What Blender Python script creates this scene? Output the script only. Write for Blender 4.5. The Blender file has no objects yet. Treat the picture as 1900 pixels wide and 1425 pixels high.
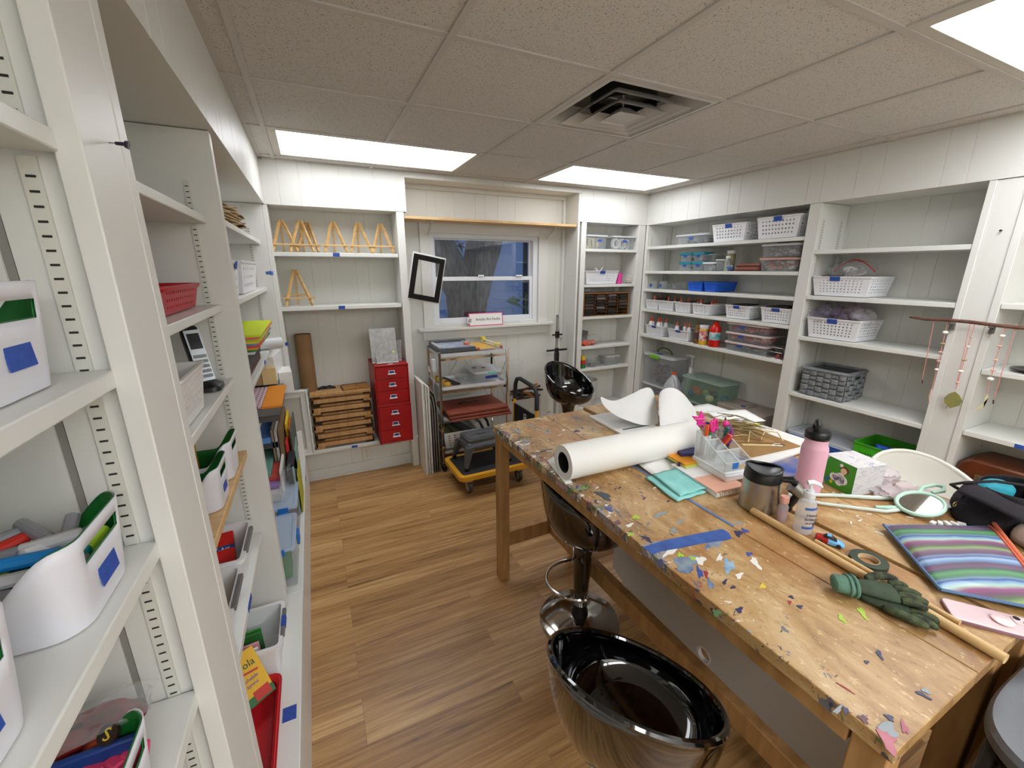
import bpy, math, random
from mathutils import Vector, Matrix
random.seed(7)
PI = math.pi
SC = bpy.context.scene
COL = SC.collection
CAMZ = 1.66

# ---------------------------------------------------------------- camera
FPX, YAW, PITCH = 776.66, 0.43802, 0.26651
cam_d = bpy.data.cameras.new('camera')
cam = bpy.data.objects.new('camera', cam_d)
COL.objects.link(cam)
cam_d.sensor_width = 36.0
cam_d.lens = FPX / 1900 * 36.0
cam_d.clip_start = 0.02
cam.location = (0, 0, CAMZ)
cam.rotation_euler = (PI / 2 - PITCH, 0, -YAW)
SC.camera = cam

_cy, _sy, _cp, _sp = math.cos(YAW), math.sin(YAW), math.cos(PITCH), math.sin(PITCH)
_F = Vector((_sy * _cp, _cy * _cp, -_sp))
_R = Vector((_cy, -_sy, 0))
_D = _F.cross(_R)


def ray(u, v):
    return _R * ((u - 950) / FPX) + _D * ((v - 712.5) / FPX) + _F


def atz(u, v, z):          # world point of the plan at height z
    d = ray(u, v)
    return d * ((z - CAMZ) / d.z) + Vector((0, 0, CAMZ))


def atx(u, v, x):
    d = ray(u, v)
    return d * (x / d.x) + Vector((0, 0, CAMZ))


def aty(u, v, y):
    d = ray(u, v)
    return d * (y / d.y) + Vector((0, 0, CAMZ))


# ---------------------------------------------------------------- materials
def lin(c):
    if isinstance(c, str):
        c = c.lstrip('#')
        c = ''.join(q * 2 for q in c) if len(c) == 3 else c
        c = [int(c[i:i + 2], 16) / 255 for i in (0, 2, 4)]
        c = [x / 12.92 if x <= 0.04045 else ((x + 0.055) / 1.055) ** 2.4 for x in c]
    return (c[0], c[1], c[2], 1)


_mats = {}


def mat(name, col='#cccccc', rough=0.5, metal=0.0, alpha=1.0, col2=None, nscale=20, stretch=(1, 1, 1), bump=0.0, bscale=60, emit=0, coat=0, spec=0.5, sub=0):
    if name in _mats:
        return _mats[name]
    m = bpy.data.materials.new(name)
    m.use_nodes = True
    nt = m.node_tree
    b = nt.nodes['Principled BSDF']
    b.inputs['Base Color'].default_value = lin(col)
    b.inputs['Roughness'].default_value = rough
    b.inputs['Metallic'].default_value = metal
    b.inputs['Alpha'].default_value = alpha
    b.inputs['Specular IOR Level'].default_value = spec
    if coat:
        b.inputs['Coat Weight'].default_value = coat
        b.inputs['Coat Roughness'].default_value = 0.05
    if emit:
        b.inputs['Emission Color'].default_value = lin(col)
        b.inputs['Emission Strength'].default_value = emit
    if col2 or bump:
        tc = nt.nodes.new('ShaderNodeTexCoord')
        mp = nt.nodes.new('ShaderNodeMapping')
        mp.inputs['Scale'].default_value = stretch
        nt.links.new(tc.outputs['Object'], mp.inputs['Vector'])
    if col2:
        n = nt.nodes.new('ShaderNodeTexNoise')
        n.inputs['Scale'].default_value = nscale
        n.inputs['Detail'].default_value = 4
        nt.links.new(mp.outputs[0], n.inputs['Vector'])
        r = nt.nodes.new('ShaderNodeValToRGB')
        r.color_ramp.elements[0].position = 0.35
        r.color_ramp.elements[0].color = lin(col)
        r.color_ramp.elements[1].position = 0.65
        r.color_ramp.elements[1].color = lin(col2)
        nt.links.new(n.outputs['Fac'], r.inputs['Fac'])
        nt.links.new(r.outputs['Color'], b.inputs['Base Color'])
    if bump:
        n2 = nt.nodes.new('ShaderNodeTexNoise')
        n2.inputs['Scale'].default_value = bscale
        n2.inputs['Detail'].default_value = 3
        nt.links.new(mp.outputs[0], n2.inputs['Vector'])
        bp = nt.nodes.new('ShaderNodeBump')
        bp.inputs['Strength'].default_value = bump
        bp.inputs['Distance'].default_value = 0.004
        nt.links.new(n2.outputs['Fac'], bp.inputs['Height'])
        nt.links.new(bp.outputs['Normal'], b.inputs['Normal'])
    _mats[name] = m
    return m


class NT:                    # small helper for hand-made node trees
    def __init__(s, name):
        s.m = bpy.data.materials.new(name)
        s.m.use_nodes = True
        s.nt = s.m.node_tree
        s.b = s.nt.nodes['Principled BSDF']
        _mats[name] = s.m
        s.co = s.node('ShaderNodeTexCoord').outputs['Object']

    def node(s, t, **kw):
        n = s.nt.nodes.new(t)
        for k, v in kw.items():
            if k in n.inputs:
                if hasattr(v, 'is_output'):
                    s.nt.links.new(v, n.inputs[k])
                else:
                    n.inputs[k].default_value = v
            else:
                setattr(n, k, v)
        return n

    def link(s, a, b):
        s.nt.links.new(a, b)

    def mapped(s, scale=(1, 1, 1), rot=(0, 0, 0), loc=(0, 0, 0)):
        n = s.node('ShaderNodeMapping', Scale=scale, Rotation=rot, Location=loc)
        s.link(s.co, n.inputs['Vector'])
        return n.outputs[0]

    def noise(s, vec, scale, detail=3, rough=.5, dist=0):
        return s.node('ShaderNodeTexNoise', Vector=vec, Scale=scale, Detail=detail, Roughness=rough, Distortion=dist).outputs['Fac']

    def ramp(s, fac, stops, interp='LINEAR'):
        r = s.node('ShaderNodeValToRGB')
        s.link(fac, r.inputs['Fac'])
        cr = r.color_ramp
        cr.interpolation = interp
        while len(cr.elements) < len(stops):
            cr.elements.new(0.5)
        for e, (p, c) in zip(cr.elements, stops):
            e.position = p
            e.color = lin(c)
        return r.outputs['Color']

    def mix(s, fac, a, b, mode='MIX'):
        n = s.nt.nodes.new('ShaderNodeMix')
        n.data_type = 'RGBA'
        n.blend_type = mode
        for i, v in ((0, fac), (6, a), (7, b)):
            if hasattr(v, 'is_output'):
                s.link(v, n.inputs[i])
            elif i == 0:
                n.inputs[0].default_value = v
            else:
                n.inputs[i].default_value = lin(v)
        return n.outputs[2]

    def math(s, op, a, b=0.0):
        n = s.nt.nodes.new('ShaderNodeMath')
        n.operation = op
        for i, v in ((0, a), (1, b)):
            if hasattr(v, 'is_output'):
                s.link(v, n.inputs[i])
            else:
                n.inputs[i].default_value = v
        return n.outputs[0]

    def bump(s, h, st=.3, d=.003):
        n = s.node('ShaderNodeBump', Strength=st, Distance=d, Height=h)
        s.link(n.outputs['Normal'], s.b.inputs['Normal'])


# ---------------------------------------------------------------- geometry
class G:
    def __init__(s):
        s.v, s.f, s.m = [], [], []

    def add(s, vs, fs, mi=0, M=None):
        b = len(s.v)
        for p in vs:
            p = Vector(p)
            s.v.append(M @ p if M else p)
        for f in fs:
            s.f.append([b + i for i in f])
            s.m.append(mi)
        return s

    def box(s, lo, hi, mi=0, M=None):
        x0, y0, z0 = lo
        x1, y1, z1 = hi
        vs = [(x0, y0, z0), (x1, y0, z0), (x1, y1, z0), (x0, y1, z0), (x0, y0, z1), (x1, y0, z1), (x1, y1, z1), (x0, y1, z1)]
        return s.add(vs, [(3, 2, 1, 0), (4, 5, 6, 7), (0, 1, 5, 4), (1, 2, 6, 5), (2, 3, 7, 6), (3, 0, 4, 7)], mi, M)

    def cbox(s, c, sz, rz=0, mi=0, rx=0, ry=0):
        M = Matrix.Translation(c) @ Matrix.Rotation(rz, 4, 'Z') @ Matrix.Rotation(ry, 4, 'Y') @ Matrix.Rotation(rx, 4, 'X')
        h = [q / 2 for q in sz]
        return s.box((-h[0], -h[1], -h[2]), h, mi, M)

    def bar(s, a, b, w, h, mi=0, up=(0, 0, 1)):     # a rectangular bar from a to b
        a, b = Vector(a), Vector(b)
        d = (b - a)
        L = d.length
        d.normalize()
        upv = Vector(up)
        sd = d.cross(upv)
        if sd.length < 1e-4:
            sd = d.cross(Vector((1, 0, 0)))
        sd.normalize()
        u = sd.cross(d)
        M = Matrix((( d.x, sd.x, u.x, a.x), (d.y, sd.y, u.y, a.y), (d.z, sd.z, u.z, a.z), (0, 0, 0, 1)))
        return s.box((0, -w / 2, -h / 2), (L, w / 2, h / 2), mi, M)

    def loft(s, loops, mi=0, closed=True, cap0=True, cap1=True, M=None):
        n = len(loops[0])
        vs = [p for L in loops for p in L]
        fs = []
        for k in range(len(loops) - 1):
            for i in range(n if closed else n - 1):
                j = (i + 1) % n
                fs.append((k * n + i, k * n + j, (k + 1) * n + j, (k + 1) * n + i))
        if closed and cap0:
            fs.append(tuple(reversed(range(n))))
        if closed and cap1:
            fs.append(tuple((len(loops) - 1) * n + i for i in range(n)))
        return s.add(vs, fs, mi, M)

    def lathe(s, prof, n=24, c=(0, 0, 0), mi=0, cap0=True, cap1=True, M=None):
        loops = [[(c[0] + r * math.cos(2 * PI * i / n), c[1] + r * math.sin(2 * PI * i / n), c[2] + z) for i in range(n)] for r, z in prof]
        return s.loft(loops, mi, True, cap0, cap1, M)

    def cyl(s, a, b, r0, r1=None, n=12, mi=0):
        r1 = r0 if r1 is None else r1
        return s.tube([a, b], [r0, r1], n, mi)

    def tube(s, pts, r, n=8, mi=0, closed=False):
        pts = [Vector(p) for p in pts]
        N = len(pts)
        rs = r if isinstance(r, (list, tuple)) else [r] * N
        loops = []
        u = None
        for i in range(N):
            if closed:
                t = pts[(i + 1) % N] - pts[i - 1]
            else:
                t = pts[min(i + 1, N - 1)] - pts[max(i - 1, 0)]
            if t.length < 1e-9:
                t = Vector((0, 0, 1))
            t.normalize()
            if u is None:
                u = t.cross(Vector((0, 0, 1)))
                if u.length < 1e-3:
                    u = t.cross(Vector((1, 0, 0)))
            u = u - t * u.dot(t)
            u.normalize()
            w = t.cross(u)
            loops.append([pts[i] + (u * math.cos(2 * PI * k / n) + w * math.sin(2 * PI * k / n)) * rs[i] for k in range(n)])
        if closed:
            loops.append(loops[0])
            return s.loft(loops, mi, True, False, False)
        return s.loft(loops, mi)

    def ball(s, c, r, n=10, mi=0, sc=(1, 1, 1)):
        prof = [(max(1e-4, math.sin(PI * k / n)) * r, -math.cos(PI * k / n) * r) for k in range(n + 1)]
        M = Matrix.Translation(c) @ Matrix.Diagonal((sc[0], sc[1], sc[2], 1))
        return s.lathe(prof, max(8, n + 2), (0, 0, 0), mi, M=M)

    def prism(s, poly, z0, z1, mi=0, M=None):
        return s.loft([[(p[0], p[1], z0) for p in poly], [(p[0], p[1], z1) for p in poly]], mi, M=M)

    def sheet(s, fn, nx, ny, mi=0, M=None, skip=None):
        vs = [fn(i / nx, j / ny) for j in range(ny + 1) for i in range(nx + 1)]
        fs = []
        for j in range(ny):
            for i in range(nx):
                if skip and skip(i, j):
                    continue
                a = j * (nx + 1) + i
                fs.append((a, a + 1, a + nx + 2, a + nx + 1))
        return s.add(vs, fs, mi, M)


def rrect(w, d, r, z=0, n=6, cx=0, cy=0):
    out = []
    for (sx, sy, a0) in ((1, 1, 0), (-1, 1, PI / 2), (-1, -1, PI), (1, -1, 1.5 * PI)):
        for k in range(n + 1):
            a = a0 + PI / 2 * k / n
            out.append((cx + sx * (w / 2 - r) + r * math.cos(a), cy + sy * (d / 2 - r) + r * math.sin(a), z))
    return out


def ob(name, g, mats, parent=None, bev=0, smooth=35, sub=0, solid=0, soff=0.0):
    me = bpy.data.meshes.new(name)
    me.from_pydata([tuple(p) for p in g.v], [], g.f)
    if not isinstance(mats, (list, tuple)):
        mats = [mats]
    for m in mats:
        me.materials.append(m)
    if len(mats) > 1:
        me.polygons.foreach_set('material_index', g.m)
    if smooth:
        me.polygons.foreach_set('use_smooth', [True] * len(me.polygons))
        me.set_sharp_from_angle(angle=math.radians(smooth))
    me.update()
    o = bpy.data.objects.new(name, me)
    COL.objects.link(o)
    if parent:
        o.parent = parent
    if solid:
        md = o.modifiers.new('solid', 'SOLIDIFY')
        md.thickness = solid
        md.offset = soff
    if sub:
        md = o.modifiers.new('sub', 'SUBSURF')
        md.levels = md.render_levels = sub
        md.boundary_smooth = 'PRESERVE_CORNERS'
    if bev:
        md = o.modifiers.new('bev', 'BEVEL')
        md.width = bev
        md.segments = 2
        md.limit_method = 'ANGLE'
    return o


def tag(o, label, cat, group=None, kind=None):
    o['label'] = label
    o['category'] = cat
    if group:
        o['group'] = group
    if kind:
        o['kind'] = kind
    return o


def T(name, label, cat, loc=(0, 0, 0), rz=0, group=None):
    o = bpy.data.objects.new(name, None)
    o.empty_display_size = 0.05
    COL.objects.link(o)
    o.location = loc
    o.rotation_euler = (0, 0, rz)
    return tag(o, label, cat, group)


def place(o, loc, rz=0, rot=None):
    o.location = loc
    o.rotation_euler = rot or (0, 0, rz)
    return o


def copy_tree(o, parent=None):
    c = o.copy()
    COL.objects.link(c)
    if parent:
        c.parent = parent
    for ch in list(o.children):
        copy_tree(ch, c)
    return c


def struct(name, g, m, parent=None, **kw):
    o = ob(name, g, m, parent, **kw)
    if not parent:
        o['kind'] = 'structure'
    return o


def text(name, body, size, m, parent=None, M=None, ext=0.0004, align='CENTER', sx=1.0):
    cu = bpy.data.curves.new(name, 'FONT')
    cu.body = body
    cu.size = size
    cu.align_x = align
    cu.align_y = 'CENTER'
    cu.extrude = ext
    cu.resolution_u = 2
    tmp = bpy.data.objects.new(name + '_curve', cu)
    COL.objects.link(tmp)
    dg = bpy.context.evaluated_depsgraph_get()
    dg.update()
    me = bpy.data.meshes.new_from_object(tmp.evaluated_get(dg))
    bpy.data.objects.remove(tmp)
    me.transform(Matrix.Diagonal((sx, 1, 1, 1)))
    if M is not None:
        me.transform(M)
    me.materials.clear()
    me.materials.append(m)
    o = bpy.data.objects.new(name, me)
    COL.objects.link(o)
    if parent:
        o.parent = parent
    return o


def face(x, y, z, nrm='-Y', rot=0):
    """matrix that stands text (drawn in XY) upright at x,y,z facing the given way"""
    R = Matrix.Rotation(PI / 2, 4, 'X')
    a = {'-Y': 0, '+X': PI / 2, '+Y': PI, '-X': -PI / 2}[nrm]
    return Matrix.Translation((x, y, z)) @ Matrix.Rotation(a, 4, 'Z') @ R @ Matrix.Rotation(rot, 4, 'Z')


# common materials
WHITE = mat('painted_white', '#dcdcd6', .42, bump=.06, bscale=25)
WHITEW = mat('painted_wall', '#d9d9d1', .55, bump=.08, bscale=30)
SHELFW = mat('painted_shelf', '#dedfd9', .38, bump=.05, bscale=30)
METALW = mat('painted_metal', '#d2d2c8', .45)
SLOT = mat('slot_dark', '#26241f', .8)
PLW = mat('white_plastic', '#e6e7ea', .38)
PLW2 = mat('white_plastic_warm', '#e4e2de', .4)
TAPE = mat('blue_tape', '#2b53ad', .65, col2='#2448a0', nscale=60)
CLEAR = mat('clear_plastic', '#bcc3c6', .18, alpha=.17)
CLEARL = mat('clear_lid', '#dfe3e4', .3, alpha=.5)
CLEARB = mat('clear_bag', '#c9cdcd', .12, alpha=.17)
BLACKP = mat('black_plastic', '#0c0c0d', .35)
BLACKG = mat('black_gloss', '#040405', .06, coat=1.0)
CHROME = mat('chrome', '#c9c9c9', .09, metal=1)
STEEL = mat('brushed_steel', '#a9a7a2', .28, metal=1)
GREYP = mat('grey_plastic', '#6f7275', .5)
PINE = mat('pine_wood', '#d9b47a', .55, col2='#c99f63', nscale=9, stretch=(1, 1, 6))
PAPER = mat('white_paper', '#efefec', .75)
# ---------------------------------------------------------------- room
H = 2.36        # ceiling
SB = 2.08       # underside of the bulkheads
XL, XR, YB = -0.22, 3.05, 3.40      # bulkhead faces
XLB, XRB, YBB, YF = -0.56, 3.37, 3.64, -1.7


def floor_mat():
    n = NT('wood_floor')
    br = n.node('ShaderNodeTexBrick', Vector=n.mapped(), Scale=1.0, offset=.37, offset_frequency=3, squash=1.0)
    br.inputs['Brick Width'].default_value = .92
    br.inputs['Row Height'].default_value = .095
    br.inputs['Mortar Size'].default_value = .0007
    br.inputs['Color1'].default_value = (0, 0, 0, 1)
    br.inputs['Color2'].default_value = (1, 1, 1, 1)
    br.inputs['Mortar'].default_value = (.5, .5, .5, 1)
    vec = n.node('ShaderNodeVectorMath', operation='MULTIPLY_ADD')
    n.link(br.outputs['Color'], vec.inputs[0])
    vec.inputs[1].default_value = (3.1, 7.7, 0)
    n.link(n.mapped((.9, 21, 1)), vec.inputs[2])
    v = vec.outputs[0]
    grain = n.noise(v, 1.7, 7, .66, .9)
    fine = n.noise(v, 7, 5, .65, .3)
    c = n.ramp(grain, [(.31, '#6a4a2b'), (.40, '#a98055'), (.52, '#cda572'), (.70, '#e6c896')])
    c = n.mix(.32, c, n.ramp(fine, [(.3, '#8a6036'), (.7, '#deb67c')]))
    tone = n.ramp(br.outputs['Color'], [(0, '#d9ccb8'), (.5, '#f0e7d8'), (1, '#fffaf0')])
    c = n.mix(1.0, c, tone, 'MULTIPLY')
    c = n.mix(n.math('MULTIPLY', br.outputs['Fac'], .55), c, '#6a4723')
    n.link(c, n.b.inputs['Base Color'])
    n.b.inputs['Roughness'].default_value = .36
    n.bump(n.math('SUBTRACT', fine, br.outputs['Fac']), .12, .002)
    return n.m


def ceil_mat():
    n = NT('ceiling_tile')
    a = n.noise(n.mapped(), 210, 2, .5)
    b = n.noise(n.mapped(loc=(3, 1, 0)), 75, 3, .6)
    holes = n.ramp(a, [(.0, '#66625a'), (.335, '#66625a'), (.375, '#d3d1cc')])
    c = n.mix(.25, holes, n.ramp(b, [(.35, '#c2c0bb'), (.65, '#d9d7d2')]))
    n.link(c, n.b.inputs['Base Color'])
    n.b.inputs['Roughness'].default_value = .95
    n.b.inputs['Specular IOR Level'].default_value = .1
    n.bump(b, .35, .004)
    return n.m


FLOORM, CEILM = floor_mat(), ceil_mat()
GRIDM = mat('ceiling_grid_metal', '#c4c1bb', .55)
struct('floor', G().box((-.62, YF - .1, -.08), (3.5, 3.75, 0)), FLOORM, smooth=0)

# ceiling tiles on a two foot grid, the vent and lamp bays left open
GX = [1.699 + .61 * i for i in range(-4, 4)]
GY = [2.0757 + .61 * j for j in range(-7, 4)]
LAMPS = [(-.131, 2.6857), (1.699, 2.6857), (1.699, .2457), (-.131, -1.5843), (1.089, -1.5843)]   # low x, low y of each 1.22 x .61 lamp; last two unseen, added as fill
g = G()
xs = [XL - .02] + [x for x in GX if XL < x < XR] + [XR + .02]
ys = [YF] + [y for y in GY if YF < y < YB] + [YB + .02]
for i in range(len(xs) - 1):
    for j in range(len(ys) - 1):
        cx, cy = (xs[i] + xs[i + 1]) / 2, (ys[j] + ys[j + 1]) / 2
        if abs(cx - 1.394) < .1 and abs(cy - 1.7707) < .1:
            continue
        if any(lx < cx < lx + 1.22 and ly < cy < ly + .61 for lx, ly in LAMPS):
            continue
        g.box((xs[i], ys[j], H), (xs[i + 1], ys[j + 1], H + .02))
struct('ceiling', g, CEILM, smooth=0)
struct('ceiling_slab', G().box((-.62, YF - .1, H + .16), (3.5, 3.75, H + .2)), mat('void', '#3a3833', .9), smooth=0)
g = G()
for x in xs[1:-1]:
    segs = [(YF, YB)]
    for lx, ly in LAMPS:
        if lx + .1 < x < lx + 1.12:
            segs = [q for (a, b) in segs for q in ((a, min(b, ly)), (max(a, ly + .61), b)) if q[1] - q[0] > .01]
    for a, b in segs:
        g.box((x - .012, a, H - .006), (x + .012, b, H + .02))
for y in ys[1:-1]:
    g.box((XL, y - .012, H - .0055), (XR, y + .012, H + .02))
g.box((XL, YF, H - .004), (XL + .022, YB, H + .02)).box((XR - .022, YF, H - .004), (XR, YB, H + .02)).box((XL, YB - .022, H - .004), (XR, YB, H + .02))
struct('trim_1', g, GRIDM, smooth=0)


def grooved(p0, p1, z0, z1, nrm, th, grooves, gw=.004, gd=.0022):
    """upright panelled board from p0 to p1, V grooves at the given distances along it"""
    p0, p1, nrm = Vector(p0), Vector(p1), Vector(nrm)
    L = (p1 - p0).length
    d = (p1 - p0) / L
    prof = [(0, 0)]
    for s in sorted(grooves):
        if .01 < s < L - .01:
            prof += [(s - gw / 2, 0), (s - gw / 4, -gd), (s + gw / 4, -gd), (s + gw / 2, 0)]
    prof += [(L, 0)]
    fr = [p0 + d * a + nrm * b for a, b in prof]
    bk = [p1 - nrm * th, p0 - nrm * th]
    poly = [Vector((q.x, q.y)) for q in fr + bk]
    return [(q.x, q.y) for q in poly]


def panel(g, p0, p1, z0, z1, nrm, th=.02, grooves=(), **kw):
    poly = grooved(p0, p1, z0, z1, nrm, th, grooves, **kw)
    # keep face orientation outward whatever the walking direction
    a = sum(poly[i][0] * poly[(i + 1) % len(poly)][1] - poly[(i + 1) % len(poly)][0] * poly[i][1] for i in range(len(poly)))
    if a < 0:
        poly = poly[::-1]
    g.prism(poly, z0, z1)
    return g


def irr(L, first=.1):
    out, s, k = [], first, 0
    st = [.21, .10, .27, .13, .19, .09, .29]
    while s < L:
        out.append(s)
        s += st[k % 7]
        k += 1
    return out


# walls behind the shelving
g = panel(G(), (XLB, YF), (XLB, 3.70), 0, H, (1, 0), .06, irr(5.4))
struct('wall_left', g, WHITEW, smooth=0)
g = panel(G(), (XRB, YF), (XRB, 3.70), 0, H, (-1, 0), .06, irr(5.4, .2))
struct('wall_right', g, WHITEW, smooth=0)
struct('wall_front', G().box((-.62, YF - .08, 0), (3.45, YF, H)), WHITEW, smooth=0)
# back wall with the window hole; opening x .945-1.955, z 1.20-1.93
WX0, WX1, WZ0, WZ1 = .945, 1.975, 1.185, 1.955
g = G()
panel(g, (-.62, YBB), (WX0, YBB), 0, H, (0, -1), .1, irr(1.57, .06))
panel(g, (WX1, YBB), (3.45, YBB), 0, H, (0, -1), .1, irr(1.5, .2))
panel(g, (WX0, YBB), (WX1, YBB), 0, WZ0, (0, -1), .1, irr(1.0, .12))
panel(g, (WX0, YBB), (WX1, YBB), WZ1, H, (0, -1), .1, [.06, .22, .41, .5, .62, .79])
struct('wall_back', g, WHITEW, smooth=0)

# bulkheads (dropped soffits over the shelving)
g = panel(G(), (XL, YF), (XL, YB - .001), SB, H, (1, 0), .338, irr(5.1, .06))
struct('trim_2', g, WHITE, smooth=0)
g = panel(G(), (XR, YF), (XR, YB - .001), SB, H, (-1, 0), .318, irr(5.1, .05))
struct('trim_3', g, WHITE, smooth=0)
g = panel(G(), (XL, YB), (.715, YB), SB, H, (0, -1), .238, [.10, .225, .31, .48, .57, .71])
panel(g, (2.275, YB), (XR, YB), SB, H, (0, -1), .238, [.13, .5])
panel(g, (.715, YB), (2.275, YB), 2.318, H, (0, -1), .238, [.3, .8, 1.1])
g.box((XL - .3, YB, SB), (XL - .002, YBB - .001, H)).box((XR + .002, YB, SB), (XRB - .002, YBB - .001, H))
struct('trim_4', g, WHITE, smooth=0)
# sides and cornice moulding of the window recess
g = G()
g.box((.695, YB + .002, 2.08), (.715, YBB - .001, 2.317)).box((2.255, YB + .002, 0), (2.275, YBB - .001, 2.317))
g.box((.717, YBB - .03, 2.285), (2.253, YBB - .001, 2.317)).box((2.225, YBB - .03, 1.0), (2.253, YBB - .001, 2.284))
struct('trim_5', g, WHITE, smooth=0, bev=.002)

# low wall and skirting under the alcove
g = panel(G(), (-.5, 3.50), (.64, 3.50), 0, .255, (0, -1), .135, irr(1.2, .07))
struct('wall_alcove', g, WHITEW, smooth=0)
g = G().box((-.5, 3.484, 0), (.64, 3.4995, .088)).box((-.5, 3.470, 0), (.64, 3.484, .018))
struct('baseboard_back', g, WHITE, smooth=0, bev=.003)
g = G().box((.70, YBB - .016, 0), (2.25, YBB - .0005, .09))
struct('baseboard_recess', g, WHITE, smooth=0, bev=.003)

# window
win = bpy.data.objects.new('window_1', None)
COL.objects.link(win)
win['kind'] = 'structure'
win.location = (0, YBB, 0)
VINYL = mat('vinyl_white', '#e4e7ea', .35)
g = G()                         # painted casing with stool and apron
g.box((.855, -.02, 1.165), (.945, -.0005, 2.05)).box((1.975, -.02, 1.165), (2.075, -.0005, 2.05)).box((.945, -.02, 1.955), (1.975, -.0005, 2.05))
ob('casing', g, WHITE, win, bev=.003)
ob('sill', G().box((.80, -.065, 1.14), (2.135, -.0005, 1.164)), WHITE, win, bev=.004)
ob('apron', G().box((.84, -.022, 1.06), (2.085, -.0005, 1.139)), WHITE, win, bev=.003)
g = G()
for lo, hi in (((WX0, .0, WZ0), (WX0 + .03, .09, WZ1)), ((WX1 - .05, .0, WZ0), (WX1, .09, WZ1)), ((WX0 + .03, .0, WZ1 - .035), (WX1 - .05, .09, WZ1)), ((WX0 + .03, .0, WZ0), (WX1 - .05, .09, WZ0 + .012))):
    g.box(lo, hi)
ob('window_frame', g, VINYL, win, bev=.002)


def sash(name, x0, x1, z0, z1, y, w, mid):
    g = G()
    g.box((x0, y, z0), (x0 + w, y + .028, z1)).box((x1 - w, y, z0), (x1, y + .028, z1))
    g.box((x0 + w, y, z0), (x1 - w, y + .028, z0 + mid[0])).box((x0 + w, y, z1 - mid[1]), (x1 - w, y + .028, z1))
    s = ob(name, g, VINYL, win, bev=.003)
    ob('pane', G().box((x0 + w, y + .012, z0 + mid[0]), (x1 - w, y + .016, z1 - mid[1])), GLASS, s, smooth=0)
    return s


n = NT('window_glass')
fr = n.node('ShaderNodeFresnel', IOR=1.5)
tr = n.node('ShaderNodeBsdfTransparent', Color=(.93, .95, .95, 1))
gl = n.node('ShaderNodeBsdfGlossy', Roughness=.01)
mx = n.node('ShaderNodeMixShader')
n.link(n.math('MULTIPLY', fr.outputs[0], 1.6), mx.inputs[0])
n.link(tr.outputs[0], mx.inputs[1])
n.link(gl.outputs[0], mx.inputs[2])
n.link(mx.outputs[0], n.nt.nodes['Material Output'].inputs['Surface'])
GLASS = n.m
sash('upper_sash', WX0 + .03, WX1 - .05, 1.565, WZ1 - .035, .045, .022, (.03, .012))
sash('lower_sash', WX0 + .03, WX1 - .05, WZ0 + .012, 1.60, .012, .028, (.045, .035))
g = G().cbox((1.40, .008, 1.608), (.05, .02, .016)).cbox((1.78, .008, 1.606), (.06, .02, .014))
ob('sash_lock', g, VINYL, win, bev=.002)

# outside in the dusk: a big trunk, a neighbouring siding wall and dark leaves
BARK = mat('bark', '#4a4036', .95, col2='#77685a', nscale=5, stretch=(5, 5, 1.2), bump=.9, bscale=9)
def limb(cs):
    loops = []
    for (x, y, z, w) in cs:
        loops.append([(x + w * (1 + .06 * math.sin(7 * a + z * 2)) * math.cos(a), y + w * (1 + .06 * math.sin(9 * a)) * math.sin(a), z) for a in [2 * PI * k / 40 for k in range(40)]])
    return G().loft(loops)


tr = T('tree', 'dark forked tree trunk seen through the window outside', 'tree', (0, 0, 0))
ob('trunk', limb([(2.05, 6.1, -.3, .42), (2.08, 6.1, .5, .32), (2.10, 6.1, 1.0, .28), (2.12, 6.1, 1.4, .33), (2.12, 6.1, 1.55, .30)]), BARK, tr)
ob('limb', limb([(2.20, 6.1, 1.25, .24), (2.27, 6.1, 1.6, .25), (2.36, 6.1, 1.9, .26), (2.48, 6.15, 2.3, .27), (2.75, 6.2, 3.2, .22)]), BARK, tr)
ob('limb', limb([(2.06, 6.1, 1.2, .22), (1.92, 6.1, 1.55, .28), (1.70, 6.1, 1.9, .30), (1.45, 6.15, 2.3, .33), (.9, 6.2, 3.2, .3)]), BARK, tr)
ob('limb', limb([(1.55, 6.3, 1.75, .10), (1.45, 6.3, 1.95, .30), (1.2, 6.3, 2.4, .36), (.8, 6.3, 3.0, .3)]), BARK, tr)
g = G()
random.seed(3)
for k in range(150):
    c = Vector((random.uniform(1.5, 2.5), random.uniform(6.7, 7.2), random.uniform(1.95, 2.9)))
    a, b = random.uniform(0, 6.3), random.uniform(-1, 1)
    d = Vector((math.cos(a), math.sin(a) * .4, b)) * .10
    s = Vector((-math.sin(a), .3, math.cos(a))) * .035
    g.add([c - d, c + s, c + d, c - s], [(0, 1, 2, 3)])
ob('leaves', g, mat('leaf_dark', '#4a564a', .7), tr, smooth=0)
g = G()
for k in range(22):
    g.box((-4, 9.0 + (k % 2) * .0, k * .2 - .2), (9, 9.05, k * .2 - .01)).box((-4, 9.012, k * .2 - .01), (9, 9.05, k * .2))
o = tag(ob('siding_wall', g, mat('siding', '#9aa6b8', .8), smooth=0), 'pale blue siding wall of the house across the yard', 'house wall')
o['kind'] = 'structure'
g = G().box((-6, 3.9, -.4), (10, 12, -.3))
struct('ground', g, mat('dark_ground', '#2d2c26', .95), smooth=0)
g = G().box((3.02, 5.9, -.3), (3.15, 6.05, 4))
tag(ob('porch_post', g, mat('post_dark', '#22262e', .8)), 'dark upright post outside the right edge of the window', 'post')
g = G()
for k in range(14):
    a = k * .45
    q = Vector((2.44 + .1 * math.cos(a), 4.8 + .1 * math.sin(a), 1.12 + .022 * k))
    g.add([q, q + Vector((.08 * math.cos(a) - .02, .05, .05)), q + Vector((.16 * math.cos(a), .08 * math.sin(a), .02)), q + Vector((.08 * math.cos(a) + .02, -.03, -.02))], [(0, 1, 2, 3)])
g.cyl((2.44, 4.8, -.3), (2.44, 4.8, 1.35), .008, n=6)
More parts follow.
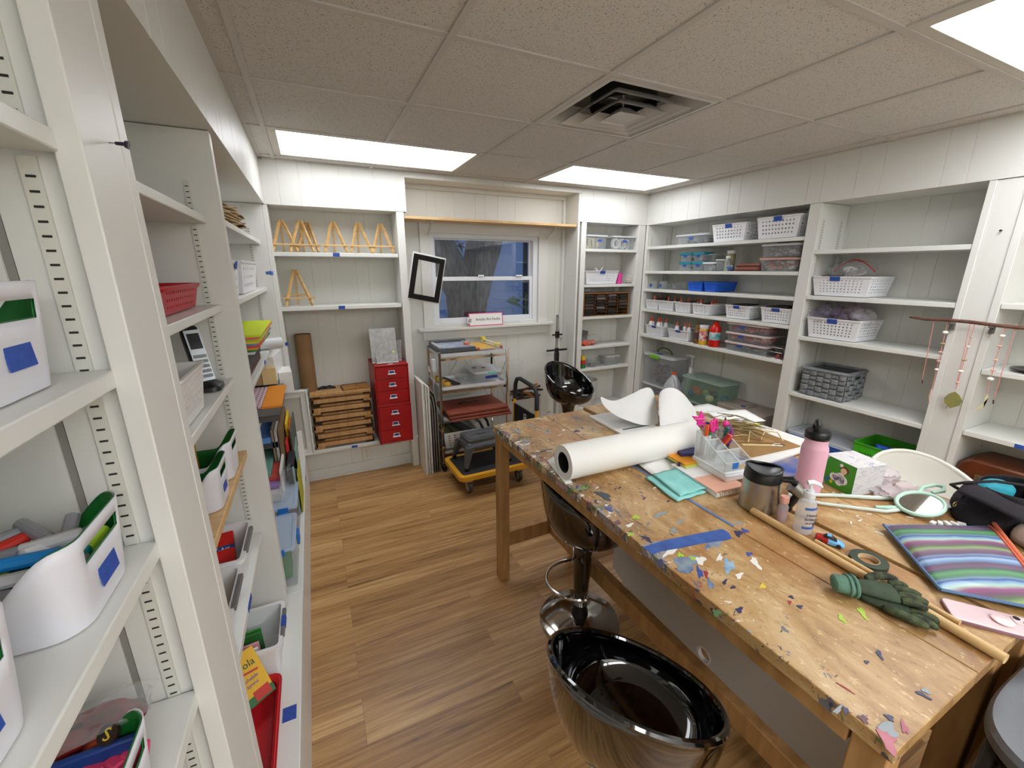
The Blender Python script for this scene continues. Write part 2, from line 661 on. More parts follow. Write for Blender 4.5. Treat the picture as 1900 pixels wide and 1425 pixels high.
tag(ob('garden_plant', g, mat('leaf_yard', '#6c7a3a', .6), smooth=0), 'yellow-green leafy plant outside the lower corner of the window', 'plant')

# lamps
LAMP_POWER = (5.4, 5.4, 9.5, 15.0, 15.0)       # back row weaker to spare the bulkhead whites; unseen pair stronger as fill
lamp_names = ['fluorescent ceiling light panel in front of the easel alcove', 'fluorescent ceiling light panel in front of the corner shelves', 'fluorescent ceiling light panel over the worktable, cut by the top edge', 'added fluorescent ceiling panel, unseen behind the camera on the left side', 'added fluorescent ceiling panel, unseen behind the camera on the right side']
for (lx, ly), lb, pw in zip(LAMPS, lamp_names, LAMP_POWER):
    EMIT = mat('lamp_diffuser_%d' % int(pw * 10), '#f8faff', .4, emit=pw)
    t = T('ceiling_light', lb, 'ceiling light', (lx + .61, ly + .305, H), 0, 'fluorescent ceiling light panels')
    g = G()
    a, b, c, d = .598, .293, .555, .262
    g.box((-a, -b, -.003), (a, -d, .02)).box((-a, d, -.003), (a, b, .02)).box((-a, -d, -.003), (-c, d, .02)).box((c, -d, -.003), (a, d, .02))
    ob('frame', g, GRIDM if False else mat('lamp_frame', '#c9c4b8', .5), t, bev=.002)
    ob('diffuser', G().box((-c, -d, .002), (c, d, .006)), EMIT, t, smooth=0)
    ob('housing', G().box((-a, -b, .021), (a, b, .1)), mat('void', '#333'), t, smooth=0)

# vent
t = T('ceiling_vent', 'square four-way metal ceiling air vent with nested louvres', 'vent', (1.394, 1.7707, H))
VM = mat('vent_metal', '#c9c7c2', .45)


def sqring(g, r0, z0, r1, z1, th=.004, mi=0):
    P = lambda r, z: rrect(2 * r, 2 * r, min(.012, r * .3), z, 3)
    g.loft([P(r0, z0), P(r1, z1), P(r1 - th, z1 + th), P(r0 - th, z0 + th), P(r0, z0)], mi, True, False, False)


g = G()
sqring(g, .290, -.004, .268, -.006, .002)
g.loft([rrect(.58, .58, .004, -.005, 2), rrect(.58, .58, .004, .0, 2)], 0, True, False, False)
sqring(g, .270, -.004, .225, .072)
ob('frame', g, VM, t)
for k, (r, z) in enumerate(((.205, -.012), (.138, -.020), (.072, -.026))):
    g = G()
    sqring(g, r, z, r - .045, z + .036, .003)
    sqring(g, r + .006, z - .003, r - .006, z + .003, .003)
    if k == 2:
        g.loft([rrect(.138, .138, .01, z + .003, 3), rrect(.05, .05, .01, z + .022, 3)], 0)
    ob('louvre', g, VM, t)
ob('duct', G().lathe([(.15, .02), (.15, .14)], 28, cap0=False, cap1=True), mat('duct_dark', '#15130f', .9), t)
ob('plenum', G().box((-.29, -.29, .078), (.29, .29, .08)), mat('plenum_metal', '#55504a', .6), t, smooth=0)
ob('hanger', G().cyl((0, 0, -.01), (0, 0, .13), .004, n=6).cyl((-.14, 0, .05), (.14, 0, .05), .003, n=6), VM, t)

# dusk outside, low and blue
w = bpy.data.worlds.new('dusk')
SC.world = w
w.use_nodes = True
bg = w.node_tree.nodes['Background']
bg.inputs[0].default_value = (.22, .33, .62, 1)
bg.inputs[1].default_value = 1.25

SC.view_settings.view_transform = 'Standard'
SC.view_settings.look = 'None'
SC.view_settings.gamma = 1
SC.view_settings.exposure = 0.25
SC.view_settings.use_curve_mapping = False
SC.cycles.use_denoising = True
SC.cycles.max_bounces = 8
SC.cycles.transparent_max_bounces = 24
SC.cycles.sample_clamp_indirect = 6
# ---------------------------------------------------------------- built-in shelving
def standard(g, face_pos, z0, z1, axis, sgn, w=.017, pitch=.0165):
    """slotted shelf standard on a side panel; axis 'y' faces +-Y, centred at (x,y)"""
    x, y = face_pos
    t = .004
    if axis == 'y':
        g.box((x - w / 2, min(y, y + sgn * t), z0), (x + w / 2, max(y, y + sgn * t), z1), 0)
    else:
        g.box((min(x, x + sgn * t), y - w / 2, z0), (max(x, x + sgn * t), y + w / 2, z1), 0)
    z = z0 + .012
    while z < z1 - .01:
        e = t + .0005
        if axis == 'y':
            g.box((x - .0045, min(y + sgn * t, y + sgn * e), z - .0014), (x + .0045, max(y + sgn * t, y + sgn * e), z + .0014), 1)
        else:
            g.box((min(x + sgn * t, x + sgn * e), y - .0045, z - .0014), (max(x + sgn * t, x + sgn * e), y + .0045, z + .0014), 1)
        z += pitch


def tape(parent, lo, hi):
    return ob('tape_label', G().box(lo, hi), TAPE, parent, smooth=0)


ST = .024


def shelf(t, lo, hi, m=None, bev=.0025):
    return ob('shelf', G().box(lo, hi), m or SHELFW, t, bev=bev)


LZ = .285        # ledge height
# --- near left bay
t = T('built_in_bookcase', 'near bay of the white built-in shelves along the left wall', 'bookcase', (XL, .2, 0), 0)
O = lambda x, y, z: (x - XL, y - .2, z)
for z, xf in ((1.815, -.245), (1.533, -.247), (1.272, -.247), (.984, -.247), (.66, -.25)):
    shelf(t, O(-.555, -.25, z - ST), O(xf, .715, z))
ob('side_panel', panel(G(), O(-.557, .72, 0)[:2], O(-.24, .72, 0)[:2], LZ, SB - .002, (0, -1), .025, [.236], gw=.011, gd=.009), WHITE, t, smooth=0)
ob('groove_shade', G().box(O(-.557 + .2318, .7215, LZ), O(-.557 + .2402, .73, SB - .003)), mat('groove_shade_grey', '#8d8b84', .8), t, smooth=0)  # grey strip laid in the groove, its shade put in as colour
ob('stile', G().box(O(-.25, .705, LZ), O(-.2225, .838, SB - .002)).box(O(-.25, .841, LZ), O(-.2225, .874, SB - .002)), WHITE, t, bev=.002)
g = G()
standard(g, O(-.279, .72, 0)[:2], .35, 1.79 - ST + .02, 'y', -1)
standard(g, O(-.279, .72, 0)[:2], 1.82, 1.92, 'y', -1)
ob('shelf_standard', g, [METALW, SLOT], t, smooth=0)
ob('base', G().box(O(-.555, -.6, 0), O(-.205, .87, LZ)), SHELFW, t, bev=.003)
near_bay = t
# --- middle left bay
t = T('built_in_bookcase', 'middle bay of the white built-in shelves along the left wall, with one bare wood shelf', 'bookcase', (XL, 1.3, 0), 0)
O = lambda x, y, z: (x - XL, y - 1.3, z)
WOODSH = mat('bare_pine_shelf', '#d8b583', .5, col2='#cba370', nscale=7, stretch=(1, 8, 1))
for z in (1.829, 1.546, 1.291, 1.012, .66):
    shelf(t, O(-.555, .876, z - ST), O(-.285, 1.726, z), WOODSH if z == 1.012 else None)
ob('side_panel', G().box(O(-.557, 1.73, LZ), O(-.236, 1.768, SB - .002)), WHITE, t, bev=.002)
g = G()
standard(g, O(-.318, 1.73, 0)[:2], .70, 1.80, 'y', -1)
standard(g, O(-.318, 1.73, 0)[:2], 1.835, 1.93, 'y', -1)
ob('shelf_standard', g, [METALW, SLOT], t, smooth=0)
ob('base', G().box(O(-.555, .875, 0), O(-.182, 1.80, LZ)), SHELFW, t, bev=.003)
tape(t, O(-.2851, 1.30, .641), O(-.2835, 1.37, .659))
tape(t, O(-.235, 1.20, LZ), O(-.195, 1.25, LZ + .001))
# --- far left bay
t = T('built_in_bookcase', 'far bay of the white built-in shelves along the left wall, next to the easel alcove', 'bookcase', (XL, 2.5, 0), 0)
O = lambda x, y, z: (x - XL, y - 2.5, z)
for z in (1.847, 1.545, 1.187):
    shelf(t, O(-.555, 1.772, z - ST), O(-.272, 3.374, z))
shelf(t, O(-.555, 1.772, .84), O(-.33, 3.374, .86))
ob('side_panel', G().box(O(-.557, 3.378, LZ + .002), O(-.236, 3.399, SB - .002)), WHITE, t, bev=.002)
g = G()
standard(g, O(-.33, 3.378, 0)[:2], .90, 1.93, 'y', -1)
ob('shelf_standard', g, [METALW, SLOT], t, smooth=0)
ob('base', G().box(O(-.555, 1.802, 0), O(-.182, 3.376, LZ)), SHELFW, t, bev=.003)
tape(t, O(-.2718, 2.55, 1.166), O(-.2705, 2.61, 1.186))
tape(t, O(-.1818, 2.94, .262), O(-.1805, 2.99, .286))

# --- alcove shelves on the back wall
t = T('built_in_bookcase', 'white alcove shelves on the back wall holding small wooden easels', 'bookcase', (.25, YB, 0), 0)
O = lambda x, y, z: (x - .25, y - YB, z)
for z in (1.778, 1.402):
    shelf(t, O(-.21, 3.405, z - .028), O(.632, 3.636, z))
    tape(t, O(.17, 3.403, z - .026), O(.215, 3.4045, z - .001))
shelf(t, O(-.5, 3.40, .257), O(.70, 3.636, .287))
tape(t, O(.155, 3.3985, .262), O(.20, 3.3998, .282))
ob('stile', G().box(O(-.236, 3.402, .29), O(-.205, 3.636, SB - .002)), WHITE, t, bev=.002)
tape(t, O(-.215, 3.4, 1.13), O(-.195, 3.4015, 1.155))
ob('stile', G().box(O(.638, 3.402, 0), O(.695, 3.636, SB - .002)), WHITE, t, bev=.003)
# --- corner bay on the back wall
t = T('built_in_bookcase', 'narrow white shelf bay on the back wall in the far right corner', 'bookcase', (2.65, YB, 0), 0)
O = lambda x, y, z: (x - 2.65, y - YB, z)
for z in (1.849, 1.523, 1.217, .922, .695, .287):
    shelf(t, O(2.352, 3.404, z - .026), O(2.957, 3.636, z))
ob('stile', G().box(O(2.297, 3.402, 0), O(2.35, 3.636, SB - .002)), WHITE, t, bev=.003)
ob('stile', G().box(O(2.959, 3.402, 0), O(3.048, 3.636, SB - .002)), WHITE, t, bev=.003)
ob('toe_board', G().box(O(2.352, 3.42, 0), O(2.957, 3.44, .26)), WHITE, t)
# --- right wall bays
RB = [('far bay of the white built-in shelves on the right wall, next to the corner', 1.866, 3.398, (1.878, 1.648, 1.475, 1.276, 1.018, .287), 1.79),
      ('middle bay of the white built-in shelves on the right wall, with the grey woven basket', 1.032, 1.788, (1.785, 1.491, 1.212, .810, .287), .0),
      ('near bay of the white built-in shelves on the right wall, cut by the frame edge', -.1, .868, (1.5, 1.17, .837, .287), .0)]
for lb, y0, y1, zs, _ in RB:
    t = T('built_in_bookcase', lb, 'bookcase', (XR, (y0 + y1) / 2, 0), 0)
    ym = (y0 + y1) / 2
    O = lambda x, y, z: (x - XR, y - ym, z)
    for z in zs:
        shelf(t, O(XR + .006, y0, z - .026), O(XRB - .003, y1, z))
    if y1 > 3:
        ob('stile', G().box(O(XR + .001, 1.79, 0), O(XRB - .003, 1.864, SB - .002)), WHITE, t, bev=.002)
        ob('stile', G().box(O(XR + .001, 3.372, 0), O(XRB - .003, 3.401, SB - .002)), WHITE, t, bev=.002)
    elif y1 > 1:
        ob('stile', G().box(O(XR + .001, 1.002, 0), O(XRB - .003, 1.03, SB - .002)).box(O(XR + .008, .90, 0), O(XR + .03, 1.002, SB - .002)).box(O(XR + .001, .87, 0), O(XRB - .003, .90, SB - .002)), WHITE, t, bev=.002)
        g = G()
        for x in (3.10, 3.30):
            standard(g, O(x, 1.788, 0)[:2], .3, 1.98, 'y', -1, w=.014)
        ob('shelf_standard', g, [METALW, SLOT], t, smooth=0)
    if y1 > 3:
        g = G()
        for x in (3.10, 3.30):
            standard(g, O(x, 3.372, 0)[:2], .3, 1.98, 'y', -1, w=.014)
        for y in (2.6,):
            standard(g, O(XRB - .006, y, 0)[:2], .3, 1.0, 'x', -1, w=.014)
        ob('shelf_standard', g, [METALW, SLOT], t, smooth=0)
    ob('toe_board', G().box(O(XR + .03, y0, 0), O(XR + .05, y1, .26)), WHITE, t)
    if y0 < 0:
        tape(t, O(XR + .0045, .63, zs[2] - .024), O(XR + .0058, .68, zs[2] - .004))
# ---------------------------------------------------------------- shared makers
def perf_wall(g, a, b, c, d, nx, ny, mx=.12, my0=.2, my1=.18, mi=0):
    """wall quad a(bottom left) b(bottom right) c(top right) d(top left) with a grid of square holes"""
    a, b, c, d = map(Vector, (a, b, c, d))

    def cuts(n, m0, m1):
        out, x = [0, m0], m0
        st = (1 - m0 - m1) / (n * .38 + (n - 1) * .62)
        for k in range(1, 2 * n):
            x += st * (.38 if k % 2 else .62)
            out.append(x)
        out.append(1)
        return out
    us, vs = cuts(nx, mx, mx), cuts(ny, my0, my1)
    pts = [(a * (1 - u) + b * u) * (1 - v) + (d * (1 - u) + c * u) * v for v in vs for u in us]
    n = len(us)
    fs = []
    for j in range(len(vs) - 1):
        for i in range(n - 1):
            if i % 2 == 1 and j % 2 == 1:
                continue
            fs.append((j * n + i, j * n + i + 1, (j + 1) * n + i + 1, (j + 1) * n + i))
    g.add(pts, fs, mi)


def basket(label, loc, rz, W, D, H, m, nx=10, ny=4, nd=6, group=None, taped=True, cat='basket', name='plastic_basket', tp=.06, tx=0.0):
    """perforated tapering basket, front face on the local -Y side, origin at the bottom centre of the front"""
    t = T(name, label, cat, loc, rz, group)
    kx, ky = W * tp, D * tp
    B = [(-W / 2 + kx, ky, .003), (W / 2 - kx, ky, .003), (W / 2 - kx, D - ky, .003), (-W / 2 + kx, D - ky, .003)]
    P = [(-W / 2, 0, H), (W / 2, 0, H), (W / 2, D, H), (-W / 2, D, H)]
    g = G()
    for i in range(4):
        j = (i + 1) % 4
        perf_wall(g, B[i], B[j], P[j], P[i], nx if i % 2 == 0 else nd, ny)
    g.add(B, [(3, 2, 1, 0)])
    ob('body', g, m, t, smooth=0, solid=.002, soff=-1)
    r = .006
    lo = rrect(W + .002, D + .002, .012, H - .012, 3, 0, D / 2)
    l2 = rrect(W + 2 * r, D + 2 * r, .014, H - .004, 3, 0, D / 2)
    l3 = rrect(W + 2 * r, D + 2 * r, .014, H + .002, 3, 0, D / 2)
    l4 = rrect(W - .004, D - .004, .010, H + .002, 3, 0, D / 2)
    ob('rim', G().loft([lo, l2, l3, l4, lo], 0, True, False, False), m, t)
    if taped:
        w = min(.03, W * .13)
        f = lambda z: ky * (1 - z / H) - .0065
        ob('tape_label', G().add([(tx - w, f(H * .78) + .003, H * .78), (tx + w, f(H * .78) + .003, H * .78), (tx + w, -.0075, H), (tx - w, -.0075, H)], [(0, 1, 2, 3)]), TAPE, t, smooth=0, solid=.0006)
    return t


def stuff_pile(label, loc, rz, sx, sy, sz, n, cols, kind='mix', group=None, name='craft_supplies', size=.02, seed=1):
    """loose mixed contents nobody could count: one object"""
    random.seed(seed)
    g = G()
    sx, sy = sx * .92, sy * .92
    for k in range(n):
        mi = random.randrange(len(cols))
        q = size * random.uniform(.6, 1.3)
        typ = 'ball' if kind == 'ball' or (kind == 'mix' and k % 3 == 0) else 'stick' if kind == 'stick' or (kind == 'mix' and k % 3 == 1) else 'box'
        e = q * {'ball': .56, 'stick': 2.2 if kind == 'stick' else 1.1, 'box': .8}[typ]
        ax, ay = max(.001, sx / 2 - e), max(.001, sy / 2 - e)
        c = Vector((random.uniform(-ax, ax), random.uniform(-ay, ay), size * .62 + random.random() ** 1.3 * max(.0, sz - size * 1.1)))
        if typ == 'ball':
            g.ball(c, q * .55, 6, mi, (1, 1, .85))
        elif typ == 'stick':
            a = random.uniform(0, PI)
            d = Vector((math.cos(a), math.sin(a), random.uniform(-.12, .25))) * (e * .95)
            g.cyl(c - d, c + d, q * .16, n=6, mi=mi)
        else:
            g.cbox(c, (q * 1.2, q, q * .5), random.uniform(0, PI), mi, random.uniform(-.5, .5), random.uniform(-.5, .5))
    o = ob(name, g, [mat('bit_' + c.strip('#'), c, .5) for c in cols], smooth=30)
    place(o, loc, rz)
    return tag(o, label, 'craft supplies', group, 'stuff')


def bag(label, loc, rz, sx, sy, sz, m=None, seed=1, name='plastic_bag', amp=.16, cat='bag', group=None):
    """crumpled soft bag"""
    random.seed(seed)
    ph = [random.uniform(0, 6.3) for _ in range(12)]

    def f(u, v):
        a, b = u * 2 * PI, (v - .5) * PI
        n = 1 + amp * (math.sin(3 * a + ph[0] + 3 * b) * .5 + math.sin(5 * a + ph[1] - 4 * b) * .35 + math.sin(9 * a + 7 * b + ph[2]) * .25 + math.sin(7 * b + ph[3]) * .3)
        cx = math.copysign(abs(math.cos(a)) ** .7, math.cos(a))
        sxn = math.copysign(abs(math.sin(a)) ** .7, math.sin(a))
        r = max(.02, math.cos(b)) ** .55
        return (sx / 2 * cx * r * n, sy / 2 * sxn * r * n, max(.001, sz / 2 * (1 + math.sin(b) * (1 + .25 * amp * 3 * math.sin(4 * a + ph[5])))))
    o = ob(name, G().sheet(f, 36, 16), m or CLEARB, smooth=25)
    place(o, loc, rz)
    return tag(o, label, cat, group)


def clear_bin(label, loc, rz, W, D, H, lid=None, latch=None, group=None, tub=None, lidh=.012, taped=None, cat='storage bin', name='storage_bin', tp=.05):
    t = T(name, label, cat, loc, rz, group)
    k = min(W, D) * tp
    r = min(W, D) * .12
    c = (0, D / 2)
    th = .0018
    L = [rrect(W - 2 * k - 2 * th, D - 2 * k - 2 * th, r * .8, .002 + th, 5, *c)]
    outer = [rrect(W - 2 * k, D - 2 * k, r, .002, 5, *c), rrect(W, D, r, H - lidh, 5, *c)]
    g = G().loft([outer[0], outer[1], [(p[0] * (1 - 2 * th / W), D / 2 + (p[1] - D / 2) * (1 - 2 * th / D), p[2]) for p in outer[1]], L[0]], 0, True, True, True)
    ob('tub', g, tub or CLEAR, t)
    if lid is not False:
        e = .006
        z0, z1 = H - lidh, H
        g = G().loft([rrect(W + 2 * e, D + 2 * e, r, z0, 5, *c), rrect(W + 2 * e, D + 2 * e, r, z1 - .003, 5, *c), rrect(W + e, D + e, r, z1, 5, *c), rrect(W - .02, D - .02, r, z1, 5, *c), rrect(W - .026, D - .026, r, z1 - .003, 5, *c)], 0)
        ob('lid', g, lid or CLEARL, t)
        if D > .19:
            ob('rim', G().tube([(p[0], p[1], z0) for p in rrect(W + .008, D + .008, r, 0, 4, *c)], .0035, 6, closed=True), mat('bin_rim_' + (lid or CLEARL).name, tuple((lid or CLEARL).node_tree.nodes['Principled BSDF'].inputs['Base Color'].default_value)[:3], .35, alpha=.85), t)
    if latch:
        for s in (-1, 1):
            ob('latch', G().cbox((s * (W / 2 + .008), D / 2, H - lidh), (.008, min(.06, D * .4), .03)), latch, t, bev=.002)
    if taped is not None:
        f = k * (1 - .6) - .0015
        ob('tape_label', G().cbox((taped, f, H * .6), (min(.05, W * .3), .0012, min(.02, H * .28))), TAPE, t, smooth=0)
    return t


def bottle(label, loc, prof, m, cap=None, capm=None, group=None, name='bottle', cat='bottle', n=20, lab=None, labm=None):
    t = T(name, label, cat, loc, 0, group)
    ob('body', G().lathe(prof, n), m, t)
    if cap:
        ob('cap', G().lathe(cap, n), capm, t)
    if lab:
        ob('label_band', G().lathe([(lab[0], lab[1]), (lab[0], lab[2])], n, cap0=False, cap1=False), labm, t)
    return t


def wall_x(uL, uR, v, x, rz=-PI / 2):
    """left / right edges seen at a wall of constant x -> centre y and width"""
    a, b = atx(uL, v, x), atx(uR, v, x)
    return (a.y + b.y) / 2, abs(a.y - b.y)


def cyl_tool(name, label, cat, a, b, r, m, capm=None, capfrac=.35, group=None, n=10, tip=None):
    """pen / marker like tool from a (cap end) to b"""
    a, b = Vector(a), Vector(b)
    t = T(name, label, cat, a, 0, group)
    d = b - a
    L = d.length
    d = d / L
    z = Vector((0, 0, 0))
    ob('barrel', G().tube([d * L * capfrac, d * L * .97, d * L], [r * .95, r * .95, r * .6], n), m, t)
    ob('cap', G().tube([z, d * L * .012, d * L * capfrac], [r * .6, r, r * 1.06], n), capm or m, t)
    return t


# ---------------------------------------------------------------- things on the left shelves
GREENL = mat('green_liner', '#0f6b26', .4)
BINW = mat('white_bin_shell', '#dcdce2', .4)
GREYH = mat('grey_handle', '#6c6b6a', .45)


def scoop_bin(label, loc, rz, W=.155, L=.30, H=.115, group=None, tape_m=True):
    """white two-tone bin with scooped sides and slotted end; end face on local -Y, origin bottom centre of that end"""
    t = T('storage_bin', label, 'storage bin', loc, rz, group)
    n = 13
    N = 4 * (n + 1)
    sl = lambda a: (1 - .0)

    def loop(w, l, r, f):
        pts = rrect(w, l, r, 0, n, 0, L / 2)
        out = []
        for (x, y, _) in pts:
            q = abs(y - L / 2) / (l / 2)
            q = min(1, q)
            s = max(0, min(1, (q - .45) / .40))
            s = s * s * (3 - 2 * s)
            side = 1 if abs(x) > w / 2 - r - .002 else 0
            top = H * (.56 + .44 * s)
            out.append((x, y, top * f))
        return out

    def subdiv(p, k=3):            # resample straight runs so the scoop and slot are smooth
        out = []
        for i in range(len(p)):
            a, b = Vector(p[i]), Vector(p[(i + 1) % len(p)])
            out.append((a, b))
        return out
    # explicit perimeter sampling
    def perim(w, l, r):
        pts = []
        m = 22
        def seg(x0, y0, x1, y1, k):
            for i in range(k):
                pts.append((x0 + (x1 - x0) * i / k, y0 + (y1 - y0) * i / k))
        def arc(cx, cy, a0):
            for i in range(6):
                a = a0 + PI / 2 * i / 6
                pts.append((cx + r * math.cos(a), cy + r * math.sin(a)))
        y0, y1 = L / 2 - l / 2, L / 2 + l / 2
        x0, x1 = -w / 2, w / 2
        arc(x1 - r, y1 - r, 0)
        seg(x1 - r, y1, x0 + r, y1, 12)
        arc(x0 + r, y1 - r, PI / 2)
        seg(x0, y1 - r, x0, y0 + r, m)
        arc(x0 + r, y0 + r, PI)
        seg(x0 + r, y0, x1 - r, y0, 12)
        arc(x1 - r, y0 + r, 1.5 * PI)
        seg(x1, y0 + r, x1, y1 - r, m)
        return pts

    def shell(th, dz):
        fr = [0, .12, .3, .5, .66, .84, 1.0]
        loops = []
        for f in fr:
            s = .90 + .10 * f ** .6
            p = perim(W * s - 2 * th, L * (.94 + .06 * f) - 2 * th, .032)
            Lp = []
            for (x, y) in p:
                q = min(1, abs(y - L / 2) / (L / 2))
                e = max(0, min(1, (q - .44) / .48))
                e = e * e * (3 - 2 * e)
                top = H * (.46 + .54 * e)
                Lp.append((x, y, dz + (top - dz) * f))
            loops.append(Lp)
        M = len(loops[0])
        g = G()
        vs = [q for l in loops for q in l]
        fs = [tuple(reversed(range(M)))]
        for k in range(len(fr) - 1):
            for i in range(M):
                j = (i + 1) % M
                c = (Vector(loops[k][i]) + Vector(loops[k + 1][j])) / 2
                end = min(c.y, L - c.y) < L * .06
                if end and k == 4 and abs(c.x) < W * .27:
                    continue
                fs.append((k * M + i, k * M + j, (k + 1) * M + j, (k + 1) * M + i))
        return g.add(vs, fs), loops[-1]
    g, rim = shell(0, .001)
    ob('shell', g, BINW, t, solid=.0015, soff=-1, smooth=50)
    g2, rim2 = shell(.0022, .004)
    ob('liner', g2, GREENL, t, solid=.0012, soff=-1, smooth=50)
    if tape_m:
        ob('tape_label', G().cbox((.0, .0045, H * .36), (.045, .0012, .024), rx=-.05), TAPE, t, smooth=0)
    return t


BGRP = 'white scooped bins with green inside'
mb = scoop_bin('white scooped bin with green inside, full of loose markers, near left shelf', (-.256, .600, 1.273), PI / 2, W=.155, L=.30, H=.108)
scoop_bin('white scooped bin beside the bin of markers, nearest the camera, cut by the frame edge', (-.262, .385, 1.273), PI / 2, W=.158, L=.30)
scoop_bin('white scooped bin with blue tape on the shelf above the marker bin', (-.268, .585, 1.534), PI / 2, W=.158, L=.28)
lb = scoop_bin('white scooped bin of bagged supplies on the low shelf under the marker bin', (-.258, .52, .985), PI / 2, W=.158, L=.30)

# loose markers in the bin  (x into the shelf is negative)
MK = {'grey': ('#8b8b90', '#9a9aa0'), 'red': ('#c22a20', '#b51f18'), 'blue': ('#1f86cf', '#1a6fb8'), 'lime': ('#a8d636', '#9cc92c'), 'silver': ('#c9c9cc', '#8a8a90'), 'teal': ('#1f8a86', '#187672'), 'yellow': ('#e5c32f', '#d7b31f'), 'black': ('#1d1d1f', '#111'), 'white': ('#d9d9db', '#77787c')}
mk = [  # colour, cap end, other end
    ('grey', (-.352, .656, 1.352), (-.44, .575, 1.356)), ('red', (-.345, .648, 1.348), (-.412, .545, 1.352)), ('grey', (-.356, .664, 1.360), (-.272, .592, 1.326)), ('grey', (-.303, .655, 1.362), (-.296, .570, 1.318)),
    ('silver', (-.284, .622, 1.352), (-.410, .598, 1.344)), ('white', (-.328, .598, 1.350), (-.283, .662, 1.336)), ('blue', (-.289, .586, 1.350), (-.420, .590, 1.346)), ('silver', (-.288, .566, 1.342), (-.418, .564, 1.338)),
    ('grey', (-.304, .548, 1.332), (-.430, .560, 1.330)), ('grey', (-.378, .640, 1.344), (-.46, .560, 1.346)), ('grey', (-.362, .620, 1.340), (-.462, .565, 1.338)), ('lime', (-.345, .606, 1.336), (-.45, .575, 1.334)),
    ('lime', (-.277, .652, 1.338), (-.300, .56, 1.306)), ('yellow', (-.288, .618, 1.332), (-.40, .645, 1.312)), ('teal', (-.276, .604, 1.336), (-.38, .632, 1.318)), ('black', (-.33, .58, 1.326), (-.44, .63, 1.330)), ('black', (-.30, .62, 1.318), (-.42, .65, 1.316)),
    ('white', (-.29, .545, 1.318), (-.41, .55, 1.314)), ('black', (-.285, .57, 1.306), (-.42, .56, 1.304)), ('teal', (-.31, .62, 1.302), (-.44, .60, 1.300)), ('grey', (-.30, .545, 1.302), (-.44, .555, 1.300)), ('silver', (-.40, .64, 1.326), (-.51, .60, 1.328)), ('black', (-.36, .60, 1.312), (-.48, .56, 1.310)), ('grey', (-.43, .62, 1.336), (-.52, .55, 1.334))
]
seen = {}
WHERE = {'grey': 'one of the silver-grey markers lying loose in the white bin', 'silver': 'one of the white and silver pen-style markers with writing in the bin', 'white': 'one of the pale grey-capped markers in the white bin', 'black': 'one of the dark markers low in the white bin', 'lime': 'one of the lime-capped markers in the white bin', 'teal': 'one of the teal markers low in the marker bin'}
for c, a, b in mk:
    a, b = Vector(a), Vector(b)
    lbl = WHERE.get(c, 'the only %s marker lying loose in the white bin' % c)
    t = cyl_tool('marker', lbl, 'marker', a, b, .0075, mat('mk_' + c, MK[c][1], .45), mat('mkc_' + c, MK[c][0], .4), .4, 'loose markers in the white bin')
    if c == 'silver' and 'Sharpie' not in seen:
        seen['Sharpie'] = 1
        d = (Vector(b) - Vector(a)).normalized()
        sd = d.cross(Vector((0, 0, 1))).normalized()
        up = sd.cross(d)
        nrm = (sd * -.75 + up * .66).normalized() if sd.y > 0 else (sd * .75 + up * .66).normalized()
        xa = -d
        ya = nrm.cross(xa)
        M = Matrix(((xa.x, ya.x, nrm.x, 0), (xa.y, ya.y, nrm.y, 0), (xa.z, ya.z, nrm.z, 0), (0, 0, 0, 1)))
        M = Matrix.Translation(d * .09 + nrm * .0076) @ M
        text('lettering', 'Sharpie', .012, mat('ink_black', '#151515', .6), t, M)

# low bin: clear bags with red sweets-coloured pieces, a blue wallet and erasers
p = atz(150, 1372, 1.045)
bag('clear bag of dark red pieces in the low white bin', (p.x, p.y, 1.022), .25, .13, .07, .045, mat('red_bag', '#8c1f1a', .25, col2='#4a1512', nscale=30), 4, amp=.08)
p = atz(243, 1346, 1.06)
bag('clear bag with orange-red contents at the back of the low white bin', (p.x - .026, p.y - .006, 1.026), .1, .05, .04, .04, mat('orange_bag', '#b5482d', .3, col2='#8c2f22', nscale=40), 5, amp=.08)
p = atz(170, 1335, 1.085)
bag('empty clear bag crumpled on top in the low white bin', (p.x, p.y, 1.070), .2, .13, .06, .03, CLEARB, 6)
p, q = atz(85, 1424, 1.072), atz(256, 1360, 1.072)
t = tag(ob('pencil_case', G().bar((p.x, p.y, 1.040), (q.x, q.y, 1.040), .010, .064), mat('blue_case', '#1c3d86', .5), bev=.003), 'flat blue case standing in the low white bin', 'pencil case')
EM = mat('pink_eraser', '#d23a66', .6)
for k, (u, v) in enumerate(((170, 1418), (208, 1408), (234, 1396))):
    p = atz(u, v, 1.05)
    g = G().prism([(-.014, -.010), (.014, -.010), (.010, .010), (-.014, .010)], 0, .045)
    tag(place(ob('eraser', g, EM, bev=.003), (p.x, p.y, 1.010), rot=(.2, .1, .5 + .3 * k)), 'pink wedge eraser in front of the blue case in the low bin', 'eraser', 'pink wedge erasers in the low bin')
p = atz(203, 1362, 1.078)
t = T('letter_tag', 'black round tag with a yellow S on the red bag in the low bin', 'tag', (p.x, p.y, 1.078), 0)
t.rotation_euler = (-.75, 0, -.30)
ob('disc', G().cyl((0, -.004, 0), (0, .002, 0), .012, n=18), mat('tag_black', '#26150f', .6), t)
text('letter', 'S', .020, mat('tag_yellow', '#d9be2f', .5), t, face(0, -.0045, 0, '-Y'))
clear_bin('cloudy clear tub on the lowest visible shelf of the near left bay', (-.262, .60, .661), PI / 2, .20, .25, .15, False, tub=mat('cloudy_plastic', '#d3d5d8', .35, alpha=.55))

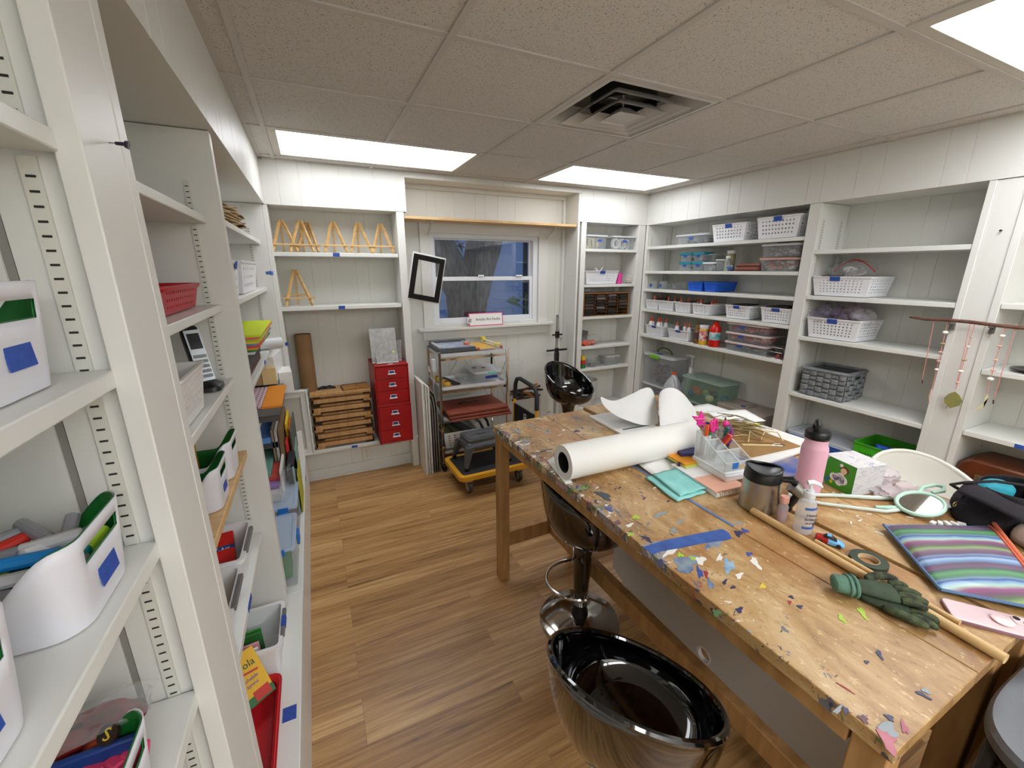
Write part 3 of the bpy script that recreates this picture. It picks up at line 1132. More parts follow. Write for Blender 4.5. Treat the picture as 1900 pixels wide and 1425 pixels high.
# push pin in the wide stile
t = T('push_pin', 'small dark push pin stuck in the near left upright', 'push pin', atx(205, 265, XL), 0)
ob('needle', G().cyl((-.002, 0, 0), (.006, 0, 0), .0009, n=6), STEEL, t)
ob('head', G().cyl((.005, 0, 0), (.016, 0, 0), .0022, .0026, n=8).cyl((.015, 0, 0), (.019, 0, -.001), .0045, .0055, n=10), mat('pin_navy', '#151632', .3), t)

# --- middle bay
RED = mat('red_plastic', '#b41726', .4)
basket('red perforated plastic basket alone on a shelf of the middle left bay', (-.320, 1.45, 1.547), PI / 2, .38, .21, .072, RED, 14, 3, 8, taped=False)
wb = basket('white perforated basket with a wide rim beside the cordless phone', (-.292, 1.255, 1.292), PI / 2, .24, .22, .125, PLW2, 9, 5, 8, taped=False)
t = T('cordless_phone', 'black cordless phone standing in its charger on the middle left shelf', 'phone', (-.335, 1.575, 1.2925), 0)
ob('charger_base', G().loft([rrect(.085, .10, .02, 0, 4, 0, 0), rrect(.082, .096, .02, .014, 4), rrect(.05, .06, .015, .026, 4)]), BLACKP, t)
M = Matrix.Translation((0, .01, .012)) @ Matrix.Rotation(.62, 4, 'Z') @ Matrix.Rotation(-.30, 4, 'X')
h = ob('handset', G().loft([[(x, y, z) for x, y, _ in rrect(.050 * s, .026 * s, .008, 0, 4)] for z, s in ((0, .86), (.01, 1), (.16, 1), (.185, .93), (.19, .8))], M=M), BLACKP, t)
ob('bezel', G().box((-.022, -.0150, .012), (.022, -.0128, .176), M=M), mat('silver_trim', '#9ba0a3', .3, metal=.6), h)
ob('screen', G().box((-.017, -.0165, .115), (.017, -.0145, .165), M=M), mat('phone_screen', '#1c2326', .1), h)
g = G()
for r in range(5):
    for c in range(3):
        g.box((-.018 + c * .0125, -.0165, .022 + r * .016), (-.007 + c * .0125, -.0145, .032 + r * .016), M=M)
ob('keypad', g, mat('key_grey', '#7e8284', .4), h)
s1 = scoop_bin('white scooped bin with green inside and blue tape, nearer one on the bare wood shelf', (-.285, 1.345, 1.013), PI / 2, W=.165, L=.26, H=.125)
s2 = scoop_bin('white scooped bin with green inside and yellow tin, farther one on the bare wood shelf', (-.285, 1.545, 1.013), PI / 2, W=.165, L=.26, H=.125, tape_m=False)
tag(place(ob('tin_box', G().box((-.05, -.03, 0), (.05, .03, .11)), mat('tin_yellow', '#d3a51f', .4), bev=.004), (-.45, 1.56, 1.02)), 'yellow box standing inside the farther green lined bin', 'box')
stuff_pile('grey and brown bits lying in the nearer green lined bin', (-.44, 1.35, 1.02), 0, .14, .09, .05, 60, ['#6d5f58', '#8d8784', '#4d4244', '#a59a90'], size=.016, seed=5)


def handle_bin(label, loc, rz, W, L, H, m=PLW, taped=False):
    """white square bin with grey grip strips at both ends; end on local -Y"""
    t = T('storage_bin', label, 'storage bin', loc, rz)
    th = .003
    A, B_ = rrect(W * .9, L * .92, .015, 0, 4, 0, L / 2), rrect(W, L, .018, H, 4, 0, L / 2)
    R1, R2 = rrect(W + .018, L + .018, .02, H, 4, 0, L / 2), rrect(W + .018, L + .018, .02, H - .012, 4, 0, L / 2)
    In, Ib = rrect(W - .008, L - .008, .014, H, 4, 0, L / 2), rrect(W * .88, L * .90, .012, th, 4, 0, L / 2)
    ob('body', G().loft([A, rrect(W, L, .018, H - .012, 4, 0, L / 2), R2, R1, In, Ib]), m, t, bev=0)
    for y in (-.008, L + .008):
        gr = ob('grip', G().cbox((0, y, H - .004), (W * .62, .012, .013)).cbox((0, y, H + .0015), (W * .62, .013, .004)), GREYH, t, bev=.002)
    if taped:
        ob('tape_label', G().cbox((0, -.0150, H - .004), (W * .25, .0012, .016)).cbox((0, -.008, H + .0042), (W * .25, .014, .001)), TAPE, t, smooth=0)
    return t


handle_bin('white bin with grey grips holding red crayon boxes', (-.297, 1.505, .661), PI / 2, .235, .235, .115)
handle_bin('white bin with grey grips nearer the camera than the crayon box bin', (-.297, 1.245, .661), PI / 2, .235, .235, .11)
tag(ob('card_box', G().cbox((-.42, 1.25, .72), (.10, .13, .09)), mat('card_ochre', '#b9954d', .6), bev=.002), 'ochre card box in the nearer grey-grip bin', 'box')


def crayon_box(label, loc, rot, w, d, h, m, band, txts):
    t = T('crayon_box', label, 'crayon box', loc)
    t.rotation_euler = rot
    ob('carton', G().box((-w / 2, 0, 0), (w / 2, d, h)), m, t, bev=.001)
    if band:
        ob('label_band', G().box((-w / 2 - .0004, -.0006, h * band[0]), (w / 2 + .0004, d * .98, h * band[1])), band[2], t, smooth=0)
    for s, x, z, sz, mm in txts:
        text('lettering', s, sz, mm, t, face(x, -.0012, z, '-Y'))
    return t


REDC, BLUC, WHI, YEL = mat('carton_red', '#c21d17', .5), mat('carton_blue', '#2b4c96', .5), mat('ink_white', '#f0efe9', .6), mat('carton_yellow', '#e3b21c', .5)
for k, (x, y, z, tilt) in enumerate(((-.40, 1.52, .70, -.9), (-.385, 1.43, .69, -.95), (-.39, 1.60, .69, -.85))):
    if k == 2:
        continue
    crayon_box(('red crayon box with blue band tilted at the far side of the grey-grip bin', 'red crayon box with a yellow tip lying nearer in the grey-grip bin')[k], (x, y, z), (tilt, 0, .12), .12, .03, .10, REDC, (.28, .52, BLUC) if k == 0 else (.0, .12, mat('carton_yellow', '#e3b21c', .5)), [('24', -.04, .085, .018, WHI), ('Cra-Z-Art', .005, .04, .02, WHI)] if k == 0 else [('24', -.045, .085, .014, WHI)])

# --- on the ledge
handle_bin('white bin with grey grips and green flash cards on the low left ledge', (-.236, 1.49, LZ + .001), PI / 2, .215, .26, .13, taped=True)
for k, (c, y) in enumerate((('#3d8f3f', 1.52), ('#2f7a33', 1.50), ('#e2a0ac', 1.455), ('#ece9e2', 1.43))):
    tag(place(ob('flash_card', G().box((-.055, -.003, 0), (.055, .003, .12)), mat('card_' + c.strip('#'), c, .6)), (-.36, y, LZ + .008), rot=(.22, 0, .1)), ('green card at the back of the stack in the ledge bin', 'darker green card second in the ledge bin', 'pink card in the ledge bin in front of the green ones', 'white card in front in the ledge bin')[k], 'card')
t = T('red_tray', 'red rounded plastic tray on the low left ledge', 'tray', (-.245, 1.15, LZ + .001), PI / 2)
o_, i_ = lambda w, l, z, r=.03: rrect(w, l, r, z, 5, 0, .13), 0
ob('body', G().loft([o_(.36, .24, 0), o_(.385, .262, .045), o_(.405, .28, .05), o_(.405, .28, .044), o_(.39, .266, .05), o_(.372, .25, .044), o_(.35, .23, .004)]), mat('tray_red', '#c81d2b', .35), t)
t = crayon_box('yellow and green crayon box lying in the red tray', (-.30, 1.245, LZ + .06), (-.75, .1, .70), .13, .045, .16, YEL, (.0, .16, mat('carton_green', '#1f6a35', .5)), [('Crayola', 0, .118, .032, mat('ink_green', '#1d4d2a', .5)), ('Washable', .01, .075, .016, mat('ink_purple', '#6a4a9a', .5)), ('crayons', .01, .058, .016, mat('ink_purple', '#6a4a9a', .5))])
ob('swoosh', G().cbox((0, -.0008, .098), (.10, .001, .006), 0, ry=.18), mat('ink_red', '#c22a1c', .5), t)
ob('tongue', G().cbox((.03, -.0008, .02), (.05, .001, .03)), mat('ink_red', '#c22a1c', .5), t)

# --- far left bay
random.seed(11)
g = G()
for k in range(7):
    z = .012 * k
    def fs(u, v, z=z, k=k):
        return (-.17 + .34 * u + .006 * math.sin(9 * v + k), -.12 + .24 * v + .004 * math.sin(11 * u + 2 * k), z + .01 + .006 * math.sin(8 * u + k) * math.cos(6 * v + k * 2) + .008 * v)
    g.sheet(fs, 10, 8)
t = tag(ob('paper_bag', g, mat('kraft_paper', '#b99f72', .8, col2='#a38a5e', nscale=14), solid=.006, smooth=30), 'pile of crumpled brown paper bags on the top far left shelf', 'paper bag')
place(t, (-.41, 2.28, 1.850), 1.4)
g = G()
for k in range(5):
    z = .014 * k
    g.sheet(lambda u, v, z=z, k=k: (-.10 + .2 * u + .004 * math.sin(7 * v + k), -.09 + .18 * v, z + .01 + .012 * math.sin(5 * u + k) ** 2), 10, 6)
tag(place(ob('paper_bag', g, mat('kraft_dark', '#8b7045', .8, col2='#6f5733', nscale=14), solid=.005, smooth=30), (-.385, 2.62, 1.850), 1.3), 'dark folded paper bags at the far end of the brown bag pile', 'paper bag')
basket('small white basket with blue tape in front of the large white basket', (-.285, 2.165, 1.546), PI / 2, .26, .24, .15, PLW, 7, 3, 6, tx=.04)
basket('large white basket with big square slots on the far left shelf', (-.280, 2.66, 1.546), PI / 2, .62, .24, .155, PLW, 7, 3, 3, taped=False)
t = T('clamp', 'blue spring clamp at the far end of the left shelf', 'clamp', atx(498, 507, -.235), 0)
ob('jaw', G().bar((-.012, .0, .0), (.010, -.012, .004), .016, .020), mat('clamp_blue', '#5f86cf', .4), t, bev=.004)
ob('grip', G().bar((.008, -.010, .004), (.026, -.022, .0), .020, .028), mat('clamp_blue', '#5f86cf', .4), t, bev=.006)
# coloured paper over dark books on the third shelf
SY = 2.47
cols = ['#c9dc1f', '#e8736b', '#b6c92a', '#e0cf3a', '#6e86b8', '#d9473c', '#e3a33a', '#2f8a4a']
z = 1.188
def slab(name, label, cat, c, sz, m, rz=0, group=None, bev=.0015):
    return tag(place(ob(name, G().box((-sz[0] / 2, -sz[1] / 2, 0), (sz[0] / 2, sz[1] / 2, sz[2])), m, bev=bev), c, rz), label, cat, group)
slab('book', 'maroon book at the bottom of the coloured paper stack', 'book', (-.42, SY - .05, z), (.25, .46, .032), mat('bk_maroon', '#4a1f1c', .5))
slab('book', 'thick dark slate book under the coloured paper', 'book', (-.42, SY - .03, z + .033), (.25, .52, .060), mat('bk_slate', '#383b42', .5))
slab('book', 'white pad between the coloured paper and the slate book', 'book', (-.39, SY + .03, z + .094), (.24, .55, .012), mat('bk_white', '#d9d6cf', .6))
zz = z + .107
for k, c in enumerate(reversed(cols)):
    slab('paper_stack', '%s sheet bundle in the coloured paper stack, layer by layer from the shelf' % ('green orange scarlet slate-blue yellow olive coral lime'.split()[k]), 'paper', (-.395 + .004 * k, SY + .06 - .012 * k, zz), (.28, .62, .0105), mat('pp_' + c.strip('#'), c, .7), .02 * ((k * 7) % 3 - 1))
    zz += .0112
t = T('paper_roll', 'small white roll sticking out beside the coloured paper', 'roll', (-.30, 2.93, 1.222), .3)
ob('tube', G().lathe([(.030, -.16), (.034, -.16), (.034, .10), (.030, .10), (.030, -.155)], 18, M=Matrix.Rotation(PI / 2, 4, 'Y')), mat('roll_white', '#d6dadd', .4), t)
slab('magnet_strip', 'pair of small dark strips lying on the far left shelf', 'strip', (-.33, 2.02, 1.188), (.06, .012, .004), mat('bk_slate', '#383b42', .5))
# lower far-left pile
def pile_slab(name, label, x0, x1, y0, y1, z0, z1, col, rz=0, cat='book', m2=None):
    return slab(name, label, cat, ((x0 + x1) / 2, (y0 + y1) / 2, z0), (x1 - x0, y1 - y0, z1 - z0), m2 or mat('pl_' + col.strip('#'), col, .6), rz)
pile_slab('magazine_stack', 'grey spined books under the orange magazine', -.53, -.235, 2.50, 3.05, .861, .90, '#4e4a47')
pile_slab('magazine_stack', 'second grey book under the orange magazine', -.53, -.232, 2.48, 3.05, .901, .938, '#6a6764')
m = NT('chevron_paper')
wv = n_ = m.node('ShaderNodeTexWave', Vector=m.mapped((1, 1, 1)), Scale=9, Distortion=0)
wv.bands_direction = 'X'
zig = m.math('PINGPONG', m.math('MULTIPLY', m.node('ShaderNodeSeparateXYZ', Vector=m.co).outputs[1], 26.0), .5)
fr_ = m.math('FRACT', m.math('ADD', m.math('MULTIPLY', m.node('ShaderNodeSeparateXYZ', Vector=m.co).outputs[0], 45.0), zig))
m.link(m.ramp(fr_, [(0, '#d9c0cb'), (.62, '#d9c0cb'), (.66, '#6b4a5c'), (.9, '#6b4a5c'), (.95, '#d9c0cb')]), m.b.inputs['Base Color'])
pile_slab('notebook', 'notebook with pale purple zigzag cover beside the orange magazine', -.50, -.315, 2.50, 2.93, .939, .955, '#fff', m2=m.m)
pile_slab('magazine', 'bright orange magazine on the far left pile', -.312, -.215, 2.49, 2.95, .939, .953, '#e08a1c')
pile_slab('envelope_stack', 'tan envelopes behind the orange magazine', -.50, -.34, 2.98, 3.25, .954, 1.03, '#b79c6c', .05)
pile_slab('envelope_stack', 'cream envelopes curled on the tan envelopes', -.36, -.28, 2.98, 3.22, .954, 1.06, '#d9c48c', .15)
pile_slab('paper_stack', 'white paper stack behind the cream envelopes', -.40, -.255, 3.05, 3.34, .954, 1.12, '#e6e5e3', -.1, 'paper')
pile_slab('card_stock', 'white card standing at the end of the magazine pile', -.27, -.19, 3.10, 3.30, .861, 1.0, '#ecebe6', .1, 'paper')
for k, (c, nm, x0, x1, y0, y1, z0, z1) in enumerate((('#43464a', 'dark grey binder under the blue folder', -.52, -.27, 2.62, 3.1, .66, .70), ('#5e92d6', 'light blue folder on the low far left pile', -.50, -.308, 2.60, 3.02, .701, .733),
        ('#8d7f6f', 'brown-grey file standing beside the blue folder', -.304, -.292, 2.62, 3.12, .55, .77), ('#b9b2a6', 'silver-grey file beside the blue folder', -.288, -.275, 2.62, 3.10, .55, .765), ('#7c6444', 'brown file at the outside of the blue folder', -.270, -.252, 2.64, 3.12, .52, .76),
        ('#e8c22a', 'yellow pad standing outside the brown file', -.245, -.232, 2.82, 3.12, .52, .735), ('#d93a33', 'red pad standing in front of the yellow pad', -.247, -.230, 2.70, 2.81, .50, .655), ('#e07a2c', 'orange pad standing outside the yellow pad', -.228, -.218, 2.80, 3.05, .50, .70), ('#54605c', 'dark green board outside the orange pad', -.214, -.204, 2.70, 3.10, .48, .72), ('#1d2326', 'black folder below the dark green board', -.235, -.200, 2.48, 2.69, .44, .60),
        ('#c9493f', 'coral red folder under the teal folder', -.51, -.272, 2.42, 2.88, .550, .572), ('#9a7ab8', 'purple folder under the coral folder', -.51, -.275, 2.36, 2.80, .528, .549), ('#6fa393', 'teal folder with a ring mark on the low far left pile', -.51, -.312, 2.42, 2.92, .573, .600),
        ('#c6c3c0', 'grey box under the purple folder', -.53, -.268, 2.30, 2.95, .420, .527), ('#c8232c', 'red album edge under the white pad', -.53, -.275, 2.05, 2.62, .37, .40), ('#edeae4', 'white pad with red border on the low far left pile', -.52, -.300, 2.07, 2.58, .401, .415))):
    pile_slab('folder', nm, x0, x1, y0, y1, z0, z1, c, cat='folder')
slab('book_block', 'dark books at the bottom of the far left pile', 'book', (-.42, 2.5, LZ + .003), (.22, .9, .08), mat('bk_slate', '#383b42', .5))
bag('clear plastic pouches of stickers beside the teal folder', (-.235, 2.42, .40), 1.4, .30, .05, .20, CLEARB, 12, 'sticker_pouch', cat='pouch')
slab('folder', 'white flap folder with stripes beside the teal folder', 'folder', (-.262, 2.55, .41), (.012, .30, .20), mat('bk_white', '#d9d6cf', .6))
slab('folder', 'yellow-green sheet standing beside the lidded bins', 'folder', (-.19, 2.62, LZ + .002), (.006, .26, .24), mat('sheet_lime', '#b7b02a', .6))
slab('folder', 'pale teal board standing at the end of the ledge', 'folder', (-.205, 2.72, LZ + .002), (.01, .5, .30), mat('sheet_teal', '#86aaa4', .6))
LBL = mat('latch_blue', '#2273c4', .4)
LIDB = mat('lid_blueish', '#b9cbe0', .3, alpha=.7)
b1 = clear_bin('clear shoebox with pale blue lid and blue latches, nearer one on the ledge', (-.196, 1.99, LZ + .001), PI / 2, .30, .12, .20, LIDB, LBL)
ob('latch', G().box((-.03, -.016, .13), (.03, -.004, .185)), LBL, b1, bev=.004)
b2 = clear_bin('clear shoebox with pale blue lid and blue latches, farther one on the ledge', (-.196, 2.36, LZ + .001), PI / 2, .30, .12, .20, LIDB, LBL)
slab('card_pack', 'green card pack inside the nearer clear shoebox', 'card', (-.25, 1.95, LZ + .01), (.05, .10, .10), mat('card_3d8f3f', '#3d8f3f', .6))
stuff_pile('pale bits at the bottom of the nearer clear shoebox', (-.256, 2.0, LZ + .006), 0, .07, .22, .05, 40, ['#b9aaa0', '#8f9a8e', '#d4cabb'], size=.02, seed=8)

# framed panels leaning at the end of the far left bay
t = T('picture_frame', 'large white moulded frame leaning in the corner of the alcove', 'picture frame', (-.27, 3.345, LZ + .003))
g = G()
w_, h_ = .158, .505
for k, (e, y) in enumerate(((0, 0), (.012, -.012), (.022, -.006))):
    pass
def frame_ring(g, w, h, b, y0, y1, mi=0):
    g.box((-w, y0, 0), (-w + b, y1, h), mi).box((w - b, y0, 0), (w, y1, h), mi).box((-w + b, y0, 0), (w - b, y1, b), mi).box((-w + b, y0, h - b), (w - b, y1, h), mi)
frame_ring(g, .155, .51, .05, -.012, .012)
frame_ring(g, .157, .512, .014, -.020, .014)
ob('moulding', g, WHITE, t, bev=.003)
ob('backing', G().box((-.105, .0, .05), (.105, .008, .46)), mat('backing_grey', '#c4c1b6', .6), t)
t.rotation_euler = (-.03, 0, 0)
t = T('picture_frame', 'second frame with a mottled edge leaning behind the large white frame', 'picture frame', (-.152, 3.43, LZ + .0045))
g = G()
frame_ring(g, .049, .50, .02, -.01, .012)
ob('moulding', g, mat('mottled_frame', '#a9aca0', .5, col2='#555c55', nscale=35), t, bev=.003)
t = slab('foam_board', 'narrow white board standing in front of the leaning frames', 'board', (-.205, 3.26, LZ + .002), (.05, .006, .23), mat('board_white', '#eceae4', .6), .4)
# ---------------------------------------------------------------- back wall: alcove
def easel(label, loc, rz, h=.22, w=.165, group='small wooden easels', lean=.12, bar2=False):
    t = T('tabletop_easel', label, 'easel', (loc[0], loc[1], loc[2] + .005), rz, group)
    s = .0125
    f = -.03
    for sg in (-1, 1):
        ob('leg', G().bar((sg * .008, 0, h), (sg * w * .46, f - .05, 0), s, s * 1.5), PINE, t, bev=.001)
    ob('rear_leg', G().bar((0, .004, h * .97), (.0, .075, 0), s, s * 1.4), PINE, t, bev=.001)
    y = f - .05 * .72 - .012
    ob('ledge', G().cbox((0, y + .006, h * .22), (w * 1.14, .02, .010)), PINE, t, bev=.001)
    if bar2:
        ob('cross_bar', G().cbox((0, .035, h * .30), (w * .9, .007, .012)), PINE, t, bev=.001)
    ob('bolt', G().cyl((-.016, .002, h * .94), (.02, .002, h * .94), .003, n=6), mat('bolt_brass', '#8c7448', .4, metal=.7), t)
    return t


EZ = 1.779
spots = [(521, 'leftmost small wooden easel on the upper alcove shelf'), (556, 'second small wooden easel from the left on the upper alcove shelf'), (617, 'third easel apart on the upper alcove shelf, left of the two darker ones'), (663.5, 'fourth small wooden easel on the upper alcove shelf with reddish ledge'), (705, 'rightmost small wooden easel on the upper alcove shelf')]
for k, (u, lb) in enumerate(spots):
    p = aty(u, 412, 3.53)
    easel(lb, (p.x, 3.535, EZ), (.1, -.08, .0, .05, -.03)[k], .215)
p = aty(570, 415, 3.58)
easel('small easel tucked behind the second easel on the upper alcove shelf', (p.x, 3.60, EZ), -.25, .21)
p = aty(545, 500, 3.5)
easel('single larger wooden easel on the lower alcove shelf', (p.x + .005, 3.515, 1.403), .06, .25, .19, bar2=True)

AZ = .288
t = T('cardboard_tube', 'tall brown cardboard tube standing in the alcove corner', 'tube', (-.10, 3.55, AZ))
ob('tube', G().lathe([(.048, 0), (.058, 0), (.058, .90), (.054, .90), (.052, .86)], 28), mat('kraft_tube', '#8b6942', .75, col2='#7c5c38', nscale=6), t)
ob('seam_tape', G().lathe([(.0586, .20), (.0586, .225)], 28, cap0=False, cap1=False), mat('tube_seam', '#9f7d50', .5), t)

# wooden drying trays
WD = mat('tray_wood', '#c89c69', .55, col2='#b58752', nscale=7, stretch=(7, 1, 1))
WDK = mat('tray_dark_wood', '#2e2015', .8)  # dark brown used on one spacer of each tray
tx0, tx1 = -.098, .338
TW = tx1 - tx0
for k in range(6):
    z = AZ + .001 + k * .0715
    lb = ['bottom', 'second lowest', 'third lowest', 'fourth', 'fifth', 'topmost'][k] + ' wooden tray in the stack beside the red cabinets'
    t = T('wooden_tray', lb, 'tray', ((tx0 + tx1) / 2 + (.004 if k % 2 else -.002), 3.405, z), 0, 'stacked wooden drying trays')
    g = G()
    hw = TW / 2
    g.box((-hw, .0, .018), (hw, .014, .05)).box((-hw, .0, .018), (-hw + .014, .22, .05)).box((hw - .014, .0, .018), (hw, .22, .05)).box((-hw, .206, .018), (hw, .22, .05))
    ob('frame', g, WD, t, bev=.0015)
    ob('panel', G().box((-hw + .014, .014, .05 - .008), (hw - .014, .206, .05 - .002)), WD, t)
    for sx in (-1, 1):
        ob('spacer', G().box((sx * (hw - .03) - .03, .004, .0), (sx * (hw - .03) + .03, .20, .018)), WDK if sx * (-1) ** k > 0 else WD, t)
    ob('rear_rail', G().box((-hw + .06, .03, .053), (hw - .06, .05, .068)), WD, t)
t = T('wooden_tray', 'plain wooden board lying on top of the tray stack', 'tray', ((tx0 + tx1) / 2, 3.403, AZ + .4305))
ob('board', G().box((-TW / 2 - .004, 0, 0), (TW / 2 + .004, .225, .022)), WD, t, bev=.002)
# bamboo mat with ribs
t = T('bamboo_mat', 'ribbed bamboo mat on the tray stack', 'mat', (.235, 3.50, AZ + .454), .06)
g = G()
for k in range(15):
    g.cbox((-.09 + k * .0129, 0, .006), (.0105, .14, .010))
ob('slats', g, mat('bamboo', '#c28a48', .5, col2='#a37236', nscale=10, stretch=(1, 5, 1)), t, bev=.002)
ob('edge', G().cbox((0, .07, .007), (.2, .008, .014)).cbox((-.1, 0, .007), (.006, .14, .014)), mat('bamboo_dark', '#5f3d1c', .6), t)
tag(ob('dark_cloth', G().sheet(lambda u, v: (-.04 + .13 * u, 3.53 + .06 * v, AZ + .456 + .016 * abs(math.sin(7 * u + 3 * v)) * math.sin(PI * u)), 12, 6), mat('cloth_dark', '#20222c', .8), solid=.003), 'small dark crumpled cloth behind the bamboo mat', 'cloth')

# red cabinets
CR = mat('cabinet_red', '#a50f16', .32)
PLH = mat('plate_white', '#dfe1e6', .35)
PLB = mat('plate_blue', '#22315f', .5)
cx = .502
for lvl in range(2):
    z = AZ + .001 + lvl * .3255
    t = T('filing_cabinet', ('lower', 'upper')[lvl] + ' red metal three-drawer cabinet of the stacked pair in the alcove', 'cabinet', (cx, 3.30 + .012 * lvl, z), (.0, .012)[lvl])
    W, D, Hh = .264, .33, .325
    g = G()
    g.box((-W / 2, .0, 0), (-W / 2 + .008, D, Hh)).box((W / 2 - .008, 0, 0), (W / 2, D, Hh)).box((-W / 2, 0, Hh - .012), (W / 2, D, Hh)).box((-W / 2, 0, 0), (W / 2, D, .012)).box((-W / 2 + .008, D - .01, .012), (W / 2 - .008, D, Hh - .012))
    ob('body', g, CR, t, bev=.002)
    dh = (Hh - .028) / 3
    for k in range(3):
        z0 = .014 + k * dh
        y = -.002 if not (lvl == 0 and k == 2) else -.010
        d = ob('drawer', G().box((-W / 2 + .010, y + .004, z0 + .0015), (W / 2 - .010, y + .016, z0 + dh - .0015)).box((-W / 2 + .02, y + .017, z0 + .006), (W / 2 - .02, D - .03, z0 + dh - .02)), CR, t, bev=.0015)
        h = ob('handle', G().cbox((0, y - .001, z0 + dh * .52 - .012), (.062, .018, .006)).cbox((0, y + .003, z0 + dh * .52 + .002), (.046, .003, .028)), PLH, d, bev=.001)
        ob('label_card', G().cbox((0, y + .0008, z0 + dh * .52 + .003), (.036, .002, .018)), PLB, h)
zt = AZ + .001 + .651 + .001
slab('paper_sign', 'white label strip on the red cabinet top edge', 'label', (cx, 3.335, zt), (.035, .02, .001), mat('board_white', '#eceae4', .6))
ACR = mat('acrylic_grey', '#c9c9c7', .12, alpha=.55, col2='#aaa9a5', nscale=30)
for k, (dx, dy, w, h, tl, nm) in enumerate(((-.03, .06, .20, .27, -.16, 'tall clear acrylic sheet leaning on the red cabinet'), (-.015, .025, .17, .12, -.5, 'short clear acrylic sheet with yellow sticker in front on the cabinet'), (-.075, .10, .06, .17, -.1, 'narrow clear sheet at the left of the acrylic sheets on the cabinet'), (.085, .08, .04, .17, -.1, 'narrow clear sheet at the right of the acrylic sheets on the cabinet'), (-.02, .09, .19, .25, -.14, 'clear acrylic sheet behind the tallest one on the cabinet'))):
    t = T('acrylic_sheet', nm, 'acrylic sheet', (cx + dx, 3.31 + dy + .03, zt + .004), (0, 0, .5, -.6, .05)[k])
    t.rotation_euler = (tl, 0, (0, 0, .5, -.6, .05)[k])
    ob('sheet', G().box((-w / 2, -.002, 0), (w / 2, .002, h)), ACR, t, smooth=0)
    ob('edge_strip', G().box((-w / 2, -.0025, 0), (w / 2, .0025, .006)), mat('strip_white', '#d9dad8', .4), t)
    if k == 1:
        ob('sticker', G().cbox((.055, -.0028, h - .03), (.022, .001, .012), 0, ry=.3), mat('sticker_yellow', '#d9d24a', .5), t)
# outlet
t = T('wall_outlet', 'cream electric wall outlet under the alcove shelf', 'outlet', (.272, 3.4955, .155))
ob('plate', G().box((-.035, -.005, -.057), (.035, 0, .057)), mat('outlet_cream', '#d7d3c6', .4), t, bev=.002)
for s in (-1, 1):
    r = ob('receptacle', G().lathe([(.017, 0), (.017, .002)], 18, M=Matrix.Translation((0, -.005, s * .02)) @ Matrix.Rotation(PI / 2, 4, 'X')), mat('outlet_cream', '#d7d3c6', .4), t)
    ob('slots', G().box((-.008, -.0078, s * .02 - .002), (-.006, -.0068, s * .02 + .006)).box((.006, -.0078, s * .02 - .002), (.008, -.0068, s * .02 + .006)).box((-.002, -.0078, s * .02 - .011), (.002, -.0068, s * .02 - .007)), SLOT, r, smooth=0)

# ---------------------------------------------------------------- window recess
t = T('wall_shelf', 'long bare pine shelf on brackets above the window', 'shelf', (1.49, 3.52, 2.035))
ob('board', G().box((-.79, -.105, 0), (.76, .115, .02)), WOODSH, t, bev=.002)
for x in (-.565, .57):
    br = ob('bracket', G().box((x - .012, -.08, -.004), (x + .012, .112, -.0005)).box((x - .012, .110, -.12), (x + .012, .1145, -.004)).bar((x, -.06, -.006), (x, .11, -.10), .008, .006), METALW, t)
    ob('screw', G().ball((x, .108, -.105), .004, 6).ball((x - .006, .108, -.03), .004, 6).ball((x + .006, .108, -.03), .004, 6), SLOT, br)

# black and white picture frame hanging askew on the upright
t = T('picture_frame', 'black and white picture frame hanging askew beside the window', 'picture frame', (.80, 3.36, 1.565), 0)
c0 = aty(791, 517, 3.40)
t.location = (c0.x, 3.40, c0.z)
t.rotation_euler = (-.02, .20, -.10)
g = G()
hw, hh = .122, .172
def ring2(g, w, h, b, y0, y1):
    g.box((-w, y0, -h), (-w + b, y1, h)).box((w - b, y0, -h), (w, y1, h)).box((-w + b, y0, -h), (w - b, y1, -h + b)).box((-w + b, y0, h - b), (w - b, y1, h))
ring2(g, hw, hh, .04, -.022, -.012)
ob('face', g, mat('frame_black', '#0b0908', .55, spec=.2), t, bev=.002)
g = G()
ring2(g, hw + .008, hh + .012, .046, -.0115, .012)
ob('edge', g, mat('frame_white', '#e3e2dc', .5), t, bev=.002)
t['label'] = 'black and white empty picture frame hanging askew beside the window'

# sign on the window sill
t = T('sign', 'small white sign with pink border on the window sill', 'sign', (0, 0, 0), 0)
p = aty(902, 602, YBB - .045)
t.location = (p.x, YBB - .050, 1.1645)
t.rotation_euler = (-.13, 0, 0)
W, Hh = .335, .118
ob('border', G().box((-W / 2, -.004, 0), (W / 2, .004, Hh)), mat('sign_pink', '#cf3f74', .5), t, bev=.001)
ob('board', G().box((-W / 2 + .008, -.0052, .008), (W / 2 - .008, -.0038, Hh - .008)), mat('sign_white', '#f0efeb', .6), t)
text('lettering', 'Amelia Art Studio', .036, mat('ink_grey', '#4c4c50', .6), t, face(.020, -.0056, Hh * .5, '-Y'), sx=.93)
hs = ob('hash_card', G().cbox((-W / 2 + .008, -.0068, Hh * .45), (.042, .002, .052), ry=.06), mat('sign_white', '#f0efeb', .6), t)
text('hash_mark', '#', .056, mat('ink_black', '#151515', .6), hs, face(-W / 2 + .008, -.0083, Hh * .45, '-Y'))

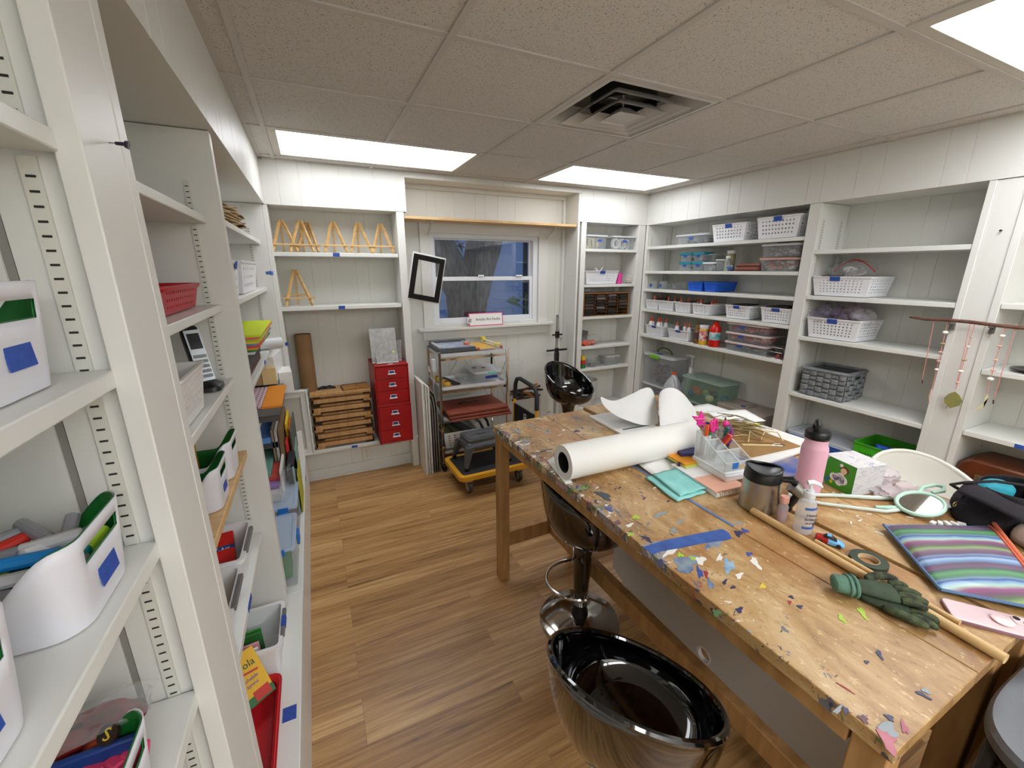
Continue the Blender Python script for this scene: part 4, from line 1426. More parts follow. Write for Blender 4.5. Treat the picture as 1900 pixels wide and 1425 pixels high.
# rolling cart
t = T('rolling_cart', 'chrome and white four-tier rolling cart under the window', 'cart', (1.14, 3.36, 0))
X0, X1, Y0, Y1 = .865 - 1.14, 1.445 - 1.14, -.16, .19
for k, z in enumerate((.985, .71, .445, .15)):
    g = G()
    g.loft([rrect(X1 - X0 - .012, Y1 - Y0, .02, z, 4, (X0 + X1) / 2, (Y0 + Y1) / 2), rrect(X1 - X0 - .004, Y1 - Y0 + .008, .022, z + .028, 4, (X0 + X1) / 2, (Y0 + Y1) / 2), rrect(X1 - X0 - .012, Y1 - Y0, .018, z + .028, 4, (X0 + X1) / 2, (Y0 + Y1) / 2), rrect(X1 - X0 - .024, Y1 - Y0 - .012, .018, z + .008, 4, (X0 + X1) / 2, (Y0 + Y1) / 2)])
    ob('tray', g, PLW, t)
for x in (X0 - .006, X1 + .006):
    for y in (Y0 - .004, Y1 + .004):
        po = ob('post', G().box((x - .011, y - .008, .06), (x + .011, y + .008, 1.03)), CHROME, t, bev=.003)
        ob('caster', G().cyl((x - .012, y, .03), (x + .012, y, .03), .03, n=14).cbox((x, y, .055), (.012, .02, .03)), BLACKP, po)
for k, z in enumerate((.965, .69)):
    for yy in (Y0 - .004, Y1 + .004):
        ob('rail', G().bar((X0, yy, z), (X1, yy, z), .008, .018), CHROME, t)
g = G()
for (a, b) in (((X0, .46), (0, .93)), ((X1, .46), (0, .93)), ((X0, .46), (0, .1)), ((X1, .46), (0, .1))):
    g.cyl((a[0], Y1 + .008, a[1]), ((X0 + X1) / 2, Y1 + .008, b[1]), .0025, n=5)
for s in (X0 - .006, X1 + .006):
    g.cyl((s, Y0, .93), (s, Y1, .5), .0025, n=5).cyl((s, Y1, .93), (s, Y0, .5), .0025, n=5)
ob('cross_wire', g, STEEL, t)
ob('power_strip', G().box((X0 - .045, -.10, .86), (X0 - .02, -.06, .96)).cyl((X0 - .035, -.08, .87), (X0 - .03, .0, .40), .003, n=5), PLW, t, bev=.003)
# on the cart
CZ = 1.0145
t = T('paper_trimmer', 'grey paper trimmer on top of the rolling cart', 'paper trimmer', (1.02, 3.375, CZ), 0)
g = G()
g.prism([(-.16, -.155), (.16, -.155), (.16, .14), (-.16, .14)], 0, .035)
ob('body', g, mat('trimmer_grey', '#4b4d52', .5), t, bev=.004)
ob('platen', G().box((-.12, -.14, .0352), (.12, .12, .039)), mat('trimmer_pale', '#a9b3c2', .4, col2='#8c96a6', nscale=12), t)
ob('blade_rail', G().box((-.15, -.15, .036), (-.125, .135, .05)).box((.122, -.15, .036), (.142, .135, .046)), mat('rail_silver', '#b5b7b8', .3), t, bev=.002)
ob('cutter', G().cbox((.115, -.06, .047), (.05, .04, .02), .3), mat('cutter_orange', '#d0694a', .5), t, bev=.003)
ob('back_ledge', G().box((-.16, .12, .036), (.16, .14, .055)), mat('trimmer_grey', '#4b4d52', .5), t)
t = T('paper_trimmer', 'yellow rotary paper trimmer on top of the rolling cart', 'paper trimmer', (1.295, 3.37, CZ), .10)
ob('board', G().box((-.10, -.14, .004), (.04, .15, .016)), mat('trimmer_yellow', '#d9a545', .5), t, bev=.002)
ob('base', G().box((-.115, -.15, 0), (.11, .16, .012)), mat('trimmer_tan', '#b1a48e', .5), t, bev=.002)
ob('guide_rail', G().box((.055, -.15, .014), (.075, .16, .022)).box((.08, -.14, .03), (.10, .17, .036)), mat('rail_cream', '#d8cfa9', .4), t)
ob('rotary_cutter', G().cbox((.082, .15, .045), (.03, .05, .035)).cbox((.08, -.12, .035), (.05, .03, .02)), mat('cutter_yellow', '#e5d35c', .5), t, bev=.004)
ob('corner_foot', G().ball((-.11, -.145, .012), .014, 8).ball((.105, -.145, .012), .014, 8).ball((.10, .16, .02), .013, 8), mat('foot_rust', '#a9502a', .5), t)
CZ = .7395
t = T('spirit_level', 'yellow spirit level on the second cart tier', 'spirit level', (.915, 3.34, CZ), .10)
ob('body', G().box((-.022, -.13, 0), (.022, .17, .028)), mat('level_yellow', '#d5a017', .45), t, bev=.002)
ob('vial_window', G().box((-.014, -.10, .027), (.014, -.06, .0295)).box((-.014, .0, .027), (.014, .035, .0295)).box((-.014, .10, .027), (.014, .13, .0295)), BLACKP, t)
for k in range(3):
    tag(place(ob('metal_strip', G().box((-.008, -.13, 0), (.008, .15, .012)), mat('strip_brown', '#2f2823', .5), bev=.001), (.962 + .019 * k, 3.345, CZ), .22), ('first', 'second', 'third')[k] + ' of three dark strips lying beside the yellow level on the cart', 'strip', 'dark strips on the cart')
t = T('glass_dish', 'small clear dish on the second cart tier', 'dish', (1.10, 3.38, CZ))
ob('body', G().loft([rrect(.09, .11, .012, 0, 4), rrect(.115, .135, .016, .04, 4), rrect(.11, .13, .016, .04, 4), rrect(.085, .105, .012, .004, 4)]), CLEAR, t)
stuff_pile('pale green and grey bits in the small clear dish', (1.10, 3.38, CZ + .005), 0, .07, .09, .03, 40, ['#b9c0a8', '#8f938a', '#d8d8d0'], size=.014, seed=3)
b = clear_bin('flat clear box with stickers and blue tape on the second cart tier', (1.295, 3.235, CZ), 0, .255, .27, .085, mat('lid_frost', '#dfe3e4', .35, alpha=.75))
ob('latch', G().box((-.01, -.012, .058), (.06, -.004, .078)), mat('latch_aqua', '#79c4b8', .4), b, bev=.002)
ob('tape_label', G().box((-.03, -.0015, .022), (.08, -.0005, .046)), mat('tape_navy', '#1e3582', .5), b, smooth=0)
s = ob('sticker', G().cyl((.01, .15, .0855), (.01, .15, .0862), .022, n=18).cyl((-.07, .17, .0855), (-.07, .17, .0862), .02, n=18), mat('sticker_mix', '#3a2624', .5, col2='#b04a3c', nscale=40), b)
CZ = .4745
for k in range(3):
    z = CZ + .002 + k * .022
    t = T('portfolio', ('bottom', 'middle', 'top')[k] + ' rust-red portfolio folder of the three on the third cart tier', 'portfolio', (1.15 + .008 * (2 - k), 3.30 - .02 * (2 - k), z), .02 * (k - 1), 'rust red portfolio folders')
    g = G().box((-.265, -.20, 0), (.265, .18, .006)).box((-.26, -.195, .010), (.265, .18, .016)).box((-.265, -.202, .0), (.265, -.194, .016))
    ob('cover', g, mat('portfolio_rust', '#86402b', .6, col2='#7a3826', nscale=8), t, bev=.002)
    if k == 2:
        ob('strap', G().tube([(-.10, .02, .018), (-.05, .05, .026), (.0, .04, .022), (.05, .06, .026), (.10, .05, .018)], .007, 6), BLACKP, t)
CZ = .1795
basket('white slotted basket of paper pads on the lowest cart tier', (1.02, 3.21, CZ), 0, .30, .30, .15, PLW2, 5, 5, 5, taped=False, tp=.08)
for k, c in enumerate(('#7c7f52', '#6a6a48', '#4d5150')):
    tag(place(ob('paper_pad', G().box((-.05, -.12, 0), (.05, .12, .02)), mat('pad_' + c.strip('#'), c, .6)), (.95 + .07 * k, 3.36, CZ + .09 + .012 * k), rot=(.12, .2, .2 * k)), ('olive pad at the left in the cart basket', 'brown-green pad in the middle of the cart basket', 'dark grey pad at the right in the cart basket')[k], 'paper pad')
tag(ob('strap', G().tube([(1.16, 3.25, CZ + .24), (1.20, 3.22, CZ + .20), (1.235, 3.21, CZ + .12), (1.25, 3.20, CZ + .06)], .012, 6).tube([(1.235, 3.22, CZ + .25), (1.262, 3.21, CZ + .21), (1.275, 3.205, CZ + .16)], .012, 6), BLACKP), 'black straps hanging from the third tier of the cart', 'strap')

# foam boards and folded panels leaning
BW = mat('board_white', '#eceae4', .6)
bd = [('#e9e7e0', .700, .010), ('#e4e3e0', .7135, .006), ('#3a3430', .7205, .003), ('#e7e5de', .7265, .007), ('#d9d2b9', .7345, .004), ('#8a9a78', .7395, .003), ('#e6e4de', .7465, .006), ('#e9e7e2', .7550, .007)]
nm = ['thick white foam board outermost left of the leaning board stack', 'second white foam board in the leaning stack by the alcove upright', 'dark board between white boards in the leaning stack', 'white foam board right of the dark board in the leaning stack', 'cream board in the middle of the leaning stack', 'green-edged board in the middle of the leaning stack', 'white foam board second from the right of the leaning white stack', 'white foam board rightmost of the leaning white stack']
for k, (c, x, w) in enumerate(bd):
    o = tag(ob('foam_board', G().box((x, 3.17 + .002 * k, .001), (x + w, 3.60, .800 - .006 * k)), mat('fb_' + c.strip('#'), c, .6), bev=.0008), nm[k], 'board', 'boards leaning by the alcove')
for k in range(3):
    x = .775 + k * .020
    t = T('folded_panel', ('left', 'middle', 'right')[k] + ' dark brown rounded panel of the three standing between the white boards and the cart', 'panel', (x, 3.2, 0), 0, 'dark folded panels by the cart')
    pts = [(y, z) for y, z in [(0, .002), (0, .55), (.012, .59), (.05, .63 + .02 * k), (.36, .66), (.38, .64), (.38, .002)]]
    g = G().loft([[(0, y, z) for y, z in pts], [(.012, y, z) for y, z in pts]])
    ob('panel', g, mat('panel_brown', '#4a3f36', .45), t, bev=.002)
    ob('edge_tube', G().tube([(.006, y - .004, z + .003) for y, z in pts[:6]], .005, 6), mat('panel_edge', '#7d756b', .35), t)

# platform dolly
t = T('platform_dolly', 'yellow platform dolly with black deck and folding handle', 'dolly', (1.14, 2.905, 0), .03)
YD = mat('dolly_yellow', '#dda126', .42)
dx, dy = .305, .205
cxo = 0.0
ob('frame', G().loft([rrect(2 * dx, 2 * dy, .045, .135, 5), rrect(2 * dx, 2 * dy, .045, .172, 5), rrect(2 * dx - .07, 2 * dy - .07, .03, .172, 5), rrect(2 * dx - .07, 2 * dy - .07, .03, .135, 5), rrect(2 * dx, 2 * dy, .045, .135, 5)], 0, True, False, False), YD, t, bev=.003)
ob('deck', G().loft([rrect(2 * dx - .071, 2 * dy - .071, .03, .14, 5), rrect(2 * dx - .071, 2 * dy - .071, .03, .1735, 5)]), mat('deck_rubber', '#28292b', .55, bump=.3, bscale=300), t)
for sx in (-1, 1):
    for sy in (-1, 1):
        x, y = sx * (dx - .09), sy * (dy - .07)
        c = ob('caster', G().cbox((x, y, .115), (.04, .05, .04)).cbox((x - .022, y, .075), (.004, .04, .08)).cbox((x + .022, y, .075), (.004, .04, .08)), STEEL, t, bev=.002)
        ob('wheel', G().lathe([(.045, -.014), (.05, -.010), (.05, .010), (.045, .014)], 22, M=Matrix.Translation((x, y, .051)) @ Matrix.Rotation(PI / 2, 4, 'Y')), mat('wheel_dark', '#3a3836', .5), c)
        ob('hub', G().lathe([(.034, -.016), (.034, .016)], 18, M=Matrix.Translation((x, y, .051)) @ Matrix.Rotation(PI / 2, 4, 'Y')), mat('hub_pale', '#b9b3a9', .4), c)
hx = .335
pl = [(hx, -.19, .16), (hx + .01, -.19, .60), (hx + .012, -.185, .70), (hx + .014, -.16, .755), (hx + .014, -.12, .775), (hx + .014, .10, .79), (hx + .012, .15, .775), (hx + .01, .172, .73), (hx + .005, .178, .60), (hx, .18, .16)]
ob('handle', G().tube(pl, .014, 10), YD, t)
ob('grip', G().tube([pl[1]] + pl[2:8] + [pl[8]], .0175, 10), mat('grip_black', '#1d1e20', .55), t)
pn = ob('handle_panel', G().box((hx - .006, -.185, .38), (hx + .006, .175, .56)), mat('panel_black', '#141415', .5), t, bev=.002)
lg = G()
for lo, hi in (((-.05, .44), (-.043, .52)), ((-.05, .513), (-.005, .52)), ((-.05, .44), (-.005, .447)), ((-.012, .44), (-.005, .52)), ((-.035, .465), (-.02, .495))):
    lg.box((hx - .0072, lo[0], lo[1]), (hx - .0061, hi[0], hi[1]))
ob('logo', lg, PLH, pn, smooth=0)
# grey step stool on the dolly
t = T('step_stool', 'grey metal step stool standing on the platform dolly', 'stool', (1.10, 2.93, .1745), .06)
SGM = mat('stool_grey', '#55585b', .42, metal=.25)
tw, td, th_ = .30, .20, .225
ob('seat', G().loft([rrect(tw, td, .03, th_ - .03, 5), rrect(tw, td, .03, th_ - .004, 5), rrect(tw - .008, td - .008, .028, th_, 5), rrect(tw - .03, td - .03, .02, th_, 5), rrect(tw - .034, td - .034, .02, th_ - .003, 5)]), SGM, t)
ob('top_inlay', G().loft([rrect(tw - .036, td - .036, .02, th_ - .003, 5), rrect(tw - .036, td - .036, .02, th_ + .0015, 5)]), mat('stool_top', '#5d5f61', .6, col2='#45474a', nscale=9, stretch=(1, 7, 1)), t)
ob('grip_slot', G().cbox((0, 0, th_ + .002), (.08, .012, .002)), SLOT, t, bev=.0008)
ob('apron', G().loft([rrect(tw + .03, td + .03, .035, th_ - .08, 5), rrect(tw - .002, td - .002, .03, th_ - .028, 5)], 0, True, False, False), SGM, t, solid=.003)
for sx in (-1, 1):
    for sy in (-1, 1):
        a = Vector((sx * (tw / 2 - .01), sy * (td / 2 - .01), th_ - .05))
        b = Vector((sx * (tw / 2 + .035), sy * (td / 2 + .03), .022))
        l = ob('leg', G().loft([[(a.x + dx_, a.y + dy_, a.z) for dx_, dy_ in ((-.032, -.026), (.032, -.026), (.032, .026), (-.032, .026))], [(b.x + dx_, b.y + dy_, b.z) for dx_, dy_ in ((-.014, -.012), (.014, -.012), (.014, .012), (-.014, .012))]]), SGM, t, bev=.003)
        ob('foot', G().box((b.x - .016, b.y - .014, .0), (b.x + .016, b.y + .014, .024)), BLACKP, l, bev=.002)

# clear wall bag with a bundle of clamps
t = T('plastic_bag', 'clear plastic bag standing against the wall behind the dolly handle', 'bag', (1.66, 3.52, .10))
def fb(u, v):
    a = 2 * PI * u
    r = .6 + .4 * math.sin(PI * min(1, v * 1.15)) ** .5
    n_ = 1 + .05 * math.sin(5 * a + 6 * v) + .04 * math.sin(9 * a - 5 * v)
    return (.17 * math.cos(a) * r * n_, .09 * math.sin(a) * r * n_, .72 * v)
ob('film', G().sheet(fb, 30, 14), mat('bag_film', '#e4e6e4', .15, alpha=.25), t, smooth=25)
ob('tag', G().cbox((-.15, -.06, .60), (.03, .002, .035)), mat('tag_white', '#d6d8dc', .5), t)
random.seed(21)
g = G()
for k in range(26):
    a = Vector((random.uniform(-.13, .10), random.uniform(-.04, .03), random.uniform(0, .09)))
    g.bar(a, a + Vector((random.uniform(.06, .15), random.uniform(-.05, .05), random.uniform(-.04, .04))), .012, .016, k % 3)
tag(place(ob('clamp_bundle', g, [mat('clamp_dark', '#2c2723', .6), mat('clamp_brown', '#4a382a', .6), mat('clamp_tip', '#b9762c', .5)]), (1.665, 3.36, .50)), 'tangled bundle of dark clamps with orange tips behind the dolly handle', 'clamps', None, 'stuff')
# bar with cross pieces beside the recess wall
t = T('bar_clamp', 'upright grey bar with two black cross handles beside the window recess', 'clamp', (1.97, 3.45, 0))
p = aty(1034, 665, 3.45)
t.location = (p.x, 3.47, 0)
ob('bar', G().box((-.012, -.004, .25), (.012, .004, 1.235)).cyl((0, -.004, 1.235), (0, .004, 1.235), .012, n=14), mat('bar_grey', '#9a9a95', .4, metal=.4), t)
ob('slide', G().cbox((0, -.006, 1.055), (.034, .03, .065)).bar((-.055, -.008, 1.055), (.055, -.008, 1.055), .014, .015), BLACKP, t, bev=.003)
ob('head', G().cbox((0, -.006, .895), (.034, .03, .06)).bar((-.115, -.008, .905), (.115, -.008, .905), .014, .018).cbox((0, -.006, .80), (.042, .034, .16)).bar((-.045, -.01, .70), (.0, -.01, .80), .02, .02), BLACKP, t, bev=.004)
for k in range(3):
    tag(ob('pale_batten', G().box((1.885 + .032 * k, 3.50, .001), (1.905 + .032 * k, 3.512, .56 - .02 * k)), mat('slat_offwhite', '#cfcdc4', .5)), ('left', 'middle', 'right')[k] + ' of the three pale battens leaning behind the black stool at the window', 'batten', 'pale battens behind the stool')


# ---------------------------------------------------------------- tulip seat bar stools
def stool(label, loc, rz, m, neck, group=None, base=True, chrome=True):
    """bucket seat on a gas-lift post; the high back is on the local -Y side, origin on the floor"""
    t = T('bar_stool', label, 'bar stool', loc, rz, group)

    def rim(a):
        return Vector((.205 * math.cos(a), .198 * math.sin(a), .222 - .11 * math.sin(a)))

    def shell(u, v, inn=0):
        a = 2 * PI * u
        R_ = rim(a)
        s = v
        rr = (1 - (1 - s) ** 2.1) ** .62           # quick flare then upright
        z = .03 + (R_.z - .03) * (s ** 1.9)
        k = rr
        return Vector((R_.x * k, R_.y * k + .01 * (1 - s), z))
    g = G()
    n, mm = 48, 16
    g.sheet(lambda u, v: shell(u, .035 + .965 * v), n, mm)
    seat = ob('seat', g, m, t, solid=.012, soff=0, smooth=70, sub=1)
    seat.location = (0, 0, neck)
    lip = ob('rim_lip', G().tube([rim(2 * PI * k / 48) for k in range(48)], .0085, 8, closed=True), m, t)
    lip.location = (0, 0, neck)
    ob('seat_plug', G().lathe([(.05, .035), (.046, .044), (.001, .046)], 24), m, t).location = (0, .01, neck)
    ob('neck', G().lathe([(.033, .125 if neck < .5 else neck - .34), (.040, neck * .55), (.046, neck - .07), (.058, neck - .015), (.080, neck + .025), (.115, neck + .066)], 28), m, t)
    ob('post', G().lathe([(.024, .03), (.024, neck - .10)], 18), CHROME if chrome else m, t)
    ob('collar', G().lathe([(.036, .10), (.037, .118), (.036, .135)], 20), CHROME, t)
    ob('boot', G().lathe([(.042, .022), (.040, .05), (.031, .085), (.030, .10)], 20), BLACKP, t)
    ob('base_plate', G().lathe([(.19, 0), (.193, .006), (.185, .012), (.12, .020), (.06, .030), (.03, .034)], 40), mat('base_chrome', '#a8a49e', .12, metal=1), t)
    pts = [(.135 * math.cos(a), -.02 - .15 * math.sin(a), .235) for a in [-PI * .02 + PI * 1.04 * k / 24 for k in range(25)]]
    ob('footrest', G().tube([(.03, .0, .19), (.08, .0, .22)] + pts + [(-.08, .0, .22), (-.03, 0, .19)], .0085, 8), CHROME, t)
    return t


# ---------------------------------------------------------------- stools
stool('black glossy tulip stool in front, pulled out at the near end of the worktable', (.600, .590, .001), -1.10, BLACKG, .49)
stool('black glossy tulip stool tucked half under the worktable edge', (1.015, 1.385, .001), -1.93, BLACKG, .445)
stool('black glossy tulip stool standing by the window beyond the worktable', (1.86, 2.85, .001), 3.53, BLACKG, .563)
stool('white tulip stool on the far side of the worktable beside the black bag', (2.255, .685, .001), 2.5, mat('stool_white', '#dedcd2', .25), .528)

# ---------------------------------------------------------------- corner bay on the back wall
def back_item(uL, uR, v, y=3.42):
    a, b = aty(uL, v, y), aty(uR, v, y)
    return (a.x + b.x) / 2, abs(b.x - a.x)


def rolls(lbls, pts, r, w, m, group, name='tape_roll', ax='Y', tilt=.3):
    for k, (p, lb) in enumerate(zip(pts, lbls)):
        M = Matrix.Rotation(PI / 2, 4, 'X')
        o = ob(name, G().lathe([(r * .68, -w / 2), (r, -w / 2), (r, w / 2), (r * .68, w / 2), (r * .68, -w / 2)], 22, cap0=False, cap1=False, M=M), m)
        place(o, p, rot=(0, 0, tilt * (1 + .3 * k)))
        tag(o, lb, 'tape roll', group)


x, w = back_item(1089, 1127, 447)
clear_bin('left clear lidded box of cream tape rolls on the top corner shelf', (x, 3.42, 1.850), 0, .25, .20, .125, taped=.03)
MASK = mat('masking_tape', '#e4d9b4', .6)
rolls(['frontmost cream tape roll in the left clear box', 'second cream tape roll in the left clear box', 'third cream tape roll leaning in the left clear box', 'last cream tape roll in the left clear box'], [(x - .075, 3.48, 1.907), (x - .02, 3.50, 1.905), (x + .03, 3.51, 1.905), (x + .075, 3.52, 1.903)], .05, .024, MASK, 'cream tape rolls in the left clear box', tilt=.5)
x, w = back_item(1136, 1184, 447)
clear_bin('right clear lidded box of white tape rolls on the top corner shelf', (x - .004, 3.42, 1.850), 0, .27, .20, .125, taped=.0)
rolls(['left white tape roll in the right clear box', 'middle white tape roll in the right clear box', 'right pale tape roll in the right clear box'], [(x - .075, 3.48, 1.907), (x + .01, 3.49, 1.905), (x + .085, 3.51, 1.90)], .05, .03, mat('white_tape', '#e9e8e2', .5), 'white tape rolls in the right clear box', tilt=.25)
x, w = back_item(1085.5, 1147, 512)
basket('white perforated basket with blue tape on the second corner shelf', (x, 3.412, 1.524), 0, w, .20, .125, PLW, 12, 4, 7)
g = G().sheet(lambda u, v: (x - .05 + .10 * u, 3.47 + .07 * v, 1.64 + .03 * math.sin(6 * u + 2) * math.sin(5 * v + 1) + .012), 10, 8)
tag(ob('tissue_paper', g, mat('bk_white', '#d9d6cf', .6), solid=.001), 'crumpled white tissue rising out of the white corner basket', 'tissue')
p = aty(1148, 520, 3.45)
t = T('plastic_tub', 'bright pink fluted tub next to the white basket in the corner bay', 'tub', (p.x, 3.45, 1.524))
ob('body', G().lathe([(.032 + .003 * (k % 2), .002 + .10 * k / 8) for k in range(9)], 18), mat('tub_pink', '#df3f9a', .45), t)
p = aty(1168, 520, 3.47)
bag('clear bag of pale cord beside the pink tub', (p.x, 3.48, 1.524), 0, .12, .10, .10, CLEARB, 31)
tag(place(ob('cord_coil', G().tube([((.03 + .008 * math.sin(9 * a)) * math.cos(a), (.03 + .006 * math.cos(7 * a)) * math.sin(a), .012 + a * .0024) for a in [k * .35 for k in range(70)]], .006, 6), mat('cord_cream', '#ddd6c0', .7)), (p.x, 3.48, 1.526)), 'pale coil of cord inside the clear bag by the pink tub', 'cord')
# wooden ink pad rack
x, w = back_item(1082, 1166, 565)
t = T('ink_pad_rack', 'wooden pigeonhole rack of dark ink pads on the corner shelf', 'rack', (x, 3.415, 1.218))
RW = mat('rack_wood', '#8d6236', .5, col2='#7a5229', nscale=8)
hw, hh, dd = w / 2, .215, .13
g = G()
g.box((-hw, 0, 0), (-hw + .012, dd, hh)).box((hw - .012, 0, 0), (hw, dd, hh)).box((-hw, 0, hh), (hw, dd, hh + .012)).box((-hw, 0, -.0), (hw, dd, .008)).box((-hw, dd, 0), (hw, dd + .004, hh))
ob('case', g, RW, t, bev=.0015)
rows, colsN = 7, 4
g = G()
for c in range(1, colsN):
    xx = -hw + c * w / colsN
    g.box((xx - .002, .002, .008), (xx + .002, dd, hh))
for r in range(1, rows):
    zz = .008 + r * (hh - .008) / rows
    g.box((-hw + .012, .003, zz - .0015), (hw - .012, dd, zz + .0015))
ob('dividers', g, mat('rack_dark', '#5b3d20', .6), t)
random.seed(4)
for r in range(rows):
    for c in range(colsN):
        if (r, c) in ((0, 1), (1, 3), (0, 3), (2, 2)):
            continue
        xx = x - hw + (c + .5) * w / colsN
        zz = 1.218 + .0115 + r * (hh - .008) / rows
        col = random.choice(['#24211f', '#1f1d22', '#2b2826', '#3a2f35', '#6c655f', '#17181a', '#514038'])
        tag(ob('ink_pad', G().box((xx - .048, 3.409 + random.uniform(0, .012), zz), (xx + .048, 3.50, zz + .019)), mat('ip_' + col.strip('#'), col, .4), bev=.001), 'ink pad in the %s column, %s row from the bottom of the wooden rack' % (('first', 'second', 'third', 'fourth')[c], ('first', 'second', 'third', 'fourth', 'fifth', 'sixth', 'seventh')[r]), 'ink pad', 'ink pads in the wooden rack')
p = aty(1088, 538, 3.45)
clear_bin('small clear box on top of the wooden ink pad rack', (p.x + .005, 3.44, 1.218 + .228), 0, .09, .07, .05, False)
p = aty(1086, 636, 3.45)
bag('clear bag with orange felt on the fourth corner shelf', (p.x + .085, 3.49, .924), 0, .24, .13, .10, CLEARB, 41)
stuff_pile('orange felt scraps in the clear bag on the fourth corner shelf', (p.x + .05, 3.47, .924), 0, .20, .09, .05, 40, ['#e0562a', '#d24a22', '#c9745a'], 'box', size=.035, seed=9)
clear_bin('small dark filled clear box behind the orange felt', (p.x + .01, 3.50, .923), 0, .12, .10, .15, False, tub=mat('smoke_plastic', '#7d7f80', .25, alpha=.6))
p = aty(1079, 672, 3.45)
for k, (c, nm) in enumerate((('#2f7a3c', 'green cube at the bottom of the little paint pot stack'), ('#c8342c', 'red cube in the middle of the little paint pot stack'), ('#e2c22e', 'yellow cube at the top of the little paint pot stack'))):
    slab('paint_pot', nm, 'pot', (p.x + .012, 3.45, .696 + .043 * k), (.045, .045, .042), mat('pot_' + c.strip('#'), c, .4), bev=.003)
p = aty(1100, 675, 3.47)
t = T('glass_bowl', 'clear glass bowl on the fifth corner shelf', 'bowl', (p.x, 3.48, .696))
ob('body', G().lathe([(.045, 0), (.075, .03), (.085, .085), (.081, .085), (.07, .032), (.04, .006)], 28), CLEAR, t)
stuff_pile('grey beads lying in the clear glass bowl', (p.x, 3.48, .702), 0, .08, .08, .03, 50, ['#55585a', '#8d8f8f', '#b9b5aa'], 'ball', size=.016, seed=2)
p = aty(1132, 668, 3.47)
clear_bin('clear tub with white lid beside the glass bowl', (p.x, 3.43, .696), 0, .17, .13, .10)
p = aty(1100, 735, 3.45)
t = T('bucket', 'translucent white bucket with label on the bottom corner shelf', 'bucket', (2.488, 3.50, .289))
ob('body', G().lathe([(.105, 0), (.125, .26), (.128, .26), (.128, .27), (.121, .27), (.102, .006)], 30), mat('bucket_clear', '#dfe1e2', .3, alpha=.6), t)
ob('label', G().box((-.03, -.119, .09), (.04, -.1155, .16)), mat('label_grey', '#8b8f98', .5, col2='#d7d8dc', nscale=40), t)
t = T('bucket_rim_object', 'small black rounded object on the rim of the translucent bucket', 'object', (2.44, 3.45, .562))  # black rounded piece at the bucket's rim, no lamp
ob('body', G().ball((0, 0, .02), .035, 10, 0, (1.3, .9, .6)), BLACKP, t)

# ---------------------------------------------------------------- right wall, far bay
RX = 3.062
RZ = -PI / 2


def rbasket(lb, uL, uR, v, z, D, H, m=PLW, nx=9, ny=4, nd=6, x=RX, group=None, taped=True, W=None, rz=0, **kw):
    y, w = wall_x(uL, uR, v, x)
    y -= .008
    return basket(lb, (x, y, z + .001), RZ + rz, W or w, D, H, m, nx, ny, nd, group, taped, **kw), y, w


def rbin(lb, uL, uR, v, z, D, H, x=RX, **kw):
    y, w = wall_x(uL, uR, v, x)
    return clear_bin(lb, (x, y, z + .001), RZ, w, D, H, **kw), y, w


z1, z2, z3, z4, z5, z6 = RB[0][3]
_, y, w = rbin('flat clear lidded bin alone at the left of the top right-wall shelf', 1253, 1312, 445, z1, .24, .085, x=3.09, taped=.0)
stuff_pile('grey odds and ends in the flat clear bin on the top shelf', (3.21, y, z1 + .005), 0, .18, w * .8, .05, 60, ['#8d8f92', '#b8b5ae', '#6d6f74'], seed=12, size=.03)
_, y, w = rbasket('white perforated basket next to the flat clear bin on the top right shelf', 1319, 1381, 432, z1, .26, .135, x=3.085)
_, y, w = rbasket('white perforated basket at the right end of the top right-wall shelf', 1401, 1480, 425, z1, .26, .15, x=3.075, nx=10)
stuff_pile('green and grey twigs showing in the right white basket on the top shelf', (3.2, y - .02, z1 + .02), 0, .18, w * .7, .10, 50, ['#6c7048', '#8f8a78', '#b0a78f'], 'stick', seed=13)
# second shelf
TEAL = mat('lid_teal', '#157f93', .45)
for k, (uL, uR, dz, lb) in enumerate(((1260, 1281, 0, 'lower left small clear box with teal lid on the second right shelf'), (1260, 1280.5, 1, 'upper left small clear box with teal lid on the second right shelf'), (1284, 1305, 0, 'lower right small clear box with teal lid on the second right shelf'), (1284, 1303, 1, 'upper right small clear box with teal lid on the second right shelf'))):
    zz = z2 + dz * .080
    _, y, w = rbin(lb, uL, uR, 490, zz, .13, .078, x=3.10, lid=TEAL, group='small boxes with teal lids', lidh=.02, taped=.0)
    stuff_pile('pink and white bits in the %s' % lb.replace(' on the second right shelf', ''), (3.165, y, zz + .005), 0, .07, w * .7, .04, 22, ['#d78a8f', '#e4dcd6', '#b6626c'] if dz else ['#c4ccd4', '#9fb4c4', '#d8d8da'], seed=20 + k, size=.018)
_, y, w = rbin('grey filled clear box behind the teal lidded boxes', 1306, 1326, 478, z2 + .07, .12, .075, x=3.17)
slab('card_box', 'low pale box under the grey clear box on the second right shelf', 'box', (3.23, y, z2 + .001), (.14, w, .068), mat('bk_white', '#d9d6cf', .6))
_, y, w = rbin('clear tub of white beads with white lid on the second right shelf', 1304, 1327, 490, z2, .14, .072, x=3.085, lid=mat('lid_white', '#e6e7ea', .4))
stuff_pile('white and silver beads in the clear tub on the second right shelf', (3.15, y, z2 + .004), 0, .09, w * .75, .045, 40, ['#d9dadf', '#a5a8b2', '#c8ccd6'], 'ball', seed=31, size=.018)
_, y, w = rbin('small square clear jar next to the bead tub on the second right shelf', 1329, 1343, 484, z2, .07, .095, x=3.09)
p = atx(1350, 490, 3.12)
bottle('clear glitter bottle with white cap in front on the second right shelf', (3.12, p.y, z2 + .001), [(.024, 0), (.025, .003), (.025, .085), (.015, .10)], mat('glitter_green', '#a9b0a4', .3, col2='#8c968c', nscale=50, alpha=.85), [(.018, .10), (.019, .102), (.019, .115), (.016, .118)], PLW)
p = atx(1356, 480, 3.2)
